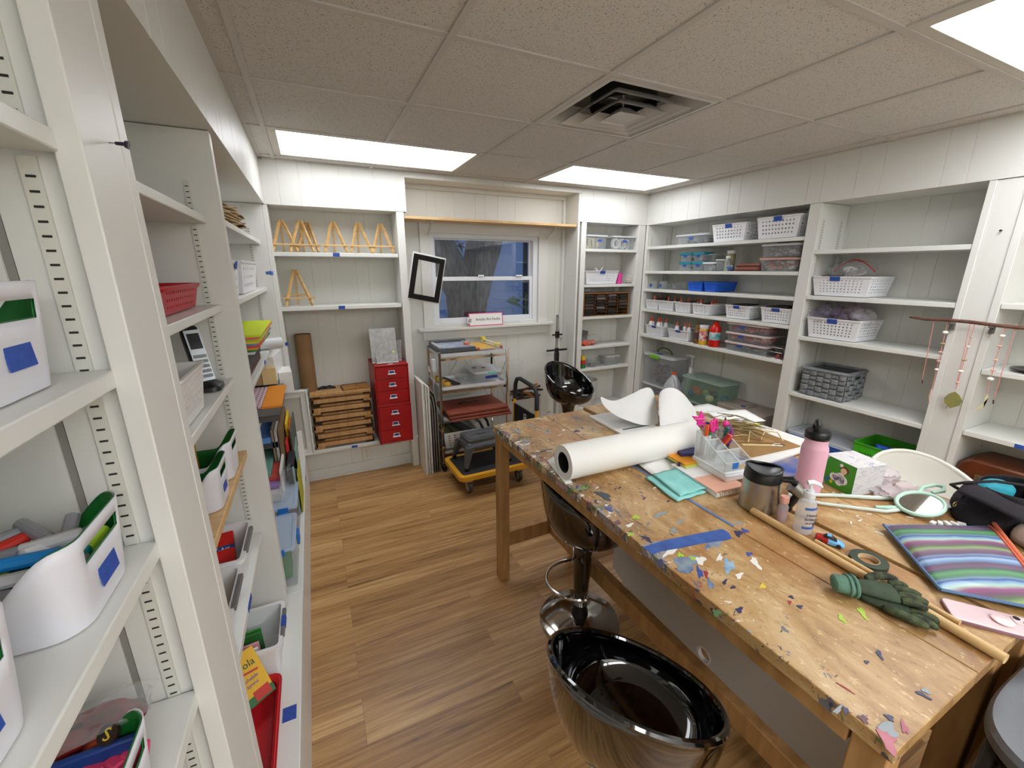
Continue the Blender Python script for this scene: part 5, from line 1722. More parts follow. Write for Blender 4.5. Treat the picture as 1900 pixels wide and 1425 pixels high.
bottle('tall yellow-green jar behind the glitter bottle on the second right shelf', (3.20, p.y, z2 + .001), [(.034, 0), (.036, .003), (.036, .13), (.03, .14)], mat('jar_olive', '#9b9468', .3, alpha=.8), [(.034, .14), (.034, .165), (.03, .167)], PLW)
for k, (dy, dz) in enumerate(((0, 0), (-.034, 0), (-.017, .028), (-.05, .028), (-.066, 0))):
    p = atx(1366, 498, 3.12)
    tag(place(ob('card_roll', G().lathe([(.016, -.11), (.016, .11)], 14, M=Matrix.Rotation(PI / 2, 4, 'X')), mat('roll_rust', '#7c4432', .6)), (3.14 + .012 * k, p.y - .15 + .3 * dy * 0, z2 + .018 + dz + (.0 if k < 4 else .0)), rot=(0, 0, .08 * k - .1)) if False else place(ob('card_roll', G().lathe([(.016, -.11), (.016, .11)], 14, M=Matrix.Rotation(PI / 2, 4, 'X')), mat('roll_rust', '#7c4432', .6)), (3.12 - dy * 1.05, p.y - .10, z2 + .018 + dz), rot=(0, 0, -.12)), ('rust brown roll at the front of the bundle on the second right shelf', 'second rust brown roll of the bundle from the front', 'front roll of the upper layer of the rust bundle', 'rear roll of the upper layer of the rust bundle', 'rearmost bottom roll of the rust bundle')[k], 'roll', 'rust brown rolls on the second right shelf')
p = atx(1362, 496, 3.12)
stuff_pile('blue and silver ends at the tip of the rust roll bundle', (3.12, p.y + .035, z2 + .002), 0, .06, .05, .05, 24, ['#2f58a8', '#b9bdc4', '#8d94a2'], seed=33, size=.02)
for k, (lb, lidm) in enumerate((('lower lidded clear bin at the right end of the second right shelf', mat('lid_salmon', '#d9a79b', .35, alpha=.75)), ('upper lidded clear bin at the right end of the second right shelf', CLEARL))):
    _, y, w = rbin(lb, 1409, 1482, 480, z2 + .098 * k, .20, .095, x=3.08, lid=lidm, group='stacked clear bins at the end of the second right shelf')
    stuff_pile(('orange and brown pieces in the lower clear bin of the second right shelf', 'grey packaging in the upper clear bin of the second right shelf')[k], (3.18, y, z2 + .098 * k + .004), 0, .19, w * .98, .078, 140, [['#c9704a', '#8b7463', '#a04a38', '#cfc4b8'], ['#8a8380', '#b1a9a6', '#6b6463']][k], seed=35 + k, size=.03)
# third shelf
for k, (u, lb) in enumerate(((1213.5, 'left small clear cup with blue tape on the third right shelf'), (1231, 'right small clear cup with blue tape on the third right shelf'))):
    p = atx(u, 525, 3.12)
    t = T('plastic_cup', lb, 'cup', (3.12, p.y, z3 + .001), 0, 'small clear cups')
    ob('body', G().lathe([(.032, 0), (.04, .075), (.038, .075), (.03, .003)], 22), CLEAR, t)
    ob('tape_label', G().box((-.0395, -.014, .022), (-.0365, .014, .048)), TAPE, t)
p = atx(1250, 526, 3.15)
t = T('acrylic_stand', 'clear acrylic stand beside the small cups on the third right shelf', 'stand', (3.16, p.y, z3 + .001))
ob('body', G().box((-.05, -.09, 0), (.05, .09, .003)).box((.046, -.09, .003), (.05, .09, .07)).box((-.05, -.03, .003), (.046, -.027, .045)).box((-.05, .05, .003), (.046, .053, .055)), CLEAR, t)
BLUEP = mat('blue_plastic', '#1e5fd0', .4)
_, y, w = rbasket('small blue basket, farther one of two on the third right shelf', 1274, 1301, 530, z3, .20, .078, BLUEP, 8, 4, 10, x=3.085, group='blue plastic baskets', taped=False)
_, y, w = rbasket('small blue basket, nearer one of two on the third right shelf', 1304, 1325, 532, z3, .27, .080, BLUEP, 7, 4, 13, x=3.075, group='blue plastic baskets', taped=False)
# fourth shelf
OR = mat('cap_orange', '#e0561f', .4)
random.seed(17)


def glue(loc, label, h=.11, s=1.0, group=None, rot=None):
    t = T('glue_bottle', label, 'glue bottle', loc, 0, group)
    if rot:
        t.rotation_euler = rot
    ob('body', G().lathe([(.018 * s, 0), (.021 * s, .004), (.021 * s, h * .62), (.012 * s, h * .72)], 14), PLW, t)
    ob('cap', G().lathe([(.011 * s, h * .72), (.011 * s, h * .80), (.006 * s, h * .86), (.004 * s, h * .99), (.001, h)], 12), OR, t)
    return t


frs = [(1196, 1219, 'first'), (1219, 1247, 'second'), (1250, 1279, 'third'), (1283, 1314, 'fourth')]
for k, (uL, uR, nth) in enumerate(frs):
    _, y, w = rbasket('%s white basket from the corner on the fourth right shelf, with orange tips' % nth, uL, uR, 566, z4, .24, .092, PLW, 7, 5, 9, x=3.07, group='white baskets on the fourth right shelf', taped=False)
    for j in range(6):
        glue((3.11 + .035 * j, y + random.uniform(-.3, .3) * w, z4 + .006), 'small orange tipped glue bottle in the %s basket of the fourth right shelf' % nth, .122 + random.uniform(-.006, .008), .7, 'glue bottles in the %s basket of the fourth right shelf' % nth)
    slab('dark_tray', 'dark strip across the rim of the %s basket on the fourth right shelf' % nth, 'strip', (3.19, y + w * .12, z4 + .094), (.16, w * .35, .006), mat('strip_brown', '#2f2823', .5))
_, y, w = rbasket('white basket with torn blue tape, fifth from the corner on the fourth right shelf', 1343, 1386, 578, z4, .24, .105, PLW, 9, 4, 7, x=3.07)
slab('dark_tray', 'dark flat box lying on the fifth basket of the fourth right shelf', 'box', (3.2, y + .02, z4 + .107), (.16, w * .6, .008), mat('strip_brown', '#2f2823', .5))
_, y, w = rbasket('white basket with blue tape at the right end of the fourth right shelf', 1408, 1466, 585, z4, .24, .11, PLW, 9, 4, 7, x=3.065)
slab('dark_tray', 'dark flat box lying on the basket at the end of the fourth right shelf', 'box', (3.19, y + .02, z4 + .113), (.18, w * .7, .010), mat('strip_brown', '#2f2823', .5))
# fifth shelf
_, y, w = rbasket('left white basket of glue bottles with blue tape on the fifth right shelf', 1196, 1229, 610, z5, .24, .10, PLW, 9, 5, 7, x=3.075)
for j in range(7):
    glue((3.11 + .024 * (j % 4), y + (.10 - .065 * (j // 2)) * w / .3, z5 + .03), 'small white glue bottle with orange cap in the left glue basket', .15, 1.0, 'glue bottles in the left glue basket')
_, y, w = rbasket('right white basket of glue bottles with blue tape on the fifth right shelf', 1237, 1277, 620, z5, .24, .095, PLW, 10, 5, 7, x=3.07)
for j, (dx, dy) in enumerate(((.05, .25), (.07, -.05), (.06, -.28))):
    glue((3.07 + dx, y + dy * w, z5 + .02), 'white glue bottle with orange cap in the right glue basket', .15, 1.0, 'glue bottles in the right glue basket')
stuff_pile('dark tools lying in the right glue basket', (3.17, y, z5 + .03), 0, .16, w * .7, .09, 40, ['#3a3027', '#201c1a', '#57483a'], 'stick', seed=44, size=.03)
p = atx(1294, 620, 3.10)
bottle('brown paint bottle with gold cap on the fifth right shelf', (3.10, p.y, z5 + .001), [(.027, 0), (.029, .004), (.029, .115), (.02, .13)], mat('bottle_brown', '#6d452c', .4, col2='#8b6a45', nscale=30), [(.022, .13), (.022, .165), (.018, .168)], mat('cap_gold', '#8f6a2f', .4), lab=(.0295, .04, .10), labm=mat('label_plum', '#54383c', .5))
p = atx(1306, 622, 3.10)
t = bottle('yellow and white jar with red lettered label on the fifth right shelf', (3.10, p.y, z5 + .001), [(.038, 0), (.040, .004), (.040, .14), (.037, .145)], mat('jar_yellow', '#e4b91c', .45), [(.041, .14), (.042, .142), (.042, .168), (.038, .171)], PLW)
ob('label', G().lathe([(.0404, .035), (.0404, .125)], 24, cap0=False, cap1=False), mat('label_redwhite', '#e8e2da', .5, col2='#c6303a', nscale=30), t)
p = atx(1326, 625, 3.10)
t = bottle('red paint bottle with teal label on the fifth right shelf', (3.10, p.y, z5 + .001), [(.042, 0), (.045, .005), (.045, .15), (.040, .17), (.022, .19)], mat('bottle_red', '#c9190f', .35), [(.022, .19), (.023, .192), (.023, .212), (.02, .214)], mat('bottle_red', '#c9190f', .35), lab=(.0454, .06, .125), labm=mat('label_teal', '#2a8f96', .5, col2='#dfe5e4', nscale=14))
for k, nm in enumerate(('bottom', 'middle', 'top')):
    zz = z5 + .077 * k
    _, y, w = rbin('%s clear bin of three stacked by the red bottle on the fifth right shelf' % nm, 1342, 1421, 645, zz, .22, .074, x=3.075, lid=mat('lid_pinkish', '#dccac6', .35, alpha=.8), group='three clear bins stacked on the fifth right shelf', taped=-.04)
    stuff_pile(('grey pieces in the bottom stacked bin', 'orange and white pieces in the middle stacked bin', 'red and orange pieces in the top stacked bin')[k], (3.18, y, zz + .004), 0, .21, w * .98, .062, 170, [['#9a9796', '#c3c0bf', '#6d6a6b'], ['#e0582f', '#e9e4e0', '#c94830', '#b0584c'], ['#c93a35', '#e2603c', '#a52f36', '#d98a7c']][k], seed=50 + k, size=.03)
p = atx(1437, 655, 3.09)
t = T('wire_basket', 'wire basket of coloured scissors at the right end of the fifth shelf', 'basket', (3.13, p.y - .01, z5 + .001))
g = G()
for zz in (.002, .05, .085):
    q = [(-.06, -.055, zz), (.12, -.055, zz), (.12, .055, zz), (-.06, .055, zz)]
    g.tube(q, .002, 5, closed=True)
for kx in range(7):
    xx = -.06 + .03 * kx
    g.cyl((xx, -.055, .002), (xx, -.055, .085), .0012, n=5).cyl((xx, .055, .002), (xx, .055, .085), .0012, n=5)
ob('frame', g, STEEL, t)
for k, c in enumerate(('#8d2a5c', '#e08a2a', '#4a3a7c', '#d0436a', '#c9a23a', '#2f3f7a', '#b8322f')):
    s = T('scissors', 'child scissors with %s handles in the wire basket' % ('plum orange violet rose mustard navy red'.split()[k]), 'scissors', (3.10 + .022 * k, p.y - .03 + .012 * (k % 4), z5 + .008 + .008 * (k % 3)), .4 * k, 'scissors in the wire basket')
    s.rotation_euler = (1.1, .1 * k, .5 * k)
    M = Matrix.Identity(4)
    ob('handle', G().tube([(.016 + .013 * math.cos(a), .013 * math.sin(a), 0) for a in [2 * PI * i / 12 for i in range(12)]], .004, 6, closed=True).tube([(-.016 + .013 * math.cos(a), .013 * math.sin(a), 0) for a in [2 * PI * i / 12 for i in range(12)]], .004, 6, closed=True), mat('sc_' + c.strip('#'), c, .4), s)
    ob('blade', G().bar((.010, .012, 0), (-.006, .075, 0), .008, .002).bar((-.010, .012, .002), (.006, .075, .002), .008, .002), STEEL, s)
# bottom shelf
GL = mat('latch_green', '#6fb31f', .4)
b, y, w = rbin('clear bin with a lid stacked beneath the green latched bin in the corner', 1192, 1240, 710, z6, .22, .225, x=3.10)
stuff_pile('dark blue and grey things in the bin beneath the green latched one', (3.21, y, z6 + .01), 0, .16, w * .8, .15, 60, ['#2c3a72', '#4b5266', '#9096a0'], seed=60, size=.06)
b, y, w = rbin('tall clear bin with green latch and handle in the corner of the right wall', 1193, 1247, 680, z6 + .228, .22, .315, x=3.09, lidh=.02)
stuff_pile('dark grey tools inside the tall clear bin with green latch', (3.20, y, z6 + .24), 0, .15, w * .75, .20, 60, ['#4b4e58', '#5d606b', '#3b3d48', '#6b4a40'], seed=61, size=.07)
ob('latch', G().box((-.10, -.020, .275), (.03, -.006, .31)), GL, b, bev=.004)
ob('handle', G().tube([(-.02 + .10 * math.cos(a), .11, .318 + .055 * math.sin(a)) for a in [PI * i / 10 for i in range(11)]], .008, 6), mat('handle_olive', '#3f5a22', .45), b)
ob('tape_label', G().box((-.06, .03, .316), (-.0, .08, .317)), TAPE, b)
slab('bin_lid', 'loose white plastic lid lying at the corner of the lowest right shelf', 'lid', (3.02, 3.38, .36), (.17, .14, .02), CLEARL, .3) if False else None
p = atx(1242, 700, 3.13)
t = T('milk_jug', 'translucent plastic jug with orange cap on the lowest right shelf', 'jug', (3.13, p.y - .055, .46), 0)
t.location.z = z6 + .001
hz = .40
JM = mat('jug_milk', '#d9dee2', .3, alpha=.62)
ob('body', G().loft([rrect(.14, .14, .03, 0, 4), rrect(.15, .15, .035, .01, 4), rrect(.15, .15, .035, hz - .16, 4), rrect(.12, .12, .04, hz - .10, 4), rrect(.05, .05, .024, hz - .03, 4), rrect(.042, .042, .02, hz - .02, 4)]), JM, t)
ob('handle', G().tube([(-.02, -.01, hz - .035), (-.03, -.055, hz - .05), (-.035, -.075, hz - .10), (-.03, -.07, hz - .17)], .013, 8), JM, t)
ob('cap', G().lathe([(.021, hz - .02), (.022, hz - .018), (.022, hz), (.019, hz + .002)], 18), OR, t)
p = atx(1262, 690, 3.15)
t = T('pump_bottle', 'clear pump jug with tall white pump behind the orange capped jug', 'pump bottle', (3.27, p.y - .02, z6 + .001))
ob('body', G().loft([rrect(.13, .13, .03, 0, 4), rrect(.14, .14, .035, .01, 4), rrect(.14, .14, .035, .26, 4), rrect(.10, .10, .04, .34, 4), rrect(.05, .05, .024, .40, 4)]), JM, t)
ob('pump', G().cyl((0, 0, .40), (0, 0, .45), .022, .018, n=14).cyl((0, 0, .45), (0, 0, .56), .006, n=8).tube([(0, -.02, .56), (0, .04, .565), (0, .08, .555)], [.012, .009, .006], 8), PLW, t)
GT = mat('green_tint', '#7fa08c', .2, alpha=.26)
y0, w0 = wall_x(1264, 1338, 720, 3.09)
cols = ['#1f4f86', '#d24a22', '#cfc06a', '#b8503a', '#6aaab0', '#98403c', '#d9d3a0', '#2f3a4a']
for k, (zz, hh) in enumerate(((z6, .20), (z6 + .203, .215))):
    clear_bin(('lower', 'upper')[k] + ' green tinted lidded bin on the lowest right shelf', (3.085, y0, zz + .001), RZ, .44, .26, hh, lid=mat('lid_green', '#a3bbae', .25, alpha=.34), tub=GT, group='green tinted bins')
    if k:
        for j in range(9):
            o = tag(ob('toy_ball', G().ball((0, 0, 0), .036, 9, 0, (1, 1, .9)), mat('ball_' + cols[j % 8].strip('#'), cols[j % 8], .5)), ('dark blue', 'orange', 'straw yellow', 'brick red', 'pale teal', 'maroon', 'cream', 'slate', 'second dark blue')[j] + ' ball in the upper green tinted bin', 'ball', 'balls in the upper green bin')
            place(o, (3.14 + .055 * (j % 3), y0 + .13 - .075 * (j // 2) * .9, zz + .048 + .03 * (j % 2)))
    else:
        stuff_pile('mixed dark and pale scraps in the lower green tinted bin', (3.20, y0, zz + .01), 0, .2, .36, .14, 90, ['#3d4a4a', '#8f8a6d', '#a8543c', '#cfcabb', '#28303a'], seed=63, size=.05)
y0, w0 = wall_x(1326, 1412, 758, 3.09)
TAUPE = mat('lid_taupe', '#958a80', .45)
t = clear_bin('big clear bin with taupe lid on the lowest right shelf', (3.085, y0 - .02, z6 + .001), RZ, .42, .27, .26, lid=TAUPE, tub=mat('tub_grey', '#a9a5a1', .3, alpha=.6), lidh=.03)
ob('lid_ribs', G().box((-.20, .05, .256), (-.02, .07, .266)).box((-.20, .19, .256), (-.02, .21, .266)).box((.0, .04, .256), (.012, .23, .266)), TAUPE, t, bev=.003)
ob('tape_label', G().box((-.06, .10, .2605), (-.02, .13, .2612)), TAPE, t)

# ---------------------------------------------------------------- right wall, middle bay
z1, z2, z3, z4, z5 = RB[1][3]
_, y, w = rbasket('large white basket under a clear red-edged bag in the middle right bay', 1504, 1612, 525, z2, .27, .125, PLW, 12, 5, 9, x=3.07, tx=-.03)
slab('dark_tray', 'dark strip under the clear bag on the large white basket', 'strip', (3.2, y + .10, z2 + .127), (.10, .12, .005), mat('strip_brown', '#2f2823', .5))
bag('clear zip bag with red edge on the upper large white basket', (3.20, y - .0, z2 + .11), 0, .20, .24, .11, CLEARB, 71)
tag(ob('zip_strip', G().tube([(3.20, y - .12 + .24 * k / 14, z2 + .155 + .075 * math.sin(PI * k / 14)) for k in range(15)], .005, 6), mat('zip_red', '#c5302f', .4)), 'red zip edge arching over the clear bag on the upper basket', 'zip')
stuff_pile('white cloth scraps in the clear bag on the upper basket', (3.19, y, z2 + .12), 0, .12, .18, .06, 14, ['#c9c6c2', '#8f8a86'], 'box', seed=72, size=.05)
_, y, w = rbasket('large white basket piled with clear bags on the third shelf of the middle right bay', 1493, 1592, 605, z3, .27, .135, PLW, 11, 5, 9, x=3.065, tx=.0)
for k, (dx, dy, dz, sx, sy, sz, c) in enumerate(((.10, .06, .09, .2, .2, .13, '#8d7f98'), (.14, -.06, .08, .2, .18, .15, '#b5a6b4'), (.10, -.12, .10, .16, .12, .10, '#d0d0d2'), (.14, .14, .10, .14, .10, .09, '#bcc0c6'))):
    bag(('clear bag with purple contents in the middle of the lower white basket', 'mauve clear bag at the back of the lower white basket', 'clear bag at the right end of the lower white basket', 'clear bag at the left end of the lower white basket')[k], (3.065 + dx, y + dy, z3 + dz), .3 * k, sx, sy, sz, mat('bag_' + c.strip('#'), c, .2, alpha=.25), 80 + k, amp=.25)
stuff_pile('purple and grey supplies packed under the bags in the lower white basket', (3.20, y, z3 + .012), 0, .2, w * .8, .17, 80, ['#5a4868', '#7a5a70', '#8a8590', '#433c58', '#a0707c'], seed=84, size=.045)
# woven basket
yl, yr = atx(1480, 705, 3.075).y, atx(1556, 720, 3.075).y
W, D, Hh = abs(yl - yr), .25, .20
t = T('woven_basket', 'grey woven basket on the fourth shelf of the middle right bay', 'basket', (3.08, (yl + yr) / 2 - .03, z4 + .001), RZ + .06)
GW = mat('woven_grey', '#85898c', .7, col2='#6f7376', nscale=30)
g = G()
rows_, n_side = 5, (7, 6)


def weave(g, a, b, z0, z1, out):
    a, b, out = Vector(a), Vector(b), Vector(out)
    n = max(3, int((b - a).length / .042))
    for r in range(rows_):
        for i in range(n):
            p, q = a + (b - a) * (i / n), a + (b - a) * ((i + 1) / n)
            h0, h1 = z0 + (z1 - z0) * r / rows_, z0 + (z1 - z0) * (r + 1) / rows_
            up = (i + r) % 2
            e = .004 if up else -.002
            def f(u, v):
                bulge = (math.sin(PI * u) * .006 + e) if up else (math.sin(PI * v) * .006 + e)
                P = p + (q - p) * u + out * bulge
                return (P.x, P.y, h0 + (h1 - h0) * v)
            g.sheet(f, 4, 4)


hw = W / 2
for a, b, o_ in (((-hw, 0), (hw, 0), (0, -1)), ((hw, 0), (hw, D), (1, 0)), ((hw, D), (-hw, D), (0, 1)), ((-hw, D), (-hw, 0), (-1, 0))):
    weave(g, (*a, 0), (*b, 0), .004, Hh - .02, (*o_, 0))
ob('weave', g, GW, t, smooth=40, solid=.003)
ob('lining', G().loft([rrect(W - .012, D - .012, .01, .004, 3, 0, D / 2), rrect(W - .012, D - .012, .01, Hh - .01, 3, 0, D / 2)], 0, True, True, False), mat('woven_dark', '#4d5052', .8), t, solid=.003)
ob('rim', G().tube([(x, y, Hh - .012) for x, y, _ in rrect(W + .008, D + .008, .015, 0, 4, 0, D / 2)], .012, 8, closed=True), GW, t)
ob('handle_slot', G().box((hw + .003, D * .35, Hh - .05), (hw + .0085, D * .65, Hh - .035)), mat('slot_black', '#232527', .7), t)
# bottom shelf
y0, w0 = wall_x(1446, 1578, 815, 3.085)
t = clear_bin('long clear lidded bin with blue latches on the lowest shelf of the middle right bay', (3.08, 1.555, z5 + .001), RZ, .42, .27, .235, lid=mat('lid_greyblue', '#c3cad3', .35, alpha=.75), tub=mat('tub_blueish', '#a9b6c8', .3, alpha=.55), lidh=.02)
for xx in (-.13, .10):
    ob('latch', G().box((xx - .05, -.012, .175), (xx + .05, -.002, .215)), mat('latch_navy', '#1f4f9a', .4), t, bev=.003)
stuff_pile('red and white packets in the long clear bin', (3.20, 1.555, z5 + .01), 0, .2, .36, .14, 50, ['#b84a4a', '#c9cdd6', '#5a6a9a', '#d0b8b0'], seed=90, size=.07)
GRP = mat('green_plastic', '#3fae1f', .45)
t = basket('bright green slotted basket of blue sponges on the lowest right shelf', (3.075, 1.19, z5 + .001), RZ, .30, .27, .30, GRP, 16, 1, 14, taped=False, tp=.05)
ob('yellow_edge', G().box((.0, -.010, .282), (.12, -.0075, .294)), mat('edge_yellow', '#d8d42a', .5), t)
for k in range(7):
    tag(place(ob('sponge', G().cbox((0, 0, 0), (.09, .055, .03)), mat('sponge_blue', '#2f62c8', .9, bump=.5, bscale=200), bev=.004), (3.13 + .05 * (k % 3), 1.28 - .045 * k, z5 + .265 + .012 * (k % 2)), rot=(.1 * (k % 3), .2, .5 * k)), 'blue sponge lying on the heap in the green basket', 'sponge', 'blue sponges in the green basket')
stuff_pile('mixed cloths filling the green basket under the blue sponges', (3.20, 1.19, z5 + .01), 0, .2, .22, .24, 80, ['#2f62c8', '#8d4a4a', '#3a5a9a', '#5d7ac4'], 'box', seed=91, size=.07)

# ---------------------------------------------------------------- hanging twig mobile
t = T('twig_mobile', 'twig wall hanging with beaded pink strings and a green leaf', 'wall hanging', (XR - .035, .97, 1.40))
O = lambda y, z, x=0: (x, y - .97, z - 1.40)
ob('twig', G().tube([O(1.19, 1.405), O(1.12, 1.399), O(1.05, 1.404), O(.95, 1.404), O(.86, 1.398), O(.78, 1.395), O(.70, 1.398)], [.006, .0075, .008, .009, .0085, .009, .008], 8), mat('twig_brown', '#5a372a', .7, col2='#6e4a3a', nscale=40), t)
for y in (1.016, .868):
    ob('hook', G().box(O(y - .008, 1.352, .012), O(y + .008, 1.392, .034)).box(O(y - .008, 1.384, -.010), O(y + .008, 1.3915, .012)), mat('hook_grey', '#5d5a56', .5), t, bev=.002)
STR = mat('string_pink', '#d98a7c', .7)
BEAD = [mat('bead_white', '#efece4', .45), mat('bead_wood', '#b39a6a', .5), mat('bead_pink', '#dba89a', .5)]
strands = [(1.085, 1.07, .33, []), (1.030, 1.02, .37, [(.06, 0, 1), (.12, 1, .9), (.165, 2, .8), (.215, 2, .8), (.26, 0, .8)]), (.945, .93, .32, []), (.928, .928, .35, [(.07, 2, .5), (.12, 0, .6), (.19, 1, .9), (.25, 0, .9), (.31, 2, .8)]), (.822, .815, .34, [(.05, 0, .9), (.10, 2, .8), (.17, 2, .8), (.22, 2, .9), (.265, 0, 1.1)]), (.788, .785, .36, [])]
for ya, yb, L, bs in strands:
    st = ob('string', G().tube([O(ya, 1.412), O(ya, 1.395), O((ya + yb) / 2, 1.40 - L * .5), O(yb, 1.40 - L)], .0016, 5), STR, t)
    for d, k, s in bs:
        ob('bead', G().ball(O(ya + (yb - ya) * d / L, 1.40 - d), .011 * s, 8, 0, (1, 1.1, .55 if k else .75)), BEAD[k], st)
lf = [(0, 0), (.022, -.018), (.036, -.045), (.030, -.07), (.0, -.092), (-.030, -.07), (-.036, -.045), (-.022, -.018)]
ob('leaf', G().loft([[(-.002 + .006 * (abs(a) / .036), a + .928 - .97, -.36 + b) for a, b in lf], [(.001 + .006 * (abs(a) / .036), a + .928 - .97, -.36 + b) for a, b in lf]]).cyl(O(.94, .965), O(.945, .94), .002, n=5), mat('leaf_dry', '#7b8450', .6, col2='#a08f4a', nscale=30), t)
ob('feather', G().loft([[(0, .81 - .97 + a, -.34 - b) for a, b in ((0, 0), (.008, .03), (.0, .075), (.030, .10), (.006, .05), (-.006, .02))], [(.002, .81 - .97 + a, -.34 - b) for a, b in ((0, 0), (.008, .03), (.0, .075), (.030, .10), (.006, .05), (-.006, .02))]]), mat('feather_cream', '#d9d2a8', .6), t, smooth=0)
ob('pod', G().tube([O(1.02, 1.03), O(1.022, .99), O(1.016, .955)], [.004, .006, .002], 6), mat('pod_pink', '#cfa9a0', .5), t)
for y, z in ((1.068, 1.07), (.785, 1.035)):
    ob('tip', G().cyl(O(y, z), O(y - .003, z - .02), .0028, n=6), mat('tip_dark', '#3a2b28', .6), t)
p = atx(1859, 428, XR + .008)
t = T('nail', 'small dark nail in the right-hand upright above the twig hanging', 'nail', (XR + .006, p.y, p.z))
ob('head', G().cyl((0, 0, 0), (-.012, 0, 0), .003, n=8).cyl((-.012, 0, 0), (-.016, 0, 0), .005, n=8), mat('nail_dark', '#222', .5), t)

# near bay, right wall
t = T('suitcase', 'brown leather case with a metal clasp plate on the lowest right-hand shelf', 'case', (3.21, .70, .288), 0)
LTH = mat('leather_brown', '#6a3519', .38, col2='#52260f', nscale=6, bump=.2, bscale=120)
ob('body', G().loft([[(-.125, y_, z_) for y_, z_ in [(a * 1.0, b) for a, b in ((.155, .01), (.17, .03), (.17, .31), (.155, .37), (.115, .40), (-.155, .40), (-.17, .37), (-.17, .03), (-.155, .01))]], [(.125, y_, z_) for y_, z_ in ((.155, .01), (.17, .03), (.17, .31), (.155, .37), (.115, .40), (-.155, .40), (-.17, .37), (-.17, .03), (-.155, .01))]]), LTH, t, bev=.012)
ob('seam', G().box((-.132, -.168, .235), (-.124, .168, .243)), mat('leather_dark', '#3a1a0a', .5), t)
ob('clasp_plate', G().box((-.133, .0, .265), (-.1255, .085, .325)), mat('plate_brass', '#7b6a48', .35, metal=.5), t, bev=.003)
ob('foot', G().box((-.11, -.15, 0), (.11, .15, .0105)), mat('leather_dark', '#3a1a0a', .5), t)
t = T('plate', 'dark round plate on a shelf of the near right bay', 'plate', (3.17, .715, 1.1715))
ob('body', G().lathe([(.03, 0), (.06, .003), (.09, .012), (.088, .016), (.06, .008), (.001, .006)], 32), mat('plate_dark', '#241f24', .25), t)
# ---------------------------------------------------------------- worktables
TZ = .90


def table_mat(name, paint):
    n = NT(name)
    v = n.mapped((1, 1, 1))
    a = n.noise(n.mapped((1.0, .5, 1)), 6, 6, .68, 1.2)
    b = n.noise(n.mapped((2.6, 1, 1), loc=(5, 2, 0)), 30, 4, .7)
    d = n.noise(n.mapped((1.6, 1, 1), (0, 0, .5), (1, 8, 0)), 42, 5, .7)
    w_ = n.noise(n.mapped((1, .8, 1), loc=(4, 7, 0)), 3.2, 4, .6, .5)
    c = n.ramp(a, [(.30, '#7f5d38'), (.42, '#a27d4d'), (.52, '#ba9663'), (.66, '#cdb287')])
    c = n.mix(n.math('MULTIPLY', n.ramp(w_, [(.50, '#000'), (.60, '#fff')]), .62), c, '#9c672f')
    c = n.mix(n.math('MULTIPLY', n.ramp(b, [(.57, '#000'), (.66, '#fff')]), .45), c, '#7d5630')
    c = n.mix(n.math('MULTIPLY', n.ramp(d, [(.60, '#000'), (.66, '#fff')]), .5), c, '#e9d2a6')
    c = n.mix(n.math('MULTIPLY', n.ramp(d, [(.33, '#fff'), (.37, '#000')]), .55), c, '#5a4028')
    sep = n.node('ShaderNodeSeparateXYZ', Vector=n.co)
    X, Y = sep.outputs[0], sep.outputs[1]
    # worn paint: denser along the aisle edge and towards the far half
    edge = n.node('ShaderNodeMapRange', Value=X)
    edge.inputs['From Min'].default_value = -.28
    edge.inputs['From Max'].default_value = -.16
    edge.inputs['To Min'].default_value = .10 * paint
    edge.inputs['To Max'].default_value = .012 * paint
    far = n.node('ShaderNodeMapRange', Value=Y)
    far.inputs['From Min'].default_value = -.45
    far.inputs['From Max'].default_value = .1
    far.inputs['To Min'].default_value = -.05
    far.inputs['To Max'].default_value = .018
    bias = n.math('ADD', edge.outputs[0], far.outputs[0])

    def layer(c, col, scale, th, loc, st=(1, 1, 1), use=True, amt=.85, dist=.6):
        f = n.noise(n.mapped(st, loc=loc), scale, 4, .62, dist)
        if use:
            f = n.math('ADD', f, bias)
        m = n.ramp(f, [(th, '#000'), (th + .012, '#fff')])
        return n.mix(n.math('MULTIPLY', m, amt), c, col)
    c = layer(c, '#8e9cab', 7.5, .665, (1, 3, 0), (1.3, 1, 1), amt=.6)
    c = layer(c, '#4d5f77', 13, .675, (7, 3, 0), (1.6, 1, 1), amt=.8)
    c = layer(c, '#2c3350', 26, .672, (2, 9, 0), (1.2, 1, 1))
    c = layer(c, '#4a6a3f', 11, .71, (9, 1, 0), amt=.75)
    c = layer(c, '#e9e5da', 24, .69, (4, 4, 0), (1, 1.6, 1))
    c = layer(c, '#8fbf3a', 15, .735, (3, 12, 0), amt=.75)
    c = layer(c, '#a8404a', 22, .715, (11, 5, 0), (1.4, 1, 1), amt=.8)
    c = layer(c, '#2b2622', 30, .685, (6, 15, 0), (1, 2, 1), amt=.85)
    c = layer(c, '#b98f9a', 14, .73, (13, 2, 0), amt=.6)
    n.link(c, n.b.inputs['Base Color'])
    n.b.inputs['Roughness'].default_value = .42
    n.bump(b, .15, .002)
    return n.m


TM, TM2 = table_mat('paint_splashed_board', 1.0), table_mat('worn_board', 0.0)
LEGW = mat('lumber_leg', '#b58a55', .6, col2='#9a7040', nscale=6, stretch=(4, 4, .6), bump=.15, bscale=30)
EDGE = mat('board_edge', '#8d6a42', .6, col2='#5c5a55', nscale=14)


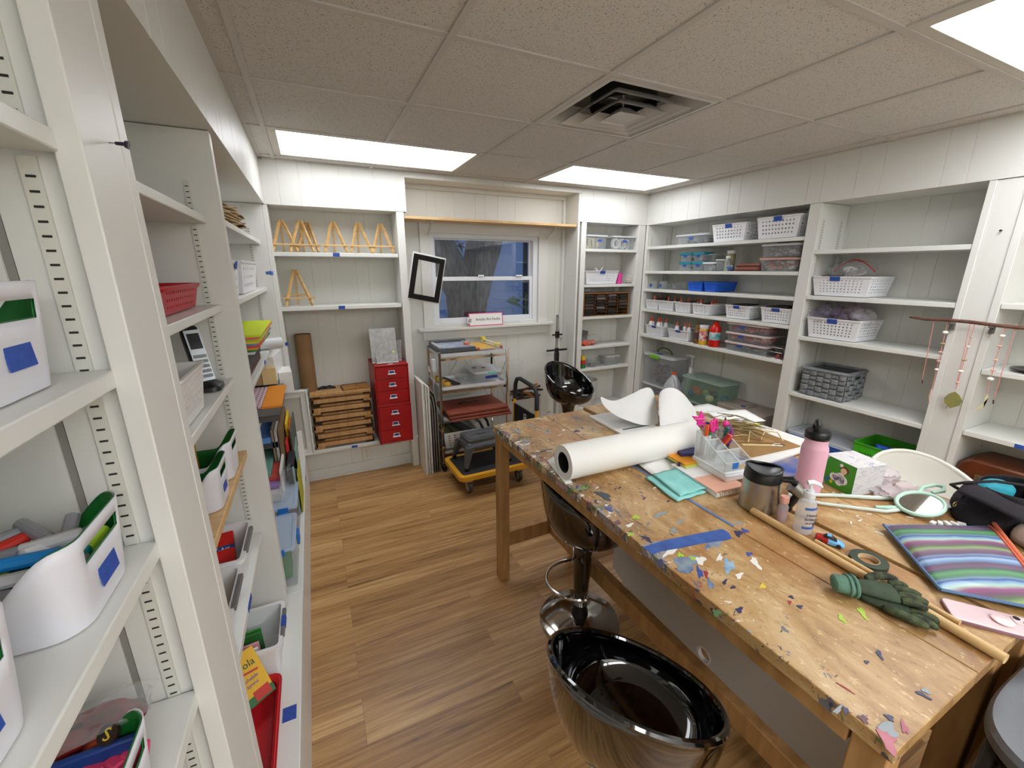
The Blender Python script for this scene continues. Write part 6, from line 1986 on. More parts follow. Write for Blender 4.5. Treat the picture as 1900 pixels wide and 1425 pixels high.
def worktable(label, x0, x1, y0, y1, seams, m, rot=0):
    cx, cy = (x0 + x1) / 2, (y0 + y1) / 2
    t = T('worktable', label, 'table', (cx, cy, 0), rot)
    hx, hy = (x1 - x0) / 2, (y1 - y0) / 2
    edges = [-hx] + [s - cx for s, e in seams] + [hx]
    for i in range(len(edges) - 1):
        ob('top_board', G().box((edges[i] + .0012, -hy, TZ - .032), (edges[i + 1] - .0012, hy, TZ)), m, t, bev=.002)
    s = .056
    for sx in (-1, 1):
        for sy in (-1, 1):
            lx, ly = sx * (hx - s / 2 - .012), sy * (hy - s / 2 - .008)
            ob('leg', G().box((lx - s / 2, ly - s / 2, .001), (lx + s / 2, ly + s / 2, TZ - .0325)), LEGW, t, bev=.004)
    g = G()
    for sx in (-1, 1):
        g.box((sx * (hx - .012) - .02 * (sx > 0), -hy + .068, TZ - .075), (sx * (hx - .012) + .02 * (sx < 0), hy - .068, TZ - .033))
    for sy in (-1, 1):
        g.box((-hx + .068, sy * (hy - .01) - .02 * (sy > 0), TZ - .075), (hx - .068, sy * (hy - .01) + .02 * (sy < 0), TZ - .033))
    ob('apron', g, LEGW, t, bev=.002)
    for sy in (-1, 1):
        ob('stretcher', G().box((-hx + .068, sy * (hy - .036) - .02, .205), (hx - .068, sy * (hy - .036) + .02, .292)), LEGW, t, bev=.003)
    ob('stretcher', G().box((.045, -hy + .058, .207), (.085, hy - .058, .29)), LEGW, t, bev=.003)
    return t, cx, cy


t1, cx1, cy1 = worktable('paint splashed wooden worktable, nearer to the aisle', .768, 1.322, .192, 1.852, [(1.083, 0)], TM, .018)
t2, cx2, cy2 = worktable('wooden worktable pushed alongside the paint splashed one, nearer the right shelves', 1.345, 1.905, .185, 1.90, [(1.563, 0)], TM2, .006)
# painter's tape left on the boards (part of the table)
R1 = Matrix.Rotation(-.018, 4, 'Z')
def on_t1(p):
    q = R1 @ Vector((p[0] - cx1, p[1] - cy1, 0))
    return (q.x, q.y)
PT = mat('old_blue_tape', '#3a5fa8', .6, col2='#2f4d8f', nscale=25)
_lift = 0.0


def strip(poly, m, z=TZ + .0006, parent=None, name='tape_strip', f=on_t1):
    P = [f(p) for p in poly]
    a = sum(P[i][0] * P[(i + 1) % len(P)][1] - P[(i + 1) % len(P)][0] * P[i][1] for i in range(len(P)))
    if a < 0:
        P = P[::-1]
    global _lift
    _lift += .000022
    return ob(name, G().prism(P, TZ, z + _lift), m, parent or t1, smooth=0)
strip([(.772, .770), (.85, .768), (.95, .752), (1.05, .735), (1.052, .715), (1.035, .69), (1.01, .692), (.93, .712), (.86, .722), (.80, .735), (.772, .733)], PT)
strip([(1.086, 1.28), (1.10, 1.28), (1.098, .73), (1.088, .73)], mat('faded_tape', '#5d7aa8', .6))
PB, PWH, PRED, PLG, PGN, PGY, PIND = [mat('paint_' + k, c, .45) for k, c in (('blue', '#3a4f9a'), ('white', '#e8e6dd'), ('red', '#a32f3a'), ('lime', '#a9c83a'), ('green', '#48663c'), ('grey', '#8d979c'), ('indigo', '#2e3157'))]
random.seed(23)
def blot(x, y, r, m, sx=1.0, sy=1.0, rot=0.0):
    n = 14
    pts = []
    ph = random.uniform(0, 6)
    for k in range(n):
        a = 2 * PI * k / n
        q = r * (1 + .28 * math.sin(3 * a + ph) + .18 * math.sin(5 * a + 2 * ph))
        px, py = q * math.cos(a) * sx, q * math.sin(a) * sy
        pts.append((x + px * math.cos(rot) - py * math.sin(rot), y + px * math.sin(rot) + py * math.cos(rot)))
    return pts
MIX = mat('paint_mixed', '#8c9aa0', .45, col2='#3f5f9a', nscale=22)
RW_ = mat('paint_redwash', '#96304a', .4, col2='#b5606c', nscale=20)
for (u, v, r, m, sx, sy, ro) in ((1325, 1008, .020, MIX, 1.8, .7, .2), (1245, 1022, .018, PWH, 1.9, .5, .3), (1352, 1050, .018, mat('paint_paleblue', '#9dbccb', .45, col2='#6f93b8', nscale=30), 1.7, .7, .6), (1298, 1062, .012, PB, 1.8, .6, .9), (1225, 1045, .012, PIND, 1.6, .5, .8), (1372, 1068, .010, PWH, 1.6, .6, .3), (1390, 1028, .008, PB, 1.4, .8, .1), (1318, 1084, .012, MIX, 1.5, .6, .9), (1200, 1000, .010, PIND, .8, 1.8, .1), (1262, 968, .010, PGY, 2.0, .5, .3), (1240, 930, .006, PIND, 1.4, .6, .3), (1195, 925, .006, PIND, 1.4, .6, .3), (1215, 905, .005, PWH, 1.6, .6, .3), (1108, 905, .006, PWH, 1.6, .5, .3), (1150, 905, .006, PIND, 1.6, .5, .3),(1275, 1045, .030, MIX, 1.6, .8, .2), (1300, 1040, .016, PWH, 1.2, .7, .4), (1262, 1030, .009, PLG, 1, 1, 0), (1285, 1036, .008, PLG, 1, 1, 0), (1335, 1035, .010, PWH, 1.6, .6, .5), (1310, 1065, .008, PRED, 1.8, .6, .8), (1402, 1045, .014, PWH, 1.8, .6, 1.0), (1370, 990, .012, PIND, 1.4, .8, .5), (1382, 985, .010, PB, 1, 1, 0),
                              (1415, 1088, .007, mat('paint_yellow', '#e0c53a', .4), 1.5, .8, .2), (1345, 1080, .007, PIND, 1.8, .5, .4), (1360, 1090, .006, PIND, 1.4, .6, 0), (1372, 1132, .008, PIND, 1.5, .7, .3), (1330, 1138, .010, PGN, 1.3, .8, .2), (1465, 1118, .006, PRED, 1.2, .6, .5), (1484, 1126, .006, PIND, 1.2, .8, 0), (1468, 1108, .005, PIND, 1, 1, 0), (1562, 1148, .009, PLG, 1.5, .6, .9), (1600, 1138, .012, PLG, 1.6, .5, .8),
                              (1632, 1215, .007, PIND, 1.8, .6, .7), (1608, 1229, .004, PIND, 1.3, .8, 0), (1648, 1372, .014, RW_, 1.8, .8, .5), (1678, 1350, .008, RW_, 1.6, .6, .6), (1648, 1353, .012, PGY, 1.2, 1.0, .2), (1650, 1332, .006, PIND, 1, 1, 0), (1569, 1319, .005, PIND, 1.6, .8, .4), (1555, 1317, .006, PGY, 2.4, .5, .1), (1712, 1290, .006, PIND, .7, 1.8, .3), (1718, 1283, .006, PGY, 1, 1, 0), (1568, 1277, .003, PRED, 4, .5, 1.8), (1602, 1335, .007, mat('paint_plum', '#6b4a52', .5), 1, 1, 0),
                              (1085, 828, .016, PGN, 2.0, .8, .7), (1070, 800, .013, PIND, 1.2, 1.0, .2), (1082, 825, .007, PWH, 2, .6, .7), (1012, 836, .010, mat('paint_slate', '#4c5560', .5), 3.2, .5, .1), (985, 790, .012, PGY, 1.4, 1, 0), (958, 800, .014, PGY, .8, 2.4, .2), (975, 818, .012, PGY, 1.2, 1.6, .2), (1018, 765, .006, PIND, 3, .5, .3), (1120, 920, .014, mat('paint_slate', '#4c5560', .5), 1.2, 2.4, .1), (1130, 945, .010, PB, 1, 1.4, 0), (1180, 960, .010, PLG, 1.2, 1, 0), (1170, 992, .008, PLG, 1.3, .8, 0), (1145, 970, .010, mat('paint_plum', '#6b4a52', .5), 1.4, .8, 0), (1168, 975, .009, PWH, 1.7, .6, .2), (1225, 955, .014, PGY, 2.2, .5, .1), (1250, 985, .011, PGY, 1, 1, 0)):
    p = atz(u, v, TZ)
    strip(blot(p.x, p.y, r, m, sx, sy, ro), m, TZ + .0005, name='paint_splash')
strip([(.770, 1.05), (.80, 1.02), (.86, .82), (.872, .768), (.772, .770)], MIX, TZ + .0004, name='paint_splash') if False else None

# white board with cable hole under the tables
g = G()
Yc, Zc, rr = .92, .42, .03
n_ = 24
ring = [(Yc + rr * math.cos(2 * PI * k / n_), .11 + .0 + rr * math.sin(2 * PI * k / n_)) for k in range(n_)]
t = T('modesty_board', 'white board with a round cable hole standing under the worktables', 'board', (1.325, .9, 0))
hz_ = .105
outer = []
for k in range(n_):
    a = 2 * PI * k / n_
    c, s = math.cos(a), math.sin(a)
    q = 1 / max(abs(c) / .60, abs(s) / .095 if s < 0 else abs(s) / .65)
    outer.append((.02 + q * c, hz_ + q * s))
inner = [(.02 + rr * math.cos(2 * PI * k / n_), hz_ + rr * math.sin(2 * PI * k / n_)) for k in range(n_)]
F0, F1 = [(-.009, y, z) for y, z in outer], [(-.009, y, z) for y, z in inner]
B0, B1 = [(.009, y, z) for y, z in outer], [(.009, y, z) for y, z in inner]
g.loft([F0, F1, B1, B0, F0], 0, True, False, False)
ob('board', g, mat('laminate_grey', '#cfccc6', .5), t, smooth=0)
ob('grommet', G().lathe([(rr, -.012), (rr + .006, -.012), (rr + .006, -.0095), (rr - .002, -.0095), (rr - .002, .009)], 24, cap0=False, cap1=False, M=Matrix.Translation((0, .02, hz_)) @ Matrix.Rotation(PI / 2, 4, 'Y')), PLW, t)
g = None

# ---------------------------------------------------------------- on the tables
z0 = TZ + .0008
# paper roll
t = T('paper_roll', 'big roll of white paper lying across the worktable', 'paper roll', (1.095, 1.205, z0 + .0665), -.02)
MX = Matrix.Rotation(PI / 2, 4, 'Y')
L2, r = .318, .066
ob('paper', G().lathe([(.040, -L2), (r, -L2), (r, L2), (.040, L2), (.040, -L2)], 48, cap0=False, cap1=False, M=MX), mat('paper_cream', '#f1f0ea', .7), t)
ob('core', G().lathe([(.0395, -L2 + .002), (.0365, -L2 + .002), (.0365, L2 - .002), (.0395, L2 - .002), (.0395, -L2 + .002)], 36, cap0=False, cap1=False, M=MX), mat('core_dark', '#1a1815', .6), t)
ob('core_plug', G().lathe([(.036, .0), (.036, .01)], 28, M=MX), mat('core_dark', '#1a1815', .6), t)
PW = mat('paper_sheet', '#ecece8', .7)
def grid_sheet(rows_px, sub=2, name='sheet', parent=None, m=PW):
    n = len(rows_px[0])
    vs = [p for r_ in rows_px for p in r_]
    fs = []
    for j in range(len(rows_px) - 1):
        for i in range(n - 1):
            a = j * n + i
            fs.append((a, a + 1, a + n + 1, a + n))
    return ob(name, G().add(vs, fs), m, parent, smooth=80, sub=sub, solid=.0006)
row = lambda px, y, zmin=z0: [Vector((q.x, q.y, max(zmin, q.z))) for q in (aty(u, v, y) for u, v in px)]
# curled end of the roll and the flap
top = row([(1222, 730), (1228, 722), (1240, 717), (1256, 719), (1272, 733), (1282, 748), (1288, 768)], 1.62)
mid1 = row([(1222, 752), (1228, 748), (1242, 744), (1260, 746), (1277, 758), (1286, 772), (1291, 785)], 1.52)
mid2 = row([(1223, 775), (1230, 772), (1244, 770), (1262, 773), (1280, 783), (1289, 792), (1294, 798)], 1.43)
bot = row([(1224, 797), (1231, 797), (1246, 798), (1262, 801), (1280, 806), (1290, 807), (1296, 809)], 1.34)
s = grid_sheet([top, mid1, mid2, bot])
tag(s, 'tall curled hump of white paper rising behind the paper roll', 'paper sheet')
f0 = row([(1113, 733), (1124, 740), (1138, 745), (1160, 736), (1185, 723), (1210, 711)], 1.70)
f1 = row([(1114, 741), (1127, 753), (1141, 759), (1163, 755), (1188, 748), (1221, 748)], 1.62)
f2 = row([(1118, 750), (1132, 764), (1150, 772), (1170, 774), (1192, 774), (1223, 777)], 1.54)
f3 = row([(1124, 757), (1138, 769), (1157, 778), (1178, 786), (1196, 791), (1224, 798)], 1.48)
tag(grid_sheet([f0, f1, f2, f3]), 'white paper flap with two raised corners beyond the printed sheets', 'paper sheet')
tail0 = row([(1020, 852), (1060, 836), (1100, 823), (1140, 813), (1185, 802), (1235, 790), (1285, 792)], 1.315)
tail1 = [Vector((.779 + .098 * k, 1.285, z0 + .080 + .004 * k)) for k in range(7)]
tail2 = [Vector((.779 + .104 * k, 1.258 - .002 * k, z0 + .108)) for k in range(7)]
tag(grid_sheet([tail0, tail1, tail2]), 'strip of white paper unrolling behind the paper roll', 'paper sheet')
tag(place(ob('paper_sheet', G().sheet(lambda u, v: (.762 + .03 * u + .035 * v, 1.165 + .20 * v, z0 + .003 + .012 * v * u), 6, 10), PW, solid=.0006), (0, 0, .0)), 'white paper corner lying at the near end of the paper roll', 'paper sheet')
tag(ob('paper_sheet', G().sheet(lambda u, v: (1.10 + .32 * u, 1.02 + .14 * v + .05 * math.sin(PI * u * .5), z0 + .003 + .010 * v * v), 10, 6), PW, solid=.0006), 'white paper lying below the far end of the paper roll', 'paper sheet')
# printed sheets
t = T('document_stack', 'stack of printed white sheets with a grey bar beside the paper roll', 'papers', (1.372, 1.592, z0), -.03)
ob('sheets', G().box((-.112, -.14, 0), (.112, .14, .009)), PAPER, t, bev=.0008)
g = G()
for k in range(14):
    w_ = random.uniform(.06, .085)
    g.box((-.085, .115 - k * .014, .0092), (-.085 + w_ * 1.9, .1165 - k * .014, .0095))
ob('print_lines', g, mat('print_grey', '#a9abb0', .7), t, smooth=0)
ob('print_bar', G().box((-.075, -.105, .0092), (.09, -.092, .0096)), mat('print_bar', '#566a6c', .6), t, smooth=0)
# back papers
tag(ob('paper_sheet', G().sheet(lambda u, v: (1.62 + .42 * u - .02 * v, 1.36 + .30 * v - .04 * u, z0 + .002 + .004 * math.sin(6 * u + 2 * v)), 10, 8), PW, solid=.0006), 'large flat white paper at the far side behind the pink star', 'paper sheet')
tag(ob('paper_sheet', G().sheet(lambda u, v: (1.80 + .24 * u, 1.33 + .12 * v - .05 * u, z0 + .010 + .035 * v * (1 - .3 * u)), 8, 6), PW, solid=.0006), 'folded white paper sticking up at the far table edge', 'paper sheet')
t = slab('foam_board', 'white board under the brown cardboard', 'board', (1.745, 1.17, z0 + .0065), (.42, .42, .010), mat('board_white', '#eceae4', .6), .045)
KR = mat('cardboard', '#a07a4b', .8, col2='#936e42', nscale=10)
slab('cardboard_sheet', 'large brown cardboard square under the dried stems', 'cardboard', (1.700, 1.180, z0 + .0172), (.315, .36, .006), KR, -.06)
slab('cardboard_sheet', 'smaller brown cardboard piece directly beneath the dried stems', 'cardboard', (1.742, 1.215, z0 + .0238), (.20, .26, .005), mat('cardboard_pale', '#ac8452', .8, col2='#a07a4a', nscale=10), -.5)
slab('magazine', 'printed magazine under the white board with a blue mark', 'magazine', (1.60, .975, z0), (.30, .25, .006), mat('magazine_mix', '#b9a48c', .5, col2='#3c5aa8', nscale=6), -.2)
random.seed(31)
cols = ['#a08c5e', '#85724a', '#b7a576', '#6b6440', '#d2ba84']
for k in range(64):
    a = Vector((1.74 + random.uniform(-.09, .06), 1.215 + random.uniform(-.085, .11), z0 + .031 + random.uniform(0, .045)))
    th = random.gauss(-.85, .45)
    Ln = random.uniform(.04, .10)
    d = Vector((math.cos(th), math.sin(th), random.uniform(-.12, .22))) * Ln
    if a.z - abs(d.z) < z0 + .03:
        d.z = abs(d.z) * .3
    mdp = a + Vector((random.uniform(-.01, .01), random.uniform(-.01, .01), random.uniform(0, .012)))
    g = G().tube([a - d, mdp, a + d], [.0016, .0022, .0011], 5)
    if k % 4 == 0:
        n2 = d.cross(Vector((0, 0, 1))).normalized() * .009
        g.add([a + d * .3, a + d * .6 + n2, a + d * 1.1, a + d * .6 - n2], [(0, 1, 2, 3)])
    tag(ob('dried_stem', g, mat('stem_' + cols[k % 5].strip('#'), cols[k % 5], .8), smooth=30), 'dry %s plant stem in the loose heap on the cardboard' % ('straw brown tan olive pale'.split()[k % 5]), 'dried stem', 'dried stems on the cardboard')
pz = z0 + .034
g = G().tube([(1.655, 1.10, pz), (1.70, 1.13, pz + .03), (1.715, 1.085, pz + .004), (1.76, 1.10, pz + .035), (1.80, 1.07, pz + .03), (1.80, 1.04, pz)], .003, 6)
tag(ob('raffia', g, mat('raffia_pale', '#dcc48f', .7)), 'pale zigzag strand of raffia in front of the stems', 'raffia')
t = T('clothes_peg_hook', 'pale wooden strip with a bent wire loop on the cardboard', 'hook', (1.70, 1.06, z0 + .0235), -.5)
ob('stick', G().box((-.09, -.008, 0), (.05, .008, .004)), mat('stick_pale', '#d9c28f', .6), t, bev=.001)
ob('wire_loop', G().tube([(.03, -.006, .005), (.075, -.010, .005), (.09, .0, .005), (.075, .012, .005), (.045, .010, .005)], .0016, 6), STEEL, t)
def star(label, loc, R, m, rot):
    pts = []
    for k in range(10):
        a = PI / 2 + PI * k / 5
        q = R if k % 2 == 0 else R * .45
        pts.append((q * math.cos(a), q * math.sin(a)))
    o = ob('felt_star', G().prism(pts, -.004, .004), m, bev=.0015)
    o.location = loc
    o.rotation_euler = rot
    return tag(o, label, 'star')
star('bright pink felt star at the left of the dried stems', (1.635, 1.335, z0 + .055), .052, mat('felt_pink', '#e3249a', .9, bump=.4, bscale=400), (1.0, .2, -.35))
tag(ob('felt_fluff', G().ball((1.66, 1.31, z0 + .021), .022, 8, 0, (1.4, 1, .9)), mat('felt_white', '#e6dfe4', .9, bump=.6, bscale=300)), 'small white and pink fluff under the pink star', 'fluff')
tag(ob('felt_scrap', G().cbox((1.665, 1.27, z0 + .036), (.05, .03, .024), .4), mat('felt_purple', '#5d3a55', .8), bev=.006), 'dark purple scrap between the pink star and the stems', 'felt scrap')
t = T('highlighter', 'yellow highlighter lying beyond the dried stems', 'highlighter', (1.86, 1.24, z0 + .026), -.55)
ob('body', G().tube([(-.05, 0, .007), (.02, 0, .007), (.045, 0, .007)], [.0075, .0075, .005], 10), mat('hl_yellow', '#dfe43a', .4), t)

# books under the organiser
slab('note_pad', 'yellow-green sticky pad under the orange pad', 'pad', (1.272, 1.092, z0 + .0215), (.085, .10, .006), mat('pad_lime', '#c6cf5a', .6), -.05)
slab('note_pad', 'orange sticky pad beside the clear organiser', 'pad', (1.275, 1.102, z0 + .0278), (.085, .095, .007), mat('pad_orange', '#ee9a22', .6), -.03)
slab('tin_case', 'small navy case lying on the orange pad', 'case', (1.318, 1.122, z0 + .035), (.085, .055, .014), mat('case_navy', '#232754', .4, col2='#343a72', nscale=25), -.35)
t = T('spiral_notebook', 'peach and white spiral notebook next to the teal cloth', 'notebook', (1.262, .972, z0), -.10)
ob('pages', G().box((-.066, -.11, .0), (.066, .12, .019)), PAPER, t, bev=.001)
ob('cover', G().box((-.068, -.112, .0192), (.068, .0, .0208)), mat('cover_peach', '#eab096', .55), t)
ob('cover_top', G().box((-.068, .0002, .0192), (.068, .122, .0206)), mat('cover_white', '#eceae8', .55), t)
g = G()
for k in range(14):
    x_ = -.06 + k * .0092
    g.tube([(x_ + .0, -.112 + .010 * math.cos(a), .011 + .012 * math.sin(a)) for a in [2 * PI * i / 10 for i in range(10)]], .0012, 5, closed=True)
ob('spiral', g, mat('wire_gold', '#b58a5a', .25, metal=.9), t)
tag(ob('pin_head', G().cyl((1.222, 1.075, z0 + .021), (1.222, 1.075, z0 + .036), .006, n=12), mat('bead_plum', '#3a1838', .35)), 'small dark plum bead standing on the white paper by the notebook', 'bead')
slab('book', 'thick white book beneath the clear organiser', 'book', (1.352, .985, z0 + .0215), (.135, .175, .020), mat('book_white', '#e9e9ea', .5), -.12)
slab('book', 'thinner white book between the thick book and the organiser', 'book', (1.352, .990, z0 + .0418), (.130, .168, .006), mat('book_white2', '#f0f0f1', .5), -.12)
# acrylic organiser
oz = z0 + .0484
t = T('acrylic_organiser', 'clear acrylic desk organiser full of pens', 'organiser', (1.355, .995, oz), -.12)
AC = mat('acrylic', '#e8eeee', .1, alpha=.28)
ACE = mat('acrylic_edge', '#e6e8e4', .2, alpha=.85)
W2, D2 = .058, .078
def slabz(pts, th=.003):     # upright clear wall through the given base/top outline in XZ or YZ
    pass
g = G()
e = G()
prof = [(-D2, .012), (-D2, .034), (D2, .105), (D2, 0), (-D2, 0)]
for x_ in (-W2, 0.0, W2):
    g.loft([[(x_ - .0014, y, z) for y, z in prof], [(x_ + .0014, y, z) for y, z in prof]])
    e.bar((x_, -D2, .034), (x_, D2, .105), .0028, .0028)
    e.bar((x_, -D2, .0), (x_, -D2, .034), .0028, .0028).bar((x_, D2, .0), (x_, D2, .105), .0028, .0028)
for y_, h in ((-D2, .034), (-.025, .058), (.03, .082), (D2, .105)):
    g.box((-W2, y_ - .0012, 0), (W2, y_ + .0012, h))
    e.bar((-W2, y_, h), (W2, y_, h), .0028, .0028)
g.box((-W2, -D2, 0), (W2, D2, .002))
ob('body', g, AC, t, smooth=0)
ob('edges', e, ACE, t, smooth=0)
ob('tape_label', G().box((-.028, -D2 - .002, .008), (.0, -D2 - .0013, .032)), mat('tape_bright', '#2f7bd0', .6), t)
ob('old_glue', G().box((.004, -D2 - .0018, .004), (.03, -D2 - .0013, .022)), mat('glue_tan', '#d2bf8f', .6, alpha=.7), t)
Oo = t.matrix_basis if False else (Matrix.Translation((1.355, .995, oz)) @ Matrix.Rotation(-.12, 4, 'Z'))
def pen(label, a, b, r, m, capm, frac=.35, group='pens in the clear organiser'):
    return cyl_tool('pen', label, 'pen', Oo @ Vector(b), Oo @ Vector(a), r, m, capm, frac, group)
CLP = mat('pen_clear', '#dcdfe0', .2, alpha=.5)
PURP = mat('pen_purple', '#7a2f6f', .4)
pen('orange capped felt pen standing at the left of the organiser', (-.035, .055, .006), (-.038, .052, .135), .0075, PLW, OR)
pen('green capped felt pen next to the orange one in the organiser', (-.018, .058, .006), (-.018, .055, .135), .0075, PLW, mat('pen_green', '#2f7a4a', .4))
pen('navy felt pen behind the green one in the organiser', (-.024, .069, .006), (-.024, .069, .140), .006, PLW, mat('pen_navy', '#2b2f66', .4))
pen('dark teal marker standing in the middle of the organiser', (.030, .045, .006), (.026, .015, .132), .008, mat('pen_grey', '#9c9ca0', .4), mat('pen_teal', '#1d6a62', .4), .3)
pen('red marker leaning forward in the middle of the organiser', (-.008, .040, .006), (.016, -.005, .112), .0075, PLW, mat('pen_red', '#b22a22', .4), .38)
pen('orange marker leaning forward beside the red marker in the organiser', (.0, .042, .006), (.026, -.006, .106), .0075, PLW, OR, .38)
for k, (x_, y_) in enumerate(((-.010, .066), (.006, .062), (.014, .050), (-.04, .07))):
    pen('clear handled brush standing at the back of the organiser', (x_, y_, .006), (x_ + .004, y_ + .004, .085), .004, CLP, CLP, .3, 'clear brushes in the organiser')
sc = T('scissors', 'pink handled scissors standing in the organiser', 'scissors', Oo @ Vector((.006, .058, .10)), .3)
PKH = mat('handle_pink', '#e22f8c', .4)
sc.rotation_euler = (PI / 2 - .2, 0, .35)
for s_ in (-1, 1):
    ob('handle', G().tube([(s_ * .017 + .014 * math.cos(a), .024 + .020 * math.sin(a), 0) for a in [2 * PI * i / 14 for i in range(14)]], .0058, 8, closed=True), PKH, sc)
ob('blade', G().bar((.006, .004, 0), (-.006, -.085, 0), .010, .002).bar((-.006, .004, .002), (.006, -.085, .002), .010, .002), STEEL, sc)
sc = T('hole_punch', 'purple and magenta grip tool at the right of the organiser', 'tool', Oo @ Vector((.046, .040, .085)), .1)
ob('grip', G().tube([(0, 0, .045), (.010, -.006, .025), (.012, -.012, -.005), (.004, -.010, -.03)], [.010, .014, .013, .009], 10), PURP, sc)
ob('head', G().ball((-.004, .004, .048), .013, 8), PKH, sc)
ob('nose', G().cyl((.004, -.010, -.03), (.0, -.006, -.075), .008, .006, n=8), mat('tool_dark', '#4a2438', .4), sc)
tag(ob('craft_stick', G().bar(Oo @ Vector((.050, .020, .012)), Oo @ Vector((.085, .062, .135)), .010, .004), mat('twig_grey', '#8a7552', .7)), 'brown wooden stick leaning out at the right of the organiser', 'stick')
tag(ob('craft_stick', G().bar(Oo @ Vector((.044, .035, .012)), Oo @ Vector((.070, .075, .145)), .006, .004), mat('twig_dark', '#4b3b28', .7)), 'dark thin stick leaning out behind the brown stick in the organiser', 'stick')

# teal cloth
def cl(u, v):
    x = 1.058 + .135 * u + .012 * v
    y = .905 + .165 * v - .015 * u
    return (x, y, z0 + .003 + .004 * math.sin(5 * u + 3 * v) ** 2 + .008 * math.sin(PI * u) * (v < .3) * .4)
t = T('cloth', 'folded teal microfibre cloth on the worktable', 'cloth', (0, 0, 0))
TC = mat('cloth_teal', '#9adcd6', .95, col2='#8bd2cc', nscale=30, bump=.5, bscale=350)
t.location = (1.12, .985, z0)
ob('lower_fold', G().sheet(lambda u, v: (-.072 + .135 * u - .005 * math.sin(6 * v), -.088 + .175 * v + .012 * u, .004 + .003 * math.sin(7 * u + 4 * v) ** 2), 14, 14), TC, t, solid=.004, smooth=60)
ob('upper_fold', G().sheet(lambda u, v: (-.05 + .125 * u + .012 * v, -.074 + .16 * v + .01 * u, .0115 + .004 * math.sin(6 * u + 2 * v) ** 2), 14, 14), TC, t, solid=.004, smooth=60)
t.rotation_euler = (0, 0, -.08)

# steel travel mug
t = T('travel_mug', 'brushed steel travel mug with black lid and handle', 'mug', (1.262, .772, z0), -.9)
t.scale = (1.07, 1.07, 1.04)
ob('body', G().lathe([(.050, 0), (.054, .004), (.0545, .012), (.0500, .10)], 40), STEEL, t)
ob('collar', G().lathe([(.0502, .100), (.0515, .102), (.0500, .128), (.046, .134)], 40, cap0=False, cap1=False), BLACKP, t)
ob('lid', G().sheet(lambda u, v: ((.0465 * (2 * u - 1)), (.0465 * (2 * v - 1)) * math.sqrt(max(0, 1 - (2 * u - 1) ** 2)), .134 - .012 * (1 - (2 * u - 1) ** 2) * (1 - .4 * abs(2 * v - 1)) + .010 * (2 * u - 1) ** 2 - .004), 18, 14), mat('lid_greyblack', '#77797c', .3, metal=.5), t, solid=.002, smooth=70)
ob('rim', G().tube([(.0475 * math.cos(a), .0475 * math.sin(a), .134 + .009 * math.cos(a) ** 2 - .002) for a in [2 * PI * k / 36 for k in range(36)]], .0035, 8, closed=True), BLACKP, t)
hd = ob('handle', G().tube([(.048, 0, .108), (.075, 0, .112), (.092, 0, .095), (.094, 0, .06), (.080, 0, .028), (.052, 0, .022)], [.009, .011, .012, .012, .011, .008], 10), mat('handle_black', '#121214', .25), t)
ob('handle_plate', G().cyl((.078, .0, .095), (.108, .0, .07), .022, .018, n=16), STEEL, hd)
tag(ob('jar_lid', G().lathe([(.026, 0), (.028, .003), (.028, .020), (.025, .023), (.022, .018)], 26, (1.335, .735, z0)), BLACKP), 'small round black cap on the table behind the little pink capped bottle', 'cap')
# pink flask
t = T('water_bottle', 'pink insulated water bottle with black loop lid', 'bottle', (1.522, .770, z0))
PK = mat('flask_pink', '#e8b2c4', .4, bump=.12, bscale=900)
ob('body', G().lathe([(.037, 0), (.040, .004), (.040, .162), (.038, .172), (.0345, .178), (.0345, .200)], 36), PK, t)
ob('lid', G().lathe([(.037, .200), (.038, .202), (.038, .222), (.034, .228), (.018, .230)], 32), BLACKP, t)
ob('loop', G().tube([(-.014, -.010, .224), (-.016, -.004, .248), (-.006, .004, .258), (.008, .012, .256), (.014, .018, .244), (.014, .022, .226)], [.008, .0085, .009, .009, .0085, .008], 10), BLACKP, t)
# little bottle and sanitiser
t = bottle('tiny clear bottle with pink cap in front of the steel mug', (1.254, .688, z0), [(.0135, 0), (.0145, .002), (.0145, .052), (.010, .062), (.010, .066)], mat('bottle_clear', '#d9cfd2', .15, alpha=.45), [(.0122, .064), (.0125, .065), (.0125, .083), (.0115, .085)], mat('cap_pink', '#ecab9f', .45))
ob('liquid', G().lathe([(.012, .003), (.0128, .005), (.0128, .03), (.012, .031)], 18), mat('liquid_pink', '#d98fa4', .3, alpha=.5), t)
t = bottle('clear hand sanitiser pump bottle with blue and white label', (1.262, .628, z0), [(.024, 0), (.0255, .003), (.0255, .085), (.021, .102), (.013, .110), (.013, .114)], mat('sanitiser_clear', '#dfe2e6', .12, alpha=.42), [(.0155, .112), (.016, .113), (.016, .130), (.014, .132)], PLW)
ob('pump', G().lathe([(.010, .132), (.010, .138), (.005, .139), (.005, .152)], 14).tube([(-.010, .006, .158), (.004, -.002, .160), (.018, -.012, .154), (.024, -.016, .146)], [.007, .0075, .006, .004], 8), PLW, t)
LB = mat('label_blue', '#3a6cb0', .5)
for (h0, h1, m_) in ((.080, .088, LB), (.018, .026, LB)):
    ob('label_band', G().sheet(lambda u, v, h0=h0, h1=h1: (.0258 * math.cos(3.5 + 1.5 * u), .0258 * math.sin(3.5 + 1.5 * u), h0 + (h1 - h0) * v + .003 * u), 10, 1), m_, t)
MDK = mat('ink_slate', '#4a4d63', .6)
lm = Matrix.Translation((-.0118, -.0232, 0)) @ Matrix.Rotation(-.45, 4, 'Z')
text('lettering', 'Hand', .014, MDK, t, lm @ face(0, -.0005, .066, '-Y'))
text('lettering', 'Sanitizer', .0115, MDK, t, lm @ face(.0, -.0005, .053, '-Y'))
text('lettering', 'kills germs', .006, MDK, t, lm @ face(-.002, -.0005, .040, '-Y'))
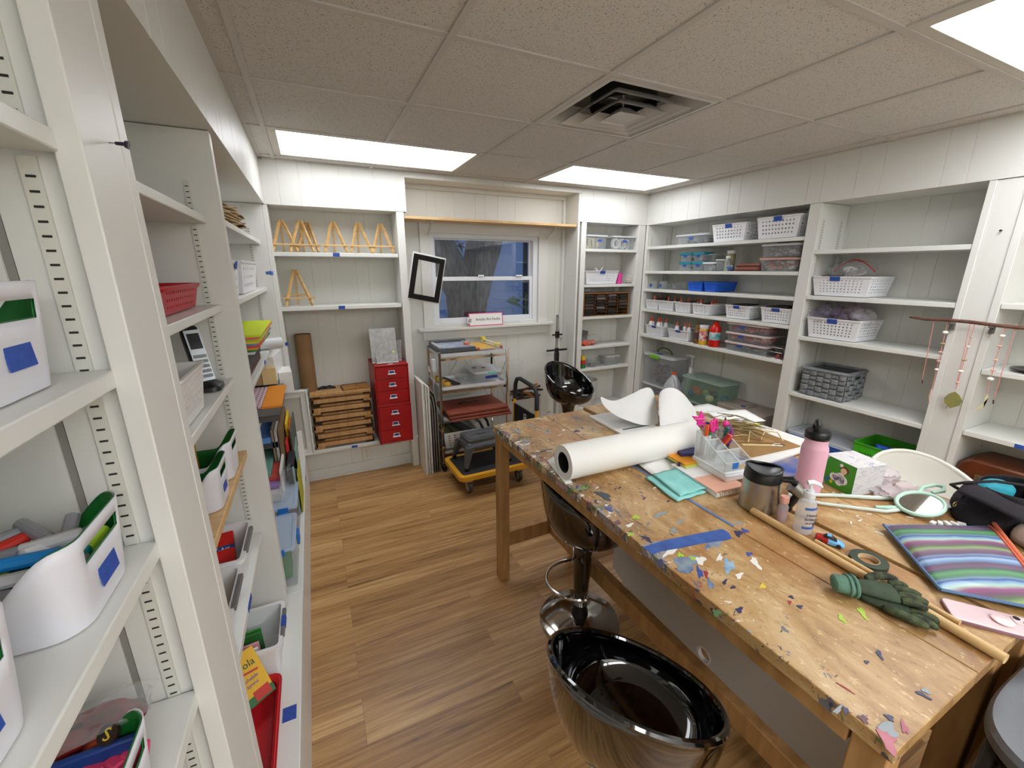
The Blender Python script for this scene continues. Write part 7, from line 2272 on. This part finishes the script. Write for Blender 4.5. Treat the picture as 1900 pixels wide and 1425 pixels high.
ob('label_dot', G().cyl((.0, -.0262, .035), (.0, -.0255, .035), .005, n=14), MDK, t)
# dowels
t = tag(ob('dowel', G().cyl((1.207, .752, z0 + .0115), (1.170, .180, z0 + .0115), .011, n=20), mat('dowel_wood', '#d8b680', .5, col2='#ccA670', nscale=4, stretch=(8, 1, 8))), 'thick wooden dowel lying along the worktable', 'dowel')
tag(ob('dowel', G().cyl((1.233, .575, z0 + .0065), (1.216, .262, z0 + .0065), .006, n=16), mat('dowel_wood', '#d8b680', .5)), 'thin wooden dowel beside the thick one', 'dowel')
# toy car
t = T('toy_car', 'small toy car, red at the back and pale blue in front', 'toy car', (1.268, .556, z0), -1.1)
def car_loop(x, w, zt, zb=.004):
    return [(x, -w, zb), (x, w, zb), (x, w, zb + (zt - zb) * .62), (x, w * .72, zt), (x, -w * .72, zt), (x, -w, zb + (zt - zb) * .62)]
RC, BC = mat('car_red', '#a5201c', .3), mat('car_blue', '#6fb4e6', .3)
ob('rear_body', G().loft([car_loop(-.034, .011, .013), car_loop(-.031, .0135, .0165), car_loop(-.018, .0145, .018), car_loop(-.004, .0145, .0185)]), RC, t)
ob('front_body', G().loft([car_loop(-.0038, .0145, .0185), car_loop(.012, .0145, .016), car_loop(.027, .0135, .0125), car_loop(.034, .010, .009)]), BC, t)
cb = ob('cabin', G().loft([[(x, y, z) for y, z in ((-w, .016), (w, .016), (w * .75, h), (-w * .75, h))] for x, w, h in ((-.018, .010, .0165), (-.008, .011, .0255), (.002, .011, .0255), (.016, .010, .0165))]), mat('car_glass', '#14161a', .1), t)
ob('roof', G().box((-.008, -.0075, .0252), (.002, .0075, .0265)), BC, cb)
for x in (-.021, .021):
    for s_ in (-1, 1):
        ob('wheel', G().cyl((x, s_ * .0115, .006), (x, s_ * .0155, .006), .006, n=14), mat('tyre_dark', '#2a2826', .6), t)
# green tape roll
t = T('tape_roll', 'roll of dark green floral tape lying flat on the worktable', 'tape roll', (1.272, .462, z0))
ob('tape', G().lathe([(.0235, 0), (.042, 0), (.042, .012), (.0235, .012), (.0235, 0)], 40, cap0=False, cap1=False), mat('tape_green', '#22331f', .5), t)
ob('core', G().lathe([(.0222, .0), (.0234, .0), (.0234, .0125), (.0222, .0125), (.0222, 0)], 36, cap0=False, cap1=False), mat('core_tan', '#c9b08a', .7), t)
ob('loose_end', G().sheet(lambda u, v: (.0425 * math.cos(2.6 + .7 * u), .0425 * math.sin(2.6 + .7 * u), .0005 + .0115 * v), 8, 1), mat('tape_backing', '#c3bda6', .6), t, solid=.0006)

# gardening gloves
GM = mat('glove_green', '#41513f', .85, col2='#37422f', nscale=30, bump=.4, bscale=250)
GM2 = mat('glove_palm', '#4d5a38', .8, col2='#23241a', nscale=60, bump=.5, bscale=200)
GC = mat('glove_cuff', '#5c8270', .85, bump=.4, bscale=300)
def glove(label, loc, rz, lift, flip=1):
    t = T('glove', label, 'glove', loc, rz, 'gardening gloves')
    pl = []
    for (x, w, h) in ((-.005, .020, .012), (.02, .024, .013), (.05, .032, .013), (.075, .036, .012), (.09, .034, .010)):
        pl.append([(x, w * math.cos(a) , .010 + lift + h * .85 * math.sin(a)) for a in [2 * PI * k / 18 for k in range(18)]])
    ob('palm', G().loft(pl), GM, t, sub=1)
    for k, (y, L, yaw) in enumerate(((.028, .045, .16), (.010, .060, .03), (-.009, .062, -.05), (-.027, .050, -.2))):
        d = Vector((math.cos(yaw), math.sin(yaw), 0))
        b = Vector((.082, y, .010 + lift))
        pts = [b, b + d * L * .4 + Vector((0, 0, .006)), b + d * L * .75 + Vector((0, 0, .002)), b + d * L + Vector((0, 0, -.003))]
        ob('finger', G().tube(pts, [.0095, .0095, .009, .006], 10), GM2, t, sub=1)
    b = Vector((.035, flip * .026, .011 + lift))
    ob('thumb', G().tube([b, b + Vector((.03, flip * .020, .010)), b + Vector((.062, flip * .024, .006)), b + Vector((.078, flip * .022, .002))], [.011, .010, .010, .006], 10), GM2, t, sub=1)
    return t
gl = glove('green gardening glove on top of the pair, folded into a teal cuff', (1.098, .418, z0 + .004), -.75, .014, 1)
cu = []
for k, (x, rr_, rz_) in enumerate(((-.040, .016, .013), (-.036, .024, .017), (-.024, .027, .018), (-.010, .0275, .0185), (-.002, .030, .020), (.004, .028, .019))):
    cu.append([(x, rr_ * math.cos(a), .022 + rz_ * math.sin(a) * (1 + .06 * math.sin(3 * a + k))) for a in [2 * PI * q / 20 for q in range(20)]])
cuff = ob('cuff', G().loft(cu), GC, gl, sub=1)
ob('cuff_roll', G().tube([(.004, .029 * math.cos(a), .022 + .020 * math.sin(a)) for a in [2 * PI * q / 20 for q in range(20)]], .004, 8, closed=True).tube([(-.008, .029 * math.cos(a), .022 + .0195 * math.sin(a)) for a in [2 * PI * q / 20 for q in range(20)]], .003, 8, closed=True), GC, cuff)
glove('green gardening glove underneath the folded cuff glove', (1.108, .402, z0 + .001), -1.0, .0, -1)

# striped pouch
n = NT('striped_fabric')
sx_ = n.node('ShaderNodeSeparateXYZ', Vector=n.mapped((1, 1, 1), (0, 0, .46))).outputs[1]
sx_ = n.math('ADD', sx_, n.math('MULTIPLY', n.noise(n.mapped(), 9, 2), .02))
s_ = n.math('FRACT', n.math('MULTIPLY', n.math('ADD', sx_, .205), 5.6))
stops = [(0, '#6e8fb8'), (.05, '#9fb6cf'), (.10, '#2f4a8c'), (.115, '#7d92b4'), (.17, '#5d4a63'), (.24, '#7a5874'), (.30, '#8aa06a'), (.35, '#566a4a'), (.40, '#6d4a66'), (.47, '#8d5078'), (.53, '#a9c4b4'), (.58, '#7aa3c4'), (.63, '#2c3f86'), (.645, '#6d8fb0'), (.70, '#4f7a5c'), (.77, '#5d9a62'), (.83, '#3f5a58'), (.88, '#74506e'), (.94, '#5a4a62'), (1, '#6e8fb8')]
n.link(n.ramp(s_, stops), n.b.inputs['Base Color'])
n.b.inputs['Roughness'].default_value = .55
n.b.inputs['Coat Weight'].default_value = .25
n.bump(n.noise(n.mapped(), 500, 2), .15, .001)
A, B_, C_, D_ = Vector((1.488, .528)), Vector((1.775, .385)), Vector((1.44, .175)), Vector((1.292, .325))
t = T('zip_pouch', 'striped zip pouch in blue, purple and green on the worktable', 'pouch', (1.49, .36, z0), 0)
def pch(u, v, s=1):
    p = (A * (1 - u) + B_ * u) * (1 - v) + (D_ * (1 - u) + C_ * u) * v
    k = (math.sin(PI * u) * math.sin(PI * v)) ** .35
    zz = .016 + s * (.020 * k + .003 * math.sin(7 * u + 5 * v) * k)
    return (p.x - 1.49, p.y - .36, max(.0005, zz))
Rm = Matrix.Rotation(-.10, 4, 'Z')
po = G()
po.sheet(lambda u, v: pch(u, v, 1), 26, 22).sheet(lambda u, v: pch(u, 1 - v, -1), 26, 22)
o = ob('body', po, n.m, t, smooth=80)
ob('piping', G().tube([pch(u, 1, 0) for u in [k / 12 for k in range(13)]], .004, 6).tube([pch(0, u, 0) for u in [k / 12 for k in range(13)]], .004, 6), mat('piping_blue', '#4f6f96', .6), t)
ob('zip', G().tube([Vector(pch(1, v_, 0)) + Vector((.004, .002, .010)) for v_ in [k / 10 for k in range(11)]], .0055, 8), mat('zip_coral', '#d9734f', .6), t)
ob('zip_tape', G().tube([Vector(pch(.965, v_, 1)) + Vector((0, 0, .001)) for v_ in [k / 10 for k in range(11)]], .004, 6), mat('zip_orange', '#c9623f', .6), t)
# phone
t = T('smartphone', 'pale pink smartphone lying face down with a round grip', 'phone', (1.262, .232, z0), -.55)
t.location = (1.292, .238, z0)
PH = mat('phone_pink', '#e2c5c8', .25)
PHE = mat('phone_edge', '#8f6a72', .35)
hx, hy = .036, .074
rot90 = Matrix.Rotation(PI / 2 - .35, 4, 'Z')
ob('case', G().loft([rrect(2 * hx, 2 * hy, .010, .0, 5), rrect(2 * hx + .002, 2 * hy + .002, .011, .003, 5), rrect(2 * hx, 2 * hy, .010, .0078, 5)], M=rot90), PHE, t)
ob('back', G().loft([rrect(2 * hx - .003, 2 * hy - .003, .009, .0079, 5), rrect(2 * hx - .005, 2 * hy - .005, .008, .0086, 5)], M=rot90), PH, t)
ob('grip_disc', G().lathe([(.016, .0087), (.0185, .011), (.0185, .0125), (.0165, .0135)], 30, (0, -.0, 0), M=rot90 @ Matrix.Translation((0, -.018, 0))), mat('grip_marble', '#e6b3b0', .3, col2='#efe3dc', nscale=45), t)
cm = ob('camera_bump', G().loft([rrect(.030, .030, .007, .0086, 5, .016, -.055), rrect(.028, .028, .006, .0104, 5, .016, -.055)], M=rot90), PH, t)
ob('lens', G().cyl((.010, -.061, .0104), (.010, -.061, .0116), .0058, n=18).cyl((.022, -.049, .0104), (.022, -.049, .0116), .0058, n=18) if False else G().lathe([(.0058, .0104), (.0058, .0116)], 18, (.010, -.061, 0), M=rot90).lathe([(.0058, .0104), (.0058, .0116)], 18, (.022, -.049, 0), M=rot90), mat('lens_dark', '#16161c', .1), cm)

# tissue box
t = T('tissue_box', 'white tissue box with a green end lying on its side', 'tissue box', (1.692, .722, z0), -.22)
# local: green end on -Y' side
bx, by, bz = .064, .060, .108
n = NT('tissue_box_print')
nn = n.noise(n.mapped((1, 1, 3)), 26, 4, .7, 1.2)
n.link(n.ramp(nn, [(.5, '#d9d7d6'), (.58, '#cfccd0'), (.63, '#9aa0b0'), (.67, '#d9d7d6')]), n.b.inputs['Base Color'])
n.b.inputs['Roughness'].default_value = .5
ob('carton', G().box((-bx, -by, 0), (bx, by, bz)), n.m, t, bev=.001)
GRN = mat('label_green', '#3f9a22', .5)
g = G()
pl = [(by, 0), (-by + .012, 0)]
pl = [(-.0, 0)]
pts = [(by * 2 - .004, 0)]
def green(u, v):
    yy = -by + 2 * by * (1 - u * (.80 + .16 * math.sin(PI * v)))
    return (-bx - .0006, -yy * -1 if False else -by + 2 * by * u * (.82 + .16 * math.sin(PI * v)), .001 + (bz - .002) * v)
ob('green_panel', G().sheet(green, 10, 12), GRN, t)
CLD = mat('label_white', '#f2f2f0', .5)
g = G()
for (cy_, cz_, r_) in ((-.022, .040, .016), (-.004, .042, .017), (.012, .040, .014), (-.010, .030, .014), (-.012, .052, .013)):
    g.cyl((-bx - .0016, cy_, cz_), (-bx - .0006, cy_, cz_), r_, n=20)
cl_ = ob('cloud_badge', g, CLD, t)
Mt = Matrix.Translation((-bx - .0020, -.006, .040)) @ Matrix.Rotation(-PI / 2, 4, 'Z') @ Matrix.Rotation(PI / 2, 4, 'X') @ Matrix.Rotation(PI, 4, 'Z')
text('lettering', 'Puffs', .024, mat('ink_navy', '#1f2d6a', .5), cl_, Mt, .0003)
ob('nut_picture', G().cyl((-bx - .0016, -.022, .078), (-bx - .0005, -.022, .078), .015, n=20), mat('nut_brown', '#6a4526', .5), t)
ob('nut_inside', G().cyl((-bx - .0022, -.020, .075), (-bx - .0010, -.020, .075), .011, n=20), mat('nut_cream', '#e3c9a3', .5), t)
ob('leaf_picture', G().cyl((-bx - .0016, -.008, .092), (-bx - .0005, -.008, .092), .006, n=12), CLD, t)
ob('price_dots', G().cyl((-bx - .0016, .018, .018), (-bx - .0005, .018, .018), .006, n=14), mat('dot_yellow', '#d8c92f', .5), t)
ob('blue_patch', G().box((-bx - .0014, .026, .014), (-bx - .0005, .04, .028)), mat('label_blue', '#3a6cb0', .5), t)
text('lettering', 'with coconut', .007, mat('sticker_yellow', '#d9d24a', .5), t, Matrix.Translation((-bx - .0014, .022, .085)) @ Matrix.Rotation(-PI / 2, 4, 'Z') @ Matrix.Rotation(PI / 2, 4, 'X') @ Matrix.Rotation(PI, 4, 'Z'), .0003) if False else None
# plastic hanger and mirror
MINT = mat('mint_plastic', '#b4d8c4', .35)
MINTW = mat('mint_white', '#cfdcd4', .35)
t = T('clothes_hanger', 'pale mint plastic hanger lying across the second table', 'hanger', (1.50, .68, z0 + .007))
O = lambda p, dz=0: (p[0] - 1.50, p[1] - .68, dz)
ob('upper_bar', G().tube([O((1.42, .77)), O((1.47, .745)), O((1.56, .70)), O((1.66, .635)), O((1.72, .60))], [.006, .0055, .006, .007, .006], 10), MINTW, t)
ob('lower_bar', G().tube([O((1.42, .77)), O((1.425, .745)), O((1.46, .69)), O((1.54, .62)), O((1.60, .57)), O((1.66, .555))], [.006, .0055, .005, .005, .0055, .0065], 10), MINTW, t)
ob('arm', G().tube([O((1.60, .60)), O((1.64, .572)), O((1.675, .56))], [.004, .009, .006], 10), MINT, t)
t = T('hand_mirror', 'round hand mirror with a mint rim lying on the second table', 'mirror', (1.705, .530, z0 + .030), 0)
t.rotation_euler = (.20, -.24, -.45)
ob('rim', G().tube([(.062 * math.cos(a), .050 * math.sin(a), 0) for a in [2 * PI * k / 40 for k in range(40)]], .0062, 10, closed=True), MINT, t)
ob('glass', G().lathe([(1, -.002), (1, .001)], 40, M=Matrix.Diagonal((.061, .049, 1, 1))), mat('mirror_glass', '#c9cbc9', .03, metal=1), t)
ob('back', G().lathe([(1, -.010), (1, -.003)], 40, M=Matrix.Diagonal((.060, .048, 1, 1))), mat('mirror_back', '#1d2022', .4), t)
ob('handle_loop', G().tube([(.030, .040, 0), (.060, .060, .0), (.10, .060, .0), (.115, .045, .0), (.10, .030, .0), (.066, .032, .0)], .0058, 8), MINT, t)
for k in range(3):
    bag(('clear crumpled wrapper behind the tissue box', 'clear pink-tinged wrapper between the tissue box and the mirror', 'clear crumpled wrapper beyond the mirror by the black bag')[k], ((1.80, .73, z0), (1.77, .63, z0), (1.80, .55, z0))[k], .5 * k, (.14, .16, .12)[k], (.16, .12, .10)[k], (.07, .035, .03)[k], mat('wrapper_pink', '#e0d3d6', .2, alpha=.5), 95 + k, 'wrapper', .3, 'wrapper')
random.seed(5)
for k in range(16):
    a = random.uniform(0, PI)
    c = Vector((random.uniform(1.42, 1.68), random.uniform(.52, .74), z0))
    tag(ob('plastic_shred', G().cbox(c + Vector((0, 0, .001)), (random.uniform(.008, .022), .004, .0012), a), mat('shred_white', '#ecebe6', .4)), 'small white shred of plastic on the second table', 'shred', 'white plastic shreds on the second table')
for k in range(5):
    tag(ob('plastic_clip', G().cbox((1.655 + .018 * k, .475 - .010 * k, z0 + .006), (.020, .012, .010), .5 * k), mat('shred_white', '#ecebe6', .4), bev=.002), 'white plastic clip behind the striped pouch', 'clip', 'white clips behind the pouch')
# black bag
t = T('tote_bag', 'black fabric bag slumped on the far side of the second table', 'bag', (1.885, .392, z0))
t.scale = (1.12, .66, .64)
BF = mat('bag_black', '#17121a', .85, bump=.4, bscale=200)
def tote(u, v):
    a = 2 * PI * u
    h = v
    R_ = .125 - .035 * h + .012 * math.sin(3 * a + 4 * h)
    return (R_ * 1.0 * math.cos(a) + .02 * h, R_ * 1.35 * math.sin(a) + .015 * math.sin(4 * h), .003 + .165 * h * (1 + .10 * math.sin(2 * a + 1)))
ob('body', G().sheet(tote, 40, 14), BF, t, solid=.004, smooth=70)
ob('base', G().lathe([(.12, .002), (.12, .006)], 32, M=Matrix.Diagonal((1, 1.35, 1, 1))), BF, t)
ob('strap', G().tube([(-.06, .14, .12), (-.09, .16, .15), (-.085, .12, .18), (-.03, .05, .20), (.03, -.05, .195), (.05, -.12, .16)], [.007] * 6, 8).tube([(-.10, .10, .14), (-.125, .10, .10), (-.11, .09, .07)], .006, 8), BF, t)
ob('flap', G().sheet(lambda u, v: (-.125 + .10 * u - .02 * v, .12 - .24 * v, .145 + .03 * math.sin(PI * u) - .03 * v * v), 8, 10), BF, t, solid=.004)
ob('d_ring', G().tube([(-.128 + .012 * math.cos(a), .11, .085 + .012 * math.sin(a)) for a in [2 * PI * k / 14 for k in range(14)]], .0022, 6, closed=True), mat('ring_brass', '#b9a45a', .3, metal=.8), t)
tag(ob('teal_cloth', G().ball((1.90, .43, z0 + .088), .05, 10, 0, (1.2, .8, .55)), mat('cloth_cyan', '#1f97a8', .7)), 'teal thing showing inside the black bag', 'cloth')
t = T('sun_hat', 'pale beige soft hat at the right edge of the second table', 'hat', (1.80, .275, z0))
def hat(u, v):
    a, b = 2 * PI * u, v * PI / 2
    n1 = 1 + .05 * math.sin(5 * a + 3 * b) + .03 * math.sin(9 * a)
    return (.075 * math.cos(a) * math.sin(b) ** .7 * n1, .075 * math.sin(a) * math.sin(b) ** .7 * n1, .003 + .075 * math.cos(b) ** .8)
ob('crown', G().sheet(hat, 32, 12), mat('hat_beige', '#d3c3ba', .9, bump=.3, bscale=200), t, smooth=70, solid=.002)

# trash can
t = T('trash_can', 'grey-lidded trash can with a black bag at the near end of the tables', 'trash can', (1.295, -.032, 0))


def oval(k, z, wob=None):
    out = []
    for i in range(72):
        a = 2 * PI * i / 72
        c, s_ = math.cos(a), math.sin(a)
        q = k + (wob(a) if wob else 0)
        out.append((.285 * q * math.copysign(abs(c) ** .5, c), .212 * q * math.copysign(abs(s_) ** .5, s_), z))
    return out


ob('bin', G().loft([oval(.72, .0), oval(.74, .012), oval(.86, .74)]), mat('can_grey', '#45484c', .5), t)
ob('bag_liner', G().loft([oval(.93, .80)] + [oval(.94 + .01 * k, .80 - .05 * k, lambda a, k=k: .004 * k * math.sin(9 * a + k) + .012 * math.sin(17 * a - 2 * k) * (k > 0)) for k in range(1, 9)], 0, True, False, False), mat('liner_black', '#08080a', .18), t, smooth=50, solid=.001)
ob('lid', G().loft([oval(.985, .800), oval(1.0, .806), oval(1.0, .824), oval(.975, .834), oval(.80, .840), oval(.74, .834), oval(.70, .826), oval(.10, .832)]), mat('lid_grey', '#63676c', .42, bump=.15, bscale=500), t)
